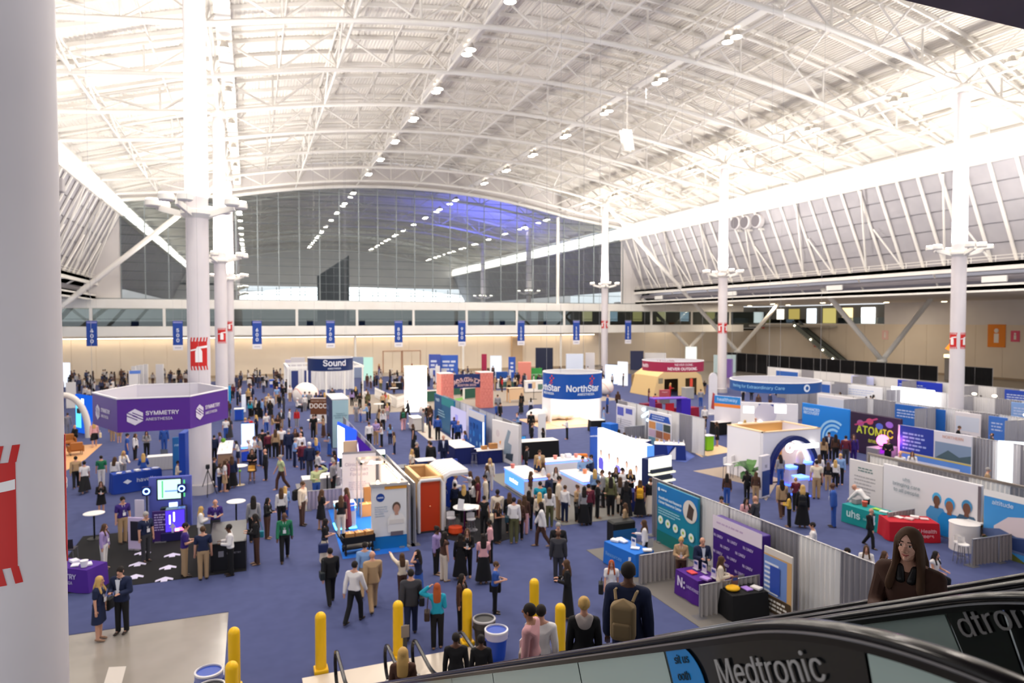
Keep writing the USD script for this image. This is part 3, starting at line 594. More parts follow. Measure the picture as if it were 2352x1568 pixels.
# ------------------------------------------------------------------ builders for stands
class Wall:
    """free-standing display wall from floor point p to q (seen left to right); prints go on the viewer's side in (u, v) metres"""
    def __init__(s, label, p, q, h, col, t=.14, name='display_wall', cat='display wall', z=.012, group=None, glow=0, bev=.02, side=None):
        s.p = np.array([p[0], p[1]], float); q = np.array([q[0], q[1]], float); s.L = float(np.linalg.norm(q - s.p)); d = (q - s.p) / s.L; s.d = d; s.h = h
        s.t = T(name, label, cat, (s.p[0], s.p[1], z), math.degrees(math.atan2(d[1], d[0])), group); s.side = -1; s.th = t
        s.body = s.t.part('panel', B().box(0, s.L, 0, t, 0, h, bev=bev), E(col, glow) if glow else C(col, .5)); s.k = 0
        if not glow: s.t.part('foot', B().box(.1, .3, -.12, t + .12, 0, .04).box(s.L - .3, s.L - .1, -.12, t + .12, 0, .04), C('#9a979a', .4, .6))
    def _y(s): s.k += 1; return -.004 - .003 * s.k
    def rect(s, u0, u1, v0, v1, col, name='print', glow=0, t=.004, rough=.5, label=None):
        y = s._y(); return s.t.part(name, B().box(u0, u1, y, y + t, v0, v1), E(col, glow) if glow else C(col, rough), label=label)
    def poly(s, pts, col, name='print', glow=0):
        y = s._y(); return s.t.part(name, B().prism(pts, 0, .004, ((0, y + .004, 0), (1, 0, 0), (0, 0, 1), (0, -1, 0))), E(col, glow) if glow else C(col, .5))
    def disc(s, u, v, r, col, r2=None, name='print', glow=0, n=28):
        return s.poly([(u + r * math.cos(a), v + (r2 or r) * math.sin(a)) for a in np.linspace(0, 2 * math.pi, n, endpoint=False)], col, name, glow)
    def text(s, lines, u, v, hgt, col, anchor='c', gap=1.5, bold=False, name='lettering', glow=0, maxw=None):
        y = s._y()
        for i, ln in enumerate(lines if isinstance(lines, (list, tuple)) else [lines]):
            s.t.part(name, text(B(), ln, hgt, (u, y + .004, v - i * hgt * gap), (1, 0, 0), (0, 0, 1), (0, -1, 0), .004, anchor, bold, maxw), E(col, glow) if glow else C(col, .5))
    def lines(s, u0, u1, v, n, gap, hgt, col, seed=1, name='small_print'):
        """rows of print too small to read"""
        r = random.Random(seed); y = s._y(); b = B()
        for i in range(n):
            u = u0
            end = u1 - (u1 - u0) * r.uniform(0, .3)
            while u < end - .02:
                w = min(r.uniform(.4, 1.4) * hgt * 3, end - u); b.box(u, u + w, y, y + .003, v - i * gap - hgt, v - i * gap); u += w + hgt * .6
        return s.t.part(name, b, C(col, .5))
    def figure(s, u, v, sc, shirt, skin='#b98a6e', hair='#3a2a22', arms=True, glow=0):
        """a printed photograph of a person from the waist up"""
        s.poly([(u - .34 * sc, v), (u - .36 * sc, v + .5 * sc), (u - .22 * sc, v + .72 * sc), (u + .22 * sc, v + .72 * sc), (u + .36 * sc, v + .5 * sc), (u + .34 * sc, v)], shirt, 'printed_photo', glow)
        s.disc(u, v + 1.0 * sc, .16 * sc, hair, .2 * sc, 'printed_photo', glow, 14); s.disc(u, v + .93 * sc, .12 * sc, skin, .17 * sc, 'printed_photo', glow, 14)
        s.poly([(u - .07 * sc, v + .68 * sc), (u + .07 * sc, v + .68 * sc), (u + .06 * sc, v + .82 * sc), (u - .06 * sc, v + .82 * sc)], skin, 'printed_photo', glow)
def cloth_box(b, x0, x1, y0, y1, h, pleat=0.0, flare=.04, n=None):
    """a cloth over a table down to the floor; pleat > 0 gives a gathered skirt"""
    per = [(x0, y0), (x1, y0), (x1, y1), (x0, y1), (x0, y0)]; top, bot = [], []
    for (ax, ay), (bx, by) in zip(per, per[1:]):
        L = math.hypot(bx - ax, by - ay); m = n or (max(4, int(L * 12)) if pleat else 6); nx, ny = (by - ay) / L, -(bx - ax) / L
        for i in range(m):
            f = i / m; w = (pleat * (i % 2)) if pleat else flare * .5 * (1 + math.sin(f * 9.0 + ax + ay))
            x, y = ax + (bx - ax) * f, ay + (by - ay) * f; top.append((x + nx * w * .5, y + ny * w * .5, h - .015)); bot.append((x + nx * (w + flare), y + ny * (w + flare), .02))
    top.append(top[0]); bot.append(bot[0]); b.grid([[(p[0], p[1], h) for p in [(x0 + .01, y0 + .01)] * len(top)], top]) if False else None
    b.grid([bot, top]); b.box(x0 - .005, x1 + .005, y0 - .005, y1 + .005, h - .02, h, bev=.01); return b
class Table:
    """a table under a fitted cloth; pl, pr: floor points of its front edge as seen left to right"""
    def __init__(s, label, pl, pr, depth, h, cloth, top=None, pleat=0, name='draped_table', cat='table', group=None, z=.012):
        p, q = np.array(pl[:2], float), np.array(pr[:2], float); L = float(np.linalg.norm(q - p)); d = (q - p) / L; s.L, s.h, s.dep = L, h, depth
        s.t = T(name, label, cat, (p[0], p[1], z), math.degrees(math.atan2(d[1], d[0])), group); s.k = 0
        s.t.part('cloth', cloth_box(B(), 0, L, 0, depth, h, pleat), C(cloth, .85), 30 if not pleat else 50)
        for x, y in ((.08, .08), (L - .08, .08), (.08, depth - .08), (L - .08, depth - .08)): s.t.part('leg', B().tube((x, y, 0), (x, y, h - .03), .018, 6), C('#77757a', .4, .6))
        if top: s.t.part('tabletop', B().box(-.01, L + .01, -.01, depth + .01, h, h + .02, bev=.008), C(top, .4))
    rect = lambda s, *a, **k: Wall.rect(s, *a, **k); text = lambda s, *a, **k: Wall.text(s, *a, **k); poly = lambda s, *a, **k: Wall.poly(s, *a, **k); disc = lambda s, *a, **k: Wall.disc(s, *a, **k)
    def _y(s): s.k += 1; return -.055 - .003 * s.k
    def world(s, u, v, z=None):
        a = math.radians(s.t.rot); return (s.t.loc[0] + u * math.cos(a) - v * math.sin(a), s.t.loc[1] + u * math.sin(a) + v * math.cos(a), (s.h + .034 if z is None else z))
class Counter:
    """a boxed counter on four floor corners"""
    def __init__(s, label, x0, x1, y0, y1, h, body, top='#ece8e6', glow=None, gs=4.0, name='counter', cat='counter', group=None, topglow=0, z=.012, rot=0):
        s.t = T(name, label, cat, ((x0 + x1) / 2, (y0 + y1) / 2, z), rot, group); w, d = (x1 - x0) / 2, (y1 - y0) / 2; s.w, s.d, s.h, s.k = w, d, h, 0
        s.t.part('body', B().box(-w, w, -d, d, .06, h - .05, bev=.015), C(body, .45)); s.t.part('plinth', B().box(-w + .06, w - .06, -d + .06, d - .06, 0, .06), C('#4a484c'))
        s.t.part('countertop', B().box(-w - .04, w + .04, -d - .04, d + .04, h - .05, h, bev=.015), E(top, topglow) if topglow else C(top, .35))
        if glow: s.t.part('light_strip', B().box(-w - .01, w + .01, -d - .012, -d, h - .14, h - .08).box(-w - .012, -w, -d, d, h - .14, h - .08), E(glow, gs))
        s.L = 2 * w
    def _y(s): s.k += 1; return -s.d - .003 * s.k
    def rect(s, u0, u1, v0, v1, col, **k): return Wall.rect(s, u0 - s.w, u1 - s.w, v0, v1, col, **k)
    def text(s, ln, u, *a, **k): return Wall.text(s, ln, u - s.w, *a, **k)
def drape(b, p, q, z0, z1, amp=.05, wl=.18):
    p, q = np.array(p[:2], float), np.array(q[:2], float); L = np.linalg.norm(q - p); d = (q - p) / L; nrm = np.array([d[1], -d[0]]); m = max(6, int(L / wl * 4)); u = np.linspace(0, 1, m)
    w = amp * np.sin(u * L / wl * 2 * math.pi); rows = []
    for z, k in ((z0, 1.25), ((z0 + z1) / 2, 1.0), (z1, .55)):
        xy = p + np.outer(u * L, d) + np.outer(w * k, nrm); rows.append(np.column_stack([xy, np.full(m, z)]))
    return b.grid(np.stack(rows))
def drape_row(label, p, q, h=2.4, cols=('#8f8d92', '#dcd9d8'), step=1.5, name='drape_wall', group='pipe-and-drape walls', seed=1):
    p, q = np.array(p[:2], float), np.array(q[:2], float); L = np.linalg.norm(q - p); d = (q - p) / L; n = max(1, round(L / step)); t = T(name, label, 'drape wall', (p[0], p[1], .012), group=group)
    for i in range(n + 1):
        x = d * (L * i / n); t.part('upright', B().tube((x[0], x[1], 0), (x[0], x[1], h), .024, 8), C('#b9b6b8', .3, .7), True); t.part('base_plate', B().box(x[0] - .18, x[0] + .18, x[1] - .18, x[1] + .18, 0, .012), C('#5c5a5e'))
    t.part('crossbar', B().tube((0, 0, h - .02), (d[0] * L, d[1] * L, h - .02), .022, 8), C('#b9b6b8', .3, .7), True)
    for i in range(n):
        a, c = d * (L * i / n + .02), d * (L * (i + 1) / n - .02); col = cols[i % len(cols)]
        t.part('drape', drape(B(), a, c, .02, h - .01), C(col, .9), 60)
    return t
def half_wall(label, p, q, h=.95, col='#8d8786'):
    return drape_row(label, p, q, h, (col,), 1.3, 'half_drape', 'low drape dividers')
def round_table(label, p, h=1.05, r=.38, top='#efeae6', stem='#17171a', z=.012, group='round cafe tables'):
    t = T('cafe_table', label, 'table', (p[0], p[1], z), group=group)
    t.part('tabletop', B().lathe([(r - .02, h - .035), (r, h - .03), (r, h - .005), (r - .01, h)], n=32), C(top, .35), 40); t.part('stem', B().tube((0, 0, .02), (0, 0, h - .03), .035, 10), C(stem, .35, .3), True)
    t.part('foot', B().lathe([(.26, 0), (.26, .015), (.05, .03)], n=24), C(stem, .35, .3), 40); return t
def stool(label, p, seat='#e4e0de', leg='#8f8b8a', h=.74, z=.012, group='bar stools'):
    t = T('bar_stool', label, 'stool', (p[0], p[1], z), group=group); t.part('seat', B().lathe([(.15, h - .06), (.19, h - .05), (.19, h - .01), (.16, h)], n=18), C(seat, .4), 40)
    t.part('backrest', B().grid([[(.19 * math.cos(a), .19 * math.sin(a), h + z_) for a in np.linspace(.4, 2.7, 9)] for z_ in (0, .2)]), C(seat, .4))
    for a in np.arange(4) * math.pi / 2 + .78: t.part('leg', B().tube((.13 * math.cos(a), .13 * math.sin(a), h - .05), (.2 * math.cos(a), .2 * math.sin(a), 0), .012, 6), C(leg, .3, .6))
    t.part('footrest', B().path([(.18 * math.cos(a), .18 * math.sin(a), .25) for a in np.linspace(0, 2 * math.pi, 13)[:-1]], .01, 5, closed=True), C(leg, .3, .6)); return t
def armchair(label, p, rot, col='#9c5f2a', z=.012, group='armchairs'):
    t = T('armchair', label, 'armchair', (p[0], p[1], z), rot, group); c = C(col, .45)
    t.part('seat', B().box(-.34, .34, -.36, .3, .24, .44, bev=.05), c); t.part('backrest', B().box(-.36, .36, .24, .4, .3, .86, bev=.06), c)
    for s in (-1, 1): t.part('arm', B().box(s * .34, s * .44, -.36, .34, .2, .62, bev=.04), c)
    for x in (-.32, .32):
        for y in (-.3, .3): t.part('leg', B().tube((x, y, 0), (x, y, .24), .02, 6), C('#4a3321'))
    return t
def chair(label, p, rot, col='#c9c6c6', z=.012, group='folding chairs'):
    t = T('chair', label, 'chair', (p[0], p[1], z), rot, group); c = C(col, .5); t.part('seat', B().box(-.22, .22, -.22, .2, .43, .47, bev=.015), c)
    t.part('backrest', B().grid([[(x, .2 + .04 * math.cos(x * 5) + (z_ - .5) * .12, z_) for x in np.linspace(-.22, .22, 7)] for z_ in (.5, .62, .74, .86)]), c, 60)
    for x in (-.2, .2):
        for y in (-.2, .19): t.part('leg', B().tube((x, y, 0), (x * .95, y, .44), .014, 6), C('#85838a', .3, .6))
    return t
def monitor(label, p, rot, w=1.2, h=.7, zc=1.6, glow='#9fc4ff', gs=2.5, z=.012, stand=True, name='screen'):
    t = T(name, label, 'screen', (p[0], p[1], z), rot, None); t.part('frame', B().box(-w / 2 - .03, w / 2 + .03, 0, .05, zc - h / 2 - .03, zc + h / 2 + .03, bev=.01), C('#1a1a1e', .3)); t.part('display', B().box(-w / 2, w / 2, -.006, 0, zc - h / 2, zc + h / 2), E(glow, gs))
    if stand: t.part('stand', B().tube((0, .05, 0), (0, .05, zc), .04, 8).box(-.35, .35, -.2, .3, 0, .03), C('#3a3a3e', .4))
    return t
def wires(t, pts, z0, z1=27.5):
    for x, y in pts: t.part('hanging_wire', B().tube((x - t.loc[0], y - t.loc[1], z0 - t.loc[2]), (x - t.loc[0], y - t.loc[1], float(ztop(x)) + .03 - t.loc[2]), .007, 4), C('#a9a7a8', .4, .5))
def drum(name, label, c, r, z0, z1, col, inside='#e4e0e2', a0=0):
    t = T(name, label, 'hanging sign', (c[0], c[1], z0)); n = 72
    t.part('skin', B().lathe([(r, 0), (r, z1 - z0)], n=n, caps=False), C(col, .5), 60); t.part('lining', B().lathe([(r - .05, z1 - z0), (r - .05, 0)], n=n, caps=False), C(inside, .7), 60)
    t.part('top_rim', B().lathe([(r - .06, z1 - z0 - .03), (r - .06, z1 - z0 + .02), (r + .015, z1 - z0 + .02), (r + .015, z1 - z0 - .03)], n=n, caps=False), C('#efecec', .4), 40)
    t.part('bottom_rim', B().lathe([(r - .06, -.02), (r + .012, -.02), (r + .012, .03), (r - .06, .03)], n=n, caps=False), C(col, .4), 40)
    for k in range(4): a = .7 + k * math.pi / 2; wires(t, [(c[0] + r * .97 * math.cos(a), c[1] + r * .97 * math.sin(a))], z1, float(zbot(c[0])))
    return t
def on_drum(t, r, s, hgt, ang, z, col, bold=False, sx=1.0, name='lettering', mesh=None, out=.012):
    """lettering bent round a drum, centred at the angle ang"""
    b = B()
    if mesh is None: text(b, s, hgt, (0, 0, 0), (1, 0, 0), (0, 1, 0), (0, 0, 1), 1.0, 'c', bold)
    else: b = mesh
    v, f = b.arrays(); v, f = trimesh.remesh.subdivide_to_size(v, f, max(.12, r * .1), 10); a = ang + v[:, 0] * sx / r; rr = r + out * (.3 + .7 * np.clip(v[:, 2], 0, 1))
    return t.part(name, (np.column_stack([rr * np.cos(a), rr * np.sin(a), z + v[:, 1]]), f), C(col, .5))
def facing(c): return math.atan2(-c[1], -c[0])
def rug(label, poly, col, name='carpet', z0=.012, z1=.022, rough=.95, mat=None): return single(name, label, 'carpet', B().prism(poly, z0, z1), mat or C(col, rough))
def xy(px, py, h=0): p = at(px, py, h); return (float(p[0]), float(p[1]))
def rect_px(a, b, c):  # axis-aligned rectangle from floor pixels
    P = [xy(*a), xy(*b), xy(*c)]; x0, x1 = min(p[0] for p in P), max(p[0] for p in P); y0, y1 = min(p[1] for p in P), max(p[1] for p in P); return x0, x1, y0, y1
def rpoly(x0, x1, y0, y1): return [(x0, y0), (x1, y0), (x1, y1), (x0, y1)]
def items_on(tb, what, label, spots, cols, group=None):
    """small things lying on a table"""
    for i, (u, v) in enumerate(spots):
        p = tb.world(u, v); col = cols[i % len(cols)]
        lab = (label + (f', {ordn[sorted(spots).index((u, v))]} from its left' if len(spots) > 1 else '')) if isinstance(label, str) else label[i]
        if what == 'leaflet': single('leaflet_stack', lab, 'leaflets', B().box(p[0] - .11, p[0] + .11, p[1] - .15, p[1] + .15, p[2], p[2] + .03 + .02 * (i % 3), rot=17 * i), C(col, .5), group=group)
        elif what == 'box': single('carton', lab, 'box', B().box(p[0] - .16, p[0] + .16, p[1] - .13, p[1] + .13, p[2], p[2] + .22, rot=11 * i, bev=.01), C(col, .7), group=group)
        elif what == 'card':
            t = T('table_sign', lab, 'table sign', p, tb.t.rot, group); t.part('card', B().box(-.11, .11, 0, .012, .01, .3), C(col, .4)); t.part('holder', B().box(-.12, .12, -.04, .06, 0, .012), C('#cfcdd0', .2)); t.part('print', B().box(-.08, .08, -.006, 0, .16, .25), C('#3b4b8c'))
        elif what == 'bottle': single('bottle', lab, 'bottle', B().lathe([(.035, 0), (.04, .02), (.04, .16), (.015, .21), (.015, .25)], p[0], p[1], 12).off((0, 0, p[2])), C(col, .3), 40, group=group)
        elif what == 'tub': single('tub', lab, 'tub', B().lathe([(.09, 0), (.12, .2), (.125, .21), (.11, .2)], p[0], p[1], 16).off((0, 0, p[2])), C(col, .4), 40, group=group)
        elif what == 'bag': single('paper_bag', lab, 'bag', B().prism([(-.13, 0), (.13, 0), (.15, .3), (.05, .33), (-.05, .3), (-.14, .32)], -.06, .06, (p, (1, 0, 0), (0, 0, 1), (0, -1, 0))), C(col, .7), group=group)
# ------------------------------------------------------------------ carpets laid over the aisles
rug('black carpet of the purple gaming stand with white arrows on it', rpoly(-6.4, -.2, 25.05, 31.5), '#121114')
rug('orange-tan wood-look flooring of the leather chair lounge at the left', [xy(131, 1093), xy(196, 1055), xy(235, 1020), (-16, 55), (-16, 44)], '#d9a673', 'floor_patch', rough=.5)
x0, x1, y0, y1 = 1.9, 5.6, 24.9, 32.2
rug('bright blue carpet under the lit kiosk and the cardboard cartons', [(3.1, 25), (4.4, 25), (5.6, 25), (5.6, 31.8), (3.3, 31.8)], '#1565c4')
rug('wide grey-brown carpet of the baseball themed lounge behind the brick gate', [(5.0, 63.4), (38.5, 64.2), (36, 78), (8, 80)], '#94897f')
rug('grey carpet under the drum sign stand with white counters', rpoly(12.4, 19.3, 25.7, 35.8), '#77746f')
rug('pale wood-look floor under the white lit room', rpoly(22.0, 28.0, 49.0, 55.0), '#d8b08a', 'floor_patch', rough=.45)
rug('lighter blue carpet under the navy and white corner tables', [xy(1470, 1045), xy(1575, 1062), xy(1596, 1048), xy(1500, 985)], '#5263a8')
rug('pale wood-look floor beside the bright green counter', [xy(1597, 1042), xy(1612, 1050), xy(1690, 1036), xy(1650, 1022)], '#dcb98f', 'floor_patch', rough=.45)
rug('tan carpet in front of the white curved stand', [xy(1592, 1082), xy(1690, 1068), xy(1790, 1100), xy(1760, 1150), xy(1705, 1110)], '#9c8c7e')
rug('grey carpet strip in front of the purple and blue near tables', rpoly(11.9, 15.4, 12.0, 22.6), '#6f6a66')
rug('cream floor tiles beside the white demonstration counter', [xy(935, 972), xy(985, 972), xy(1040, 1010), xy(985, 1012)], '#d6cabb', 'floor_patch', rough=.5)
rug('grey carpet under the medical demonstration machines', [(2.2, 32.2), (5.6, 32.2), (5.6, 37.5), (2.2, 37.5)], '#85807f')
rug('pale paving strip inside the concrete patch by the entrance', [xy(250, 1532), xy(290, 1530), xy(278, 1575), xy(236, 1578)], '#c9c0b8', 'floor_patch', z0=0.0, z1=.006, rough=.4)
for i, (cx, cy, lab) in enumerate(((995, 665, 'beside the leaning white sign'), (1200, 680, 'below the glowing gaming machine'), (960, 743, 'left one of the middle pair'), (1170, 765, 'right one of the middle pair'), (940, 830, 'left one of the nearest pair'), (1145, 848, 'right one of the nearest pair'))):
    p = xy(cx / 3.027, 1050 + cy / 3.027); s = .36
    single('floor_arrow', f'white arrow sticker on the black carpet, {lab}', 'floor sticker', B().prism([(0, .55 * s), (.75 * s, -.15 * s), (.75 * s, -.6 * s), (.28 * s, -.25 * s), (.28 * s, -.75 * s), (-.28 * s, -.75 * s), (-.28 * s, -.25 * s), (-.75 * s, -.6 * s), (-.75 * s, -.15 * s)], .022, .026, ((p[0], p[1], 0), (1, 0, 0), (0, 1, 0), (0, 0, 1))), C('#d9d2ee', .5), group='white floor arrows')

# ------------------------------------------------------------------ hanging signs
from shapely.geometry import Polygon as PG_
PUR = '#46157a'
hx = [(-6.3, 33.2), (-4.9, 30.2), (-2.3, 30.2), (-.95, 33.0), (-2.35, 36.3), (-5.1, 36.5)]; Z0, Z1 = 4.36, 5.7
sg = T('hexagonal_sign', 'large purple hexagonal hanging sign lettered in white', 'hanging sign', (-3.6, 33.3, Z0))
for i in range(6):
    a, c = np.array(hx[i]), np.array(hx[(i + 1) % 6]); d = (c - a) / np.linalg.norm(c - a); n = np.array([d[1], -d[0]]); col = ['#552385', '#3c1168', '#6a2f9e', PUR, PUR, PUR][i]
    fp = sg.part('panel', B().prism([tuple(a), tuple(c), tuple(c - n * .03), tuple(a - n * .03)], Z0, Z1), C('#4f1d86', .45), w=True)
    sg.part('lining', B().prism([tuple(a - n * .03), tuple(c - n * .03), tuple(c - n * .05), tuple(a - n * .05)], Z0, Z1), C('#e3dde4', .7), w=True)
    sg.part('top_edge', B().bar((*(a - n * .02), Z1), (*(c - n * .02), Z1), .08, .05), C('#efeaec'), w=True)
    if i in (0, 1, 2):
        L = np.linalg.norm(c - a); m = (a + c) / 2; ex = (d[0], d[1], 0); nz = (n[0], n[1], 0); k = 1.0
        o = np.array([m[0], m[1], (Z0 + Z1) / 2 - .08]); lo = o - np.array(ex) * (.68 if i == 1 else .85)
        b = B(); R = .26
        hxp = PG_([(R * 1.25 * math.sin(q_), R * 1.25 * math.cos(q_)) for q_ in np.arange(6) * math.pi / 3])
        for sl in ((-.35, 1.3, .42), (-1.3, .35, .06), (-.35, 1.3, -.02), (-1.3, .35, -.42)): hxp = hxp.difference(PG_([(sl[0] * R, (sl[2] - sl[0] * .5) * R), (sl[1] * R, (sl[2] - sl[1] * .5) * R), (sl[1] * R, (sl[2] + .17 - sl[1] * .5) * R), (sl[0] * R, (sl[2] + .17 - sl[0] * .5) * R)]))
        for g_ in getattr(hxp, 'geoms', [hxp]): b.prism(g_, 0, .01, (lo + np.array(nz) * .012, ex, (0, 0, 1), nz))
        sg.part('emblem', b, C('#d9d0de', .5), w=True)
        b = B(); q = o + np.array(nz) * .012 + np.array(ex) * (-.3 if i == 1 else -.4)
        text(b, 'SYMMETRY', .155 * k, q + np.array([0, 0, .06]), ex, (0, 0, 1), nz, .008, 'l', True); sg.part('lettering', b, C('#d9d0de', .5), w=True); b = B(); text(b, 'ANESTHESIA', .11 * k, q + np.array([0, 0, -.16]), ex, (0, 0, 1), nz, .008, 'l')
        sg.part('lettering', b, C('#d9d0de', .5), w=True)
wires(sg, hx[::2], Z1, 27.0)
# Sound
def sign_at(px, py, zd, h): r_ = ray(px, py); return EYEP + r_ * zd
def drum_px(name, label, x0, x1, ytop, ybot, zd, col, inside='#e4e0e2'):
    cx = (x0 + x1) / 2; c = sign_at(cx, ybot, zd, 0); r = (x1 - x0) / 2 * zd / FPX; z0 = float(c[2]); z1 = z0 + (ybot - ytop) * zd / FPX; cc = EYEP + ray(cx, ybot) * (zd + r); return drum(name, label, (float(cc[0]), float(cc[1])), r, z0, z1, col, inside), r, z0, z1, (float(cc[0]), float(cc[1]))
t, r, z0, z1, c = drum_px('round_sign', 'round navy hanging sign reading Sound in white', 707, 811, 823, 852, 58, '#10275c'); f = facing(c); h = z1 - z0
on_drum(t, r, 'Sound', h * .46, f + .2, h * .40, '#efeef2', True); on_drum(t, r, 'ANESTHESIA', h * .12, f + .18, h * .13, '#dfe3ee', True); on_drum(t, r, '.', h * .46, f + .2 + 1.18 * h * .46 * 1.35 / r, h * .40, '#f08020', True)
t, r, z0, z1, c = drum_px('round_sign', 'bright blue drum-shaped hanging sign with a star emblem', 1244, 1385, 858, 917, 33, '#0a4ea8'); f = facing(c); h = z1 - z0
for a in (.42, -1.02):
    on_drum(t, r, 'NorthStar', h * .24, f + a, h * .30, '#f1f2f6', True, name='lettering'); on_drum(t, r, 'ANESTHESIA', h * .085, f + a + .06, h * .15, '#dfe6f2', True)
    b = B()
    for k in range(4): b.prism([(.0, .0), (.05, .03), (.02, .10), (-.02, .10), (-.05, .03)], 0, 1, ((.06 * math.sin(k * 1.57), .06 * math.cos(k * 1.57), 0), (math.cos(k * 1.57), -math.sin(k * 1.57), 0), (math.sin(k * 1.57), math.cos(k * 1.57), 0), (0, 0, 1)))
    on_drum(t, r, '', 0, f + a + .28, h * .80, '#e0432f', mesh=b, name='emblem')
    b = B()
    for k in range(4): b.prism([(.0, .0), (.04, .02), (.015, .07), (-.015, .07), (-.04, .02)], 0, 1, ((.04 * math.sin(k * 1.57), .04 * math.cos(k * 1.57), 0), (math.cos(k * 1.57), -math.sin(k * 1.57), 0), (math.sin(k * 1.57), math.cos(k * 1.57), 0), (0, 0, 1)))
    on_drum(t, r, '', 0, f + a + .24, h * .62, '#e0432f', mesh=b, name='emblem')
t, r, z0, z1, c = drum_px('round_sign', 'maroon ring-shaped hanging sign reading never done never outdone', 1473, 1617, 831, 854, 58, '#9c1f45'); f = facing(c); h = z1 - z0
on_drum(t, r, 'NEVER DONE.', h * .22, f + .38, h * .60, '#f0dfe5', False); on_drum(t, r, 'NEVER OUTDONE.', h * .27, f + .36, h * .16, '#f6eef0', True); on_drum(t, r, 'Health', h * .36, f - 1.12, h * .36, '#f0dfe5', True)
b = B(); text(b, 'UHealth', .34, (0, 0, 0), (-1, 0, 0), (0, 1, 0), (0, 0, 1), .3, 'c'); v, fc = b.arrays(); v, fc = trimesh.remesh.subdivide_to_size(v, fc, .25, 10); a_ = f + math.pi + .25 + v[:, 0] * -1 / r * -1
t.part('lettering', (np.column_stack([(r - .07) * np.cos(a_), (r - .07) * np.sin(a_), h * .45 + v[:, 1]]), fc), C('#c05a48'))
t, r, z0, z1, c = drum_px('round_sign', 'wide blue ring-shaped hanging sign on the right with a white ring emblem', 1674, 1884, 880, 904, 40, '#0e4d92', '#dcdae0'); f = facing(c); h = z1 - z0
on_drum(t, r, 'tnering for Extraordinary Care', h * .30, f - .45, h * .36, '#8fc4e8', False)
a_ = np.linspace(0, 2 * math.pi, 30, endpoint=False); from shapely.geometry import Polygon as SP
ring = B().prism(SP([(h * .36 * math.cos(q), h * .36 * math.sin(q)) for q in a_], [[(h * .2 * math.cos(q) + .02, h * .2 * math.sin(q)) for q in a_]]), 0, 1)
on_drum(t, r, '', 0, f + .72, h * .5, '#dfe8f2', mesh=ring, name='emblem')
# aisle-number banners
for k, num in enumerate((400, 500, 600, 700, 800, 900, 1000, 1100, 1200)):
    x = .9 + 9.14 * (k - 2); t = T('aisle_banner', f'blue hanging banner numbered {num}, ' + ['far left beside the foreground column', 'just left of the column behind the purple sign', 'right of the slim left columns', 'above the round navy sign', 'right of the round navy sign', 'above the brick gate', 'above the blue drum sign', 'left of the slim right column', 'right of the slim right column'][k], 'banner', (x, 92, 5.72), group=None)
    t.part('cloth', B().box(-.56, .56, 0, .02, 0, 3.0), C('#24479b', .7)); b = B()
    for i, ch in enumerate(str(num)): text(b, ch, .42 if num < 1000 else .36, (0, -.001, 1.62 - i * (.62 if num < 1000 else .52) + (.1 if num >= 1000 else 0)), (1, 0, 0), (0, 0, 1), (0, -1, 0), .012, 'c', True)
    t.part('number', b, C('#eef0f6')); t.part('header', B().box(-.5, .5, -.008, 0, 2.72, 2.9), C('#8f8fc8'))
    if k: t.part('tail', B().box(-.56, .56, 0, .02, -.62, 0), C('#ece8ec', .7)); t.part('tail_print', B().box(-.36, .36, -.008, 0, -.38, -.26), C('#b9b4c0'))
    t.part('top_bar', B().tube((-.6, .01, 3.02), (.6, .01, 3.02), .03, 6), C('#9a999c'))
    wires(t, [(x - .5, 92.01), (x + .5, 92.01)], 8.74, float(ztop(min(max(x, XSL), XSR))) + .02)

# ------------------------------------------------------------------ left side
tb = Table('tall blue-clothed table lettered havel\'s below the purple sign', xy(261, 1137), xy(371, 1120), .75, 1.0, '#1d3f9c'); L_ = tb.L
tb.poly([(.42, .58), (.62, .7), (.82, .58), (.62, .46)], '#e8ebf4', 'emblem'); tb.text("havel's", 1.5, .5, .2, '#e8ebf4')
items_on(tb, 'leaflet', 'pile of pale leaflets on the tall blue havel\'s table', [(.3 + .42 * i, .2) for i in range(5)], ['#e6e2ee', '#c9cbe4', '#f0eef0'], 'leaflet piles on the havel\'s table')
tw = Table('grey-draped table with white top behind the tall blue table at left', xy(338, 1082), xy(400, 1077), .7, .78, '#a5a3a8', '#e8e5e6', .03)
chair('dark grey chair behind the grey-draped white table at left', xy(382, 1062), 160, '#6a6f78')
w = Wall('tall glossy blue curved stand panel beside the column under the purple sign', (-3.15, 38.0), (-2.95, 39.6), 3.0, '#1140a8', .3, 'stand_panel', 'display panel')
w = Wall('teal-blue narrow panel left of the column under the purple sign', xy(398, 1100), xy(412, 1098), 2.3, '#1d5f9c', .1, 'stand_panel', 'display panel'); w.text('neb', .25, 1.8, .14, '#bcd4e8')
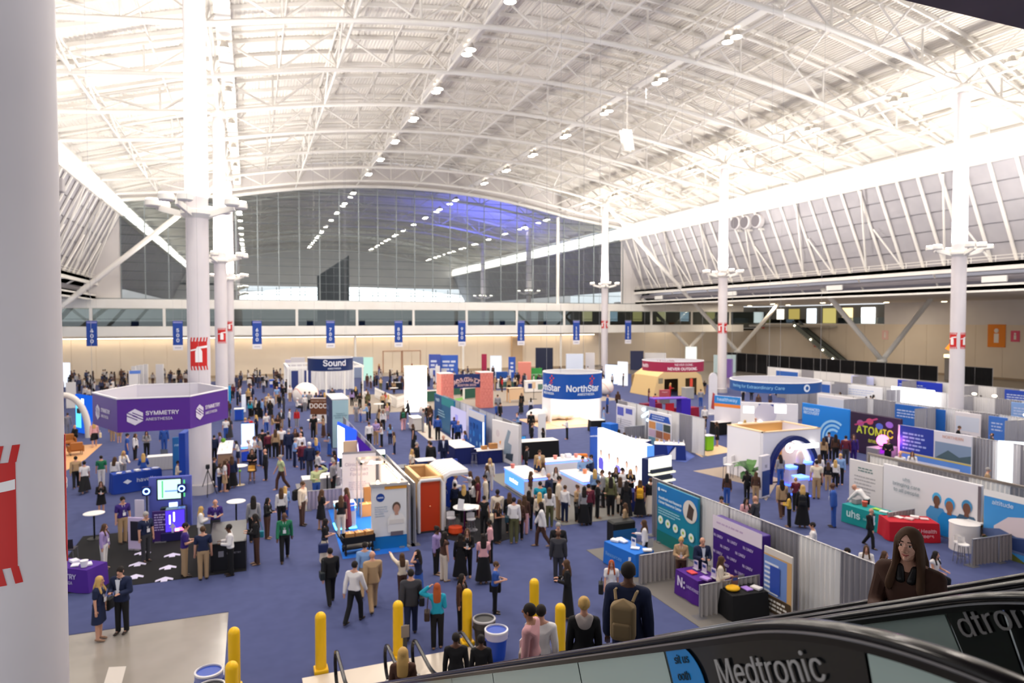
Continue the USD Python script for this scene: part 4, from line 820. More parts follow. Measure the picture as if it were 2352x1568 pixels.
# gaming stand
w = Wall('silver-blue backdrop with a television on the black carpet', xy(343, 1213), xy(441, 1206), 2.15, '#5a63b8', .15); u = w.L
w.rect(.3, u - .37, 1.15, 2.07, '#17171c', 'television_frame', t=.002); w.rect(.35, u - .42, 1.2, 2.02, '#bfe8dc', 'television', 1.3)
w.rect(.5, .56, 1.25, 1.98, '#58c080', 'screen_graphic', 1.2); w.rect(1.35, 1.41, 1.25, 1.98, '#58c080', 'screen_graphic', 1.2); w.rect(.62, 1.28, 1.5, 1.56, '#6a8fe0', 'screen_graphic', 1.2)
for q, (px, py, lab) in enumerate(((340, 1152, 'left'), (420, 1144, 'right'))):
    p = xy(px, py + 62); t = T('fan_speaker', f'square speaker with glowing blue ring {lab} of the television', 'speaker', (p[0], p[1] - .25, .022)); t.part('cabinet', B().box(-.17, .17, -.05, .1, 1.45, 1.82, bev=.02), C('#1a2060')); t.part('ring', B().path([(.11 * math.cos(a), -.06, 1.64 + .11 * math.sin(a)) for a in np.linspace(0, 6.28, 17)[:-1]], .022, 6, closed=True), E('#7fb4ff', 6)); t.part('pole', B().tube((0, .05, 0), (0, .05, 1.46), .03, 8).box(-.2, .2, -.1, .2, 0, .02), C('#222'+'228'))
p = xy(400, 1240); t = T('gaming_machine', 'glowing see-through gaming computer case on a dark stand', 'computer', (p[0], p[1], .022))
t.part('stand', B().box(-.45, .45, -.2, .3, 0, .35, bev=.02), C('#1a1550')); t.part('case', B().box(-.3, .42, -.15, .3, .35, 1.25, bev=.02), C('#2a2a70', .2)); t.part('glass_side', B().box(-.28, .40, -.17, -.15, .38, 1.22), E('#5a3ff0', 1.0))
for x, z_, c_ in ((-.15, .8, '#cfd4ff'), (0, .9, '#eef0ff'), (.2, .52, '#ff5a6a'), (.05, .5, '#ff8a9a')): t.part('light_bar', B().box(x, x + .05 if z_ > .6 else x + .16, -.18, -.17, z_ - .12, z_ + .25 if z_ > .6 else z_), E(c_, 4))
p = xy(400, 1215); t = T('console', 'dark control console with a small lit display below the television', 'console', (p[0], p[1], .022)); t.part('desk', B().box(-.5, .5, -.15, .15, 0, .95, bev=.03), C('#16162a')); t.part('display', B().box(-.16, .16, -.16, -.15, .98, 1.16), E('#9fb4ff', 3)); t.part('keyboard', B().box(-.4, .4, -.3, -.1, .95, .98), C('#101014'))
w = Wall('purple notice panel with a white arrow beside the gaming machine', xy(350, 1247), xy(389, 1244), 1.25, '#3a1f66', .06, 'notice_sign', 'sign'); w.lines(.08, .5, 1.12, 7, .1, .045, '#b9aadc', 3); w.poly([(.62, .55), (.74, .75), (.86, .55), (.78, .55), (.78, .35), (.70, .35), (.70, .55)], '#cfc6e8')
w = Wall('leaning pale lilac notice board with a dark window on the black carpet', xy(294, 1262), xy(329, 1264), 1.25, '#c6b4d6', .06, 'notice_board', 'sign'); w.rect(.12, .5, .35, 1.1, '#1a1526')
w = Wall('small white card on a stand behind the leaning lilac board', xy(310, 1222), xy(331, 1222), 1.35, '#d9cfe2', .04, 'notice_card', 'sign')
t = Counter('black counter with a pale hexagon logo on the black carpet', -1.35, -.22, 25.2, 27.8, 1.05, '#131216', '#232126'); t.text('SYMMETRY', .75, .62, .06, '#8d8a94'); t.rect(.25, .42, .55, .75, '#8d8a94', name='emblem')
round_table('white-topped high table with a black stem left of the leaning lilac board', xy(217, 1238), z=.022); round_table('white-topped high table with a black stem beside the black counter', xy(543, 1207), z=.022)
c0, c1 = np.array(xy(200, 1364)), np.array(xy(249, 1341)); d = (c1 - c0) / np.linalg.norm(c1 - c0); n = np.array([-d[1], d[0]])
l0 = c0 - np.array([d[1], -d[0]]) * 0
tb = Table('purple-clothed table with white lettering at the foot of the big column', c0 + n * 1.9, c0, .8, .76, '#4a2188'); tb.text('SYMMETRY', .95, .45, .15, '#c9bfe0', bold=True); tb.text('ANESTHESIA', .95, .27, .1, '#c9bfe0')
items_on(tb, 'leaflet', 'white leaflets on the purple table by the big column', [(1.2, .25), (1.55, .4), (.9, .5)], ['#e6e2ee'], 'leaflets on the purple table'); items_on(tb, 'tub', 'small white tub on the purple table by the big column', [(1.6, .2)], ['#e9e4ea'])
chair('dark folding chair behind the purple table by the big column', xy(160, 1288), 170, '#2a2530')
# leather lounge and blue stand at far left
armchair('brown leather armchair in front, on the orange-tan floor', xy(174, 1044), 200); armchair('brown leather armchair behind, on the orange-tan floor', xy(158, 1026), 20); armchair('brown leather armchair half hidden by the big column', xy(133, 1046), 90)
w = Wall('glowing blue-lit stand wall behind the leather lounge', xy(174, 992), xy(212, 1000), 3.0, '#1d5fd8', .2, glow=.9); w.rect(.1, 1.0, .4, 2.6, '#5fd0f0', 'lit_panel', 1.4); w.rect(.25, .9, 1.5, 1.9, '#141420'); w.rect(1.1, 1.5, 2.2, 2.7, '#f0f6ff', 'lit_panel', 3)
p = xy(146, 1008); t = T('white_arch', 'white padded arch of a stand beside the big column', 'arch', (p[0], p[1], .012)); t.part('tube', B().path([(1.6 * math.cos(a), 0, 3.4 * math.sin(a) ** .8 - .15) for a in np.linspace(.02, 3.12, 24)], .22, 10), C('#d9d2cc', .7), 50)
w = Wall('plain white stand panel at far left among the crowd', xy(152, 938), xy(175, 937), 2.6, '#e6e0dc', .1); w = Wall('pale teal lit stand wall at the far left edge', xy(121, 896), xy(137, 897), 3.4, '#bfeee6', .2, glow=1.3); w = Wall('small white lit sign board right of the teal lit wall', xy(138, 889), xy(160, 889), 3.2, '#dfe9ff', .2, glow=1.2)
w = Wall('white open-fronted stand with blue header at the far left', xy(296, 900), xy(318, 899), 2.6, '#ebe6e4', .8); w.rect(.1, 1.3, 2.2, 2.6, '#5f86d8')
for k, (a, b_, y) in enumerate(((302, 312, 893), (312, 320, 890), (320, 330, 888), (330, 340, 886), (358, 376, 886))): Wall(f'tall white exhibit panel in the far left group, {ordn[k]} from the left', xy(a, y), xy(b_, y), 2.9, '#ece7e6', .12, group='far left white panels')
# ------------------------------------------------------------------ aisle 600
t = Counter('blue gradient reception counter beside the purple sign', *[*sorted((xy(539, 967)[0], xy(560, 966)[0])), xy(540, 967)[1], xy(540, 967)[1] + .8], 1.05, '#1a5fb8', '#e9e5e2'); t.rect(.05, .6, .1, .9, '#1740a8')
p = xy(556, 948); w = Wall('tilted white lit tablet board on the blue gradient counter stand', p, xy(565, 946), 1.7, '#e8f0ff', .06, 'tablet_board', 'screen')
w = Wall('cyan banner panel peeking from behind the purple sign', xy(523, 950), xy(531, 949), 2.6, '#1f93cc', .1, 'banner_panel', 'banner')
p = xy(570, 1047); monitor('upright glowing pale blue screen among the crowd right of the columns', p, -8, .8, 1.5, 1.35, '#b9cdfb', 1.7)
t = Counter('white lit refreshment counter beside the slim columns', xy(500, 1085)[0], xy(531, 1085)[0], xy(515, 1082)[1], xy(515, 1050)[1], 1.05, '#9a7a60', '#efe9e6')
for i in range(4): p = t.t.loc + np.array([(-.4, .3, -.1, .4)[i] * t.w, (-.6, -.2, .2, .5)[i] * t.d, 0]); single('cake_stand', f'small white treat stand on the refreshment counter, {ordn[i]} along it', 'tray', B().lathe([(.08, 0), (.02, .02), (.02, .12), (.14, .13), (.14, .15)], p[0], p[1], 14).off((0, 0, 1.062)), C('#f0ebe8', .4), 40, group='treat stands')
p = t.t.loc + np.array([-.5 * t.w, .75 * t.d, 0]); single('green_plant_ball', 'small round green plant on the refreshment counter', 'plant', B().ball((p[0], p[1], 1.2), .14, 2), C('#5f8f2a', .8))
t = Counter('white rounded counter with blue glow beside the upright screen', xy(555, 1060)[0], xy(575, 1060)[0], xy(560, 1062)[1], xy(560, 1062)[1] + .6, 1.0, '#2f55d8', '#e6e4f0', '#4f7fff', 5)
round_table('white cafe table with a small plant near the crowd on aisle 600', xy(551, 1114), 1.05, .4, stem='#b09a70'); stool('gold-seated stool right of the small cafe table', xy(578, 1110), '#c89a4a', '#5a4a3a')
p = xy(551, 1085, 1.06); single('succulent', 'tiny green plant on the white cafe table', 'plant', B().ball((*p, 1.14), .07, 1), C('#6aa03a', .8))
for k, (px, py) in enumerate(((633, 890), (642, 897))): p = xy(px, py); t = T('striped_counter', f'blue and white striped counter in the far aisle, {("left", "right")[k]} one', 'counter', (p[0], p[1], .012)); t.part('body', B().box(-.7, .7, 0, .7, 0, 1.0, bev=.02), C('#1c3fb0')); t.part('stripe', B().box(-.71, .71, -.01, .71, .45, .85), C('#e8e6f0')); t.part('top', B().box(-.73, .73, -.03, .73, 1.0, 1.04), C('#2f6fd8'))
# white pavilion
pv = T('white_pavilion', 'white post-and-beam pavilion below the round navy sign', 'pavilion', (*xy(662, 915), .012)); a, c = np.array(xy(662, 915)), np.array(xy(830, 906)); c = np.array([c[0], a[1]]); W_ = c[0] - a[0]; D_ = 7.5; Hh = 3.3
for i in range(13):
    x = W_ * i / 12
    for y in ((0, D_) if i % 3 == 0 else (D_,)): pv.part('post', B().box(x - .09, x + .09, y - .09, y + .09, 0, Hh, bev=.02), C('#efece9'))
for y in (0, D_): pv.part('beam', B().box(-.15, W_ + .15, y - .12, y + .12, Hh, Hh + .25), C('#f2efec'))
for x in (0, W_ / 2, W_): pv.part('beam', B().box(x - .12, x + .12, 0, D_, Hh, Hh + .25), C('#f2efec'))
for i in range(12): pv.part('back_panel', B().box(W_ * i / 12 + .1, W_ * (i + 1) / 12 - .1, D_ - .05, D_ + .05, .1, Hh - .15), C('#e4e0df'))
for i, x in enumerate((.35, 1.75)): pv.part('navy_banner', B().box(x, x + .75, -.05, 0, .1, 3.1), C('#27356f')); 
p = xy(702, 935); bb = T('giant_baseball', 'giant white baseball with red stitching by the white pavilion', 'baseball', (p[0], p[1], .012))
def baseball(bb, r):
    m = trimesh.creation.icosphere(3, r); bb.part('ball', (np.array(m.vertices) + (0, 0, r), m.faces), C('#f0e6df', .6), True)
    th_ = np.linspace(0, 2 * math.pi, 60, endpoint=False); s_ = np.stack([np.cos(th_) + .0 * th_, np.sin(th_), .62 * np.sin(2 * th_ + .6)], -1); s_[:, 0] *= .9; s_ /= np.linalg.norm(s_, axis=1, keepdims=True); bb.part('seam', B().path(s_ * r * 1.0 + (0, 0, r), r * .035, 5, closed=True), C('#e2a49c', .7))
baseball(bb, 1.25)
for px, py, r, lab in ((975, 955, .52, 'small baseball beside the glowing white tower'), (787, 958, .5, 'pale baseball behind the pale blue tower'), (1390, 907, .95, 'large baseball half hidden by the blue drum sign')):
    p = xy(px, py); q = T('giant_baseball', lab, 'baseball', (p[0], p[1], .012)); baseball(q, r)
w = Wall('brown backdrop with white western lettering', xy(713, 972), xy(750, 972), 2.2, '#6a3d22', .15); w.rect(0, w.L, 0, .75, '#e4deda'); w.text('DOCC', w.L * .5, 1.3, .38, '#efe6dc', bold=True); w.text('WELCOME TO THE', w.L * .5, 1.85, .1, '#d9c8b8'); w.rect(.05, w.L - .05, 2.1, 2.2, '#f0e2dc')
# pale blue tower
a, c = xy(764, 1030), xy(801, 1028); tw_ = T('display_tower', 'tall pale blue square tower beside the drape wall', 'display tower', (a[0], a[1], .012)); wd = c[0] - a[0]
tw_.part('core', B().box(0, wd, 0, 3.4, 0, 3.35, bev=.02), C('#e6e2e2')); tw_.part('front_panel', B().box(0, wd, -.04, 0, .05, 3.3), C('#9dbac2', .5)); tw_.part('side_panel', B().box(-.04, 0, 0, 3.4, .05, 3.3), C('#1d2a55')); tw_.part('roof', B().box(-.03, wd + .03, -.05, 3.4, 3.35, 3.42), C('#efeceb'))
for i, ln in enumerate(('Purpose in', 'the heart of care', 'at every step')): tw_.part('lettering', text(B(), ln, .085, (wd / 2, -.05, 2.35 - i * .14), (1, 0, 0), (0, 0, 1), (0, -1, 0), .006, 'c'), C('#4a6a78'))
for i in range(2): tw_.part('lettering', text(B(), 'CARE', .3, (-.05, 2.4, 2.4 - .45 * i), (0, -1, 0), (0, 0, 1), (-1, 0, 0), .006, 'c'), C('#6f7fa8'))
# ------------------------------------------------------------------ drape wall between aisles 600 and 700
drape_row('long grey and white drape wall between aisles 600 and 700', (5.75, 25.6), (5.75, 45.5), 2.4, ('#8f8d92', '#dcd9d8', '#8f8d92', '#e0dddc'), 1.55)
w = Wall('white and blue lit panel at the far end of the drape wall', (5.0, 42.5), (5.55, 38.8), 2.5, '#2f56e8', .1, glow=1.3); w.rect(.1, 1.6, .3, 2.3, '#f4f8ff', 'lit_panel', 3.0)
w = Wall('purple lit stand wall with white streaks against the drape wall', (5.45, 37.6), (5.5, 33.6), 2.35, '#5a2fb0', .1, glow=.55); w.poly([(.3, 1.9), (.5, 2.1), (1.3, .9), (1.1, .8)], '#e8dcff', 'print', 1.6); w.poly([(2.6, 1.5), (2.8, 1.7), (3.9, .5), (3.5, .4)], '#f0e8ff', 'print', 1.6); w.text('neuro', 1.8, 1.5, .16, '#cfc0f0', glow=1.0)
w = Wall('pale plywood tall panel in front of the purple lit wall', (4.6, 36.6), (5.35, 36.6), 2.3, '#dcbd98', .08, 'plywood_panel', 'display panel')
w = Wall('tall white banner wall lettered Clinician Led', (3.95, 31.9), (5.5, 31.75), 2.6, '#ece0dc', .1, 'banner_wall', 'banner wall'); w.text(['Clinician Led.', 'Clinician', 'Focused'], w.L / 2, 1.95, .15, '#a58f9c', gap=1.55); w.lines(.3, 1.25, 1.2, 5, .085, .04, '#c4b4bb', 5); w.rect(0, w.L, 2.52, 2.62, '#8c8486'); w.rect(.0, w.L, 0, .4, '#2a6aa8')
w = Wall('white end panel with printed portrait of a person in a white coat', (4.25, 25.55), (5.6, 25.5), 2.45, '#dcd8d6', .12, 'banner_wall', 'banner wall'); u = w.L
w.rect(0, u, 0, .5, '#0f6cab'); w.disc(.34, 2.0, .16, '#1a3f8c'); w.text('AANA', .34, 1.97, .06, '#e8ebf4', bold=True); w.rect(.5, u, 2.3, 2.42, '#f0a23a'); w.text(['Discover why', 'thousands of', 'clinicians trust', 'our AANA', 'community'], .12, 1.62, .055, '#9fb0c4', 'l', gap=1.6); w.figure(.95, .62, .98, '#e6dfd8', '#b98a74', '#5a4538'); w.poly([(.66, .95), (1.24, .95), (1.22, 1.12), (.68, 1.12)], '#d9cfc6', 'printed_photo'); w.rect(.72, 1.2, .5, .66, '#6d6268')
w.t.part('truss_top', B().box(-.05, u + .05, -.1, .25, 2.45, 2.55), C('#c9c4c0', .3, .6)); [w.t.part('spot_lamp', B().lathe([(.03, 2.55), (.05, 2.58), (.05, 2.64), (.02, 2.66)], x, .05, 10), E('#ffdca0', 14)) for x in (.25, .65, 1.05)]
bx = T('truss_light_box', 'small square light truss over the tan back of the orange-trimmed stand', 'truss', (5.0, 30.6, .012)); [bx.part('rail', B().box(*r_, 2.38, 2.48), C('#b4aca8', .3, .6)) for r_ in ((-.5, .6, -.7, -.62), (-.5, .6, .5, .58), (-.5, -.42, -.7, .58), (.52, .6, -.7, .58))]; [bx.part('leg', B().box(x, x + .06, y, y + .06, 0, 2.4), C('#b4aca8', .3, .6)) for x in (-.5, .54) for y in (-.7, .52)]; [bx.part('spot_lamp', B().lathe([(.02, 2.3), (.06, 2.32), (.06, 2.38)], x, 0, 10), E('#ffe0b0', 14)) for x in (-.3, .1)]
bx.part('crossbeam', B().box(-.5, .6, -.03, .03, 2.3, 2.36), C('#b4aca8', .3, .6))
w = Wall('white lit stand back wall with an orange edge behind the portrait panel', (5.6, 31.4), (5.62, 25.9), 2.3, '#efe9e4', .06); w.rect(0, w.L, 2.2, 2.3, '#f0a23a')
lamp('RectLight', 'stand_spots', (4.9, 28.6, 2.5), (0, -50, 0), (1, .82, .6), 60, Width=.5, Height=3.0, norm=True)
k1 = Counter('slanted information kiosk with blue glowing foot on the bright blue carpet', 3.3, 4.1, 28.6, 29.5, 1.0, '#b9bcc4', '#ece7e4', '#6fd0ff', 3); k1.t.part('tilted_screen', B().xf(lambda v: v).box(-.05, .35, -.48, -.44, .75, 1.1), E('#3f6fd8', 1.0)); k1.t.part('glow_foot', B().box(-.44, .44, -.5, .5, .0, .035), E('#4fd0ff', 6))
def carton(label, x, y, z, w=.5, d=.4, h=.4, rot=0, col='#b9824e'):
    t = T('carton', label, 'box', (x, y, z), rot, 'cardboard cartons'); t.part('body', B().box(-w / 2, w / 2, -d / 2, d / 2, 0, h, bev=.01), C(col, .8)); t.part('flap', B().box(-w / 2, w / 2, -d / 2 - .02, 0, h, h + .012), C('#c9965f', .8)); t.part('tape', B().box(-.03, .03, -d / 2 - .003, d / 2, h + .012, h + .015), C('#d9b98a'))
carton('large cardboard carton standing on the bright blue carpet', *xy(843, 1184), .022, .6, .45, .55); carton('cardboard carton leaning behind the large one on the bright blue carpet', *xy(850, 1162), .022, .6, .2, .9, 4)
p = xy(818, 1160); pl = T('small_plant', 'small dark green pot plant beside the cardboard cartons', 'plant', (p[0], p[1], .022)); pl.part('pot', B().lathe([(.1, 0), (.14, .22), (.13, .22)], n=14), C('#6f6a60'), 40)
rr_ = random.Random(4)
def leafy(b, n, h, l, r_):
    for i in range(n):
        a = i * 2.4; e = r_.uniform(.35, .9); d = np.array([math.cos(a), math.sin(a), 0]); s = np.array([-d[1], d[0], 0]); pts = []
        for f in (0, .35, .7, 1.0): c_ = np.array([0, 0, h]) + d * l * f * math.cos(e) + np.array([0, 0, l * f * math.sin(e) - .5 * l * f * f]); wd_ = l * .2 * math.sin(max(.06, f * 2.9)); pts.append([c_ - s * wd_, c_ + np.array([0, 0, -.02]), c_ + s * wd_])
        b.grid(pts)
    return b
pl.part('leaves', leafy(B(), 14, .22, .42, rr_), C('#3d5a34', .6))
p = xy(822, 1268); ct = T('utility_cart', 'black wheeled cart loaded with cardboard boxes on the bright blue carpet', 'cart', (p[0], p[1], .022), 4)
ct.part('tray', B().box(-.6, .6, -.3, .3, .42, .5).box(-.6, .6, -.3, -.27, .5, .68).box(-.6, .6, .27, .3, .5, .68).box(-.6, -.57, -.3, .3, .5, .68).box(.57, .6, -.3, .3, .5, .68), C('#121214', .5)); ct.part('shelf', B().box(-.55, .55, -.28, .28, .2, .24), C('#121214', .5))
for x in (-.5, .5):
    for y in (-.25, .25): ct.part('post', B().box(x - .03, x + .03, y - .03, y + .03, .15, .45), C('#121214')); ct.part('wheel', B().path([(x + .0, y + .09 * math.cos(a), .1 + .09 * math.sin(a)) for a in np.linspace(0, 6.28, 13)[:-1]], .03, 6, closed=True).lathe([(.02, .0)] * 2, 0, 0, 3), C('#0c0c0e'))
ct.part('handle', B().path([(-.6, -.25, .5), (-.8, -.25, .85), (-.8, .25, .85), (-.6, .25, .5)], .02, 6), C('#121214'))
for i, (x, y) in enumerate(((-.3, 0), (.05, .02), (.4, .05))):
    q = (p[0] + x, p[1] + y); carton(f'open cardboard box on the black cart, {ordn[i]} from the left', q[0], q[1], .53, .3, .35, .26, 8 * i, '#c08a55')
# medical machines on the grey carpet
for i, (px, py, lab) in enumerate(((800, 1112, 'white medical trolley with a screen beside the person in the purple polo'), (778, 1128, 'low white machine with a mint green ball beside the medical trolley'))):
    p = xy(px, py); t = T('medical_machine', lab, 'machine', (p[0], p[1], .022)); t.part('base', B().box(-.35, .35, -.3, .3, 0, .3 if i else .9, bev=.04), C('#e4e0e2', .4)); t.part('column', B().box(-.06, .12, -.05, .12, .3, 1.5, bev=.03), C('#dcd8dc', .4))
    if i == 0: t.part('worktop', B().box(-.42, .42, -.36, .34, .9, .95, bev=.02), C('#efecee', .35)); t.part('screen', B().box(-.1, .0, -.25, .25, 1.2, 1.6, bev=.02), C('#cfcbd0', .3)); t.part('drawer', B().box(-.2, .2, -.32, -.3, .4, .8), C('#b9b3bb', .4))
    else: t.part('ball', B().ball((-.3, -.25, .4), .13, 2), C('#4fb894', .4), True); t.part('arm', B().path([(-.1, -.1, .3), (.1, -.3, .7), (.3, -.2, .9)], .03, 6), C('#d9d5da', .4))
tbm = Table('white draped meeting table at the edge of aisle 600', (2.4, 35.0), (4.2, 35.0), .9, .75, '#a39fa4', '#ece8e8'); round_table('small high table with leaflets behind the person in the pale green top', xy(752, 1135), 1.05, .3)
p = xy(800, 1060); monitor('dark tilted monitor on a stand in front of the purple lit wall', (4.4, 34.4), -20, .5, .4, 1.6, '#31404c', .4)
half_wall('low lilac-grey drape beside the kiosk on aisle 600', (2.4, 32.1), (4.0, 32.1), .9, '#9a93a8')
# ------------------------------------------------------------------ right side of that wall: grey drapes and the orange cabin
drape_row('tall grey drape wall beside the orange cabin', (5.95, 25.6), (5.95, 31.5), 2.45, ('#9b999e', '#b4b2b6'), 1.5)
cb = T('orange_cabin', 'open-topped meeting cabin with an orange-red front and tan lining', 'meeting cabin', (6.45, 26.9, .012)); ow, od = 2.0, 2.6
cb.part('front', B().box(0, .85, -.04, .04, .06, 2.1, bev=.02), C('#c23a10', .5)); cb.part('base', B().box(-.08, ow, -.06, od, 0, .08), C('#2c2a2c'))
cb.part('side_wall', B().box(-.06, .06, 0, od, .06, 2.25), C('#d8b07c', .7)); cb.part('side_wall', B().box(.85, .97, 0, od, .06, 2.25), C('#d8b07c', .7)); cb.part('rear_wall', B().box(0, .97, od - .08, od, .06, 2.25), C('#d0a672', .7))
cb.part('white_frame', B().path([(-.06, -.08, .05), (-.06, -.08, 2.05), (.02, -.08, 2.2), (.85, -.08, 2.2), (.95, -.08, 2.05), (.95, -.08, .05)], .07, 8), C('#d9d5d6', .45), 50); cb.part('lamp', B().ball((.42, -.06, 1.1), .03, 1), C('#ffb080'))
cb.part('tan_rim', B().box(-.08, 1.0, -.06, .1, 2.22, 2.3).box(-.08, .08, 0, od, 2.22, 2.3).box(.84, 1.0, 0, od, 2.22, 2.3).box(-.08, 1.0, od - .12, od, 2.22, 2.3), C('#e2bf8c', .6))
rb = T('ribbed_shelter', 'white ribbed curved shelter attached to the orange cabin', 'shelter', (7.5, 27.2, .012))
for i in range(9): y = .28 * i; rb.part('rib', B().path([(0, y, .05), (0, y, 1.95), (.1, y, 2.2), (.35, y, 2.32), (1.1, y, 2.34)], .14, 6), C('#ddd8d8', .5), 50)
rb.part('orange_stool', B().lathe([(.2, 0), (.3, .1), (.28, .3)], .3, -.9, 14), C('#d8481a'), 40)
rug('dark oval carpet under the white cafe tables by the orange cabin', [(8.9 + 1.9 * math.cos(a), 27.0 + 2.3 * math.sin(a)) for a in np.linspace(0, 6.28, 28)[:-1]], '#151318')
round_table('white cafe table with a laptop stand and orange print by the orange cabin', xy(1067, 1222), 1.05, .48, stem='#5a1a50', z=.022); round_table('white cafe table partly hidden behind the one with orange print', xy(1083, 1218), .98, .42, stem='#8a8890', z=.022)
for i, (px, py) in enumerate(((1036, 1222), (1082, 1225))): stool(f'low white stool {("left", "right")[i]} of the cafe tables by the orange cabin', xy(px, py), '#dcd8da', '#8a8890', .62, .022)
p = at(1062, 1170, 1.06); t = T('tablet_stand', 'white tablet stand on the cafe table by the orange cabin', 'tablet stand', (p[0], p[1], 1.064)); t.part('panel', B().bar((-.1, 0, 0), (-.02, .05, .42), .3, .02), C('#d9d6da')); t.part('foot', B().box(-.16, .1, -.1, .12, 0, .02), C('#c9c6ca'))
p = at(1075, 1166, 1.06); single('orange_print', 'orange lettering sticker on the white cafe table top', 'sticker', text(B(), 'prep', .1, (p[0] - .02, p[1] - .05, 1.064), (1, 0, 0), (0, 1, 0), (0, 0, 1), .004, 'c', True), C('#e05a20'))
w = Wall('royal blue banner behind the ribbed shelter', (8.3, 30.3), (9.0, 30.0), 2.3, '#1d3fa8', .06, 'banner_panel', 'banner')
# red-topped table and green booth of aisle 700 on the left
tb = Table('dark table with red bowls behind the orange cabin', (6.6, 33.2), (8.6, 33.2), .8, .76, '#1a1618', '#e4dcda'); items_on(tb, 'tub', [f'red bowl on the dark table behind the orange cabin, {o} from the left' for o in ordn[:3]], [(.3, .3), (.7, .5), (1.2, .3)], ['#d83a30']); items_on(tb, 'leaflet', 'white plates on the dark red-bowl table', [(.5, .2), (1.0, .6)], ['#ece6e4'], 'plates on the red-bowl table')
w = Wall('dark green upright cabinet with a glowing white slanted top', (6.15, 36.2), (6.75, 36.1), 1.55, '#274a40', .6, 'lit_cabinet', 'display cabinet'); w.t.part('lit_top', B().box(0, w.L, -.02, .9, 1.55, 1.62), E('#fdfbe8', 2.4)); w.disc(.33, 1.1, .18, '#e6e2e0'); w.poly([(.2, 1.05), (.46, 1.05), (.4, 1.18), (.26, 1.18)], '#c8503a')
drape_row('short white drape divider across the aisle 700 stands', (6.1, 32.4), (6.1, 36.0), 1.3, ('#e6e3e2',), 1.4)
t = Counter('grey slanted display counter with a tilted screen near the aisle 700 drapes', 7.0, 7.8, 34.9, 35.7, 1.0, '#8f8a90', '#6a6a72'); t = Counter('navy counter with a handbag on it beside the person in tan top', 8.6, 9.6, 36.2, 37.0, 1.0, '#1c2f66', '#e6e2e4')
w = Wall('white curtained lilac panel left of the long drape wall ridge', (6.1, 46.0), (6.1, 38.0), 1.6, '#e8e3e2', .1)
# ------------------------------------------------------------------ centre: lounge with the brick gate
gt_ = T('brick_gate', 'coral brick gateway with a navy sign reading AANA CONNECT', 'gateway', (20.0, 63.6, .022))
cor = NOISE('coral_brick', '#dc7f72', '#e58e80', 6, .8)
xa, xb = xy(1008, 940)[0], xy(1040, 940)[0]; xc_, xd = xy(1099, 936)[0], xy(1132, 936)[0]
for x0, x1 in ((xa, xb), (xc_, xd)):
    pil = gt_.part('pillar', B().box(x0, x1, 63.2, 64.8, 0, 3.55), cor, w=True)
    for r in range(11): [gt_.part('brick', B().box(x0 + (x1 - x0) * (j + (.5 if r % 2 else 0)) / 4 - (.0), min(x1, x0 + (x1 - x0) * (j + 1 + (.5 if r % 2 else 0)) / 4) - .03, 63.16, 63.2, .05 + r * .318, .34 + r * .318), cor, w=True, parent=pil) for j in range(4) if x0 + (x1 - x0) * (j + (.5 if r % 2 else 0)) / 4 < x1 - .1]
    gt_.part('cap', B().box(x0 - .03, x1 + .03, 63.15, 64.85, 3.55, 3.6), C('#efe0da'), w=True)
gt_.part('sign_board', B().box(xb, xc_, 63.3, 63.45, 2.1, 3.45), C('#1c2c60'), w=True)
b = B(); s_ = 'AANA CONNECT'; Wd = xc_ - xb
for i, ch in enumerate(s_):
    if ch != ' ': f_ = (i + .5) / len(s_) - .5; a_ = -f_ * .8; text(b, ch, .42, ((xb + xc_) / 2 + f_ * Wd * .9, 63.29, 2.72 - f_ * f_ * 1.2), (math.cos(a_), 0, math.sin(a_)), (-math.sin(a_), 0, math.cos(a_)), (0, -1, 0), .02, 'c', True)
gt_.part('lettering', b, C('#e3b9b6'), w=True); b = B(); text(b, 'BOSTON 2025', .2, ((xb + xc_) / 2, 63.29, 2.28), (1, 0, 0), (0, 0, 1), (0, -1, 0), .02, 'c', True); gt_.part('lettering', b, C('#e3b9b6'), w=True)
w = Wall('plain coral brick block to the right behind the gateway', xy(1190, 882), xy(1220, 882), 3.0, '#e08a7a', 1.2, 'brick_block', 'display wall')
w = Wall('green sponsor panel behind the blue drum sign', xy(1220, 878), xy(1245, 877), 2.0, '#3f9a48', .1); w.text('sponsored', w.L / 2, 1.0, .26, '#d9efd9')
t = T('glowing_tower', 'glowing white square tower in the baseball lounge', 'light tower', (*xy(957, 947), .022)); t.part('light_body', B().box(-.95, .95, -.2, .9, .1, 4.25, bev=.03), E('#fffdf0', 3.2)); t.part('cap', B().box(-1.0, 1.0, -.25, .95, 4.25, 4.4), E('#fff8d8', 2.0)); t.part('foot', B().box(-.9, .9, -.15, .85, 0, .1), C('#c9c6c0'))
fn = T('picket_fence', 'white picket fence around the lounge seating', 'fence', (*xy(862, 920), .022)); f0, f1, f2 = np.array(xy(862, 912)), np.array(xy(910, 937)), np.array(xy(944, 925))
for a, c in ((f0, f1), (f1, f2)):
    L = np.linalg.norm(c - a); n = int(L / .32)
    for zz in (.25, .85): fn.part('rail', B().bar((*a, .022 + zz), (*c, .022 + zz), .05, .1), C('#eeeae6'), w=True)
    for i in range(n + 1): q = a + (c - a) * i / n; fn.part('picket', B().box(q[0] - .06, q[0] + .06, q[1] - .03, q[1] + .03, .03, 1.1, rot=20), C('#f0ece8'), w=True)
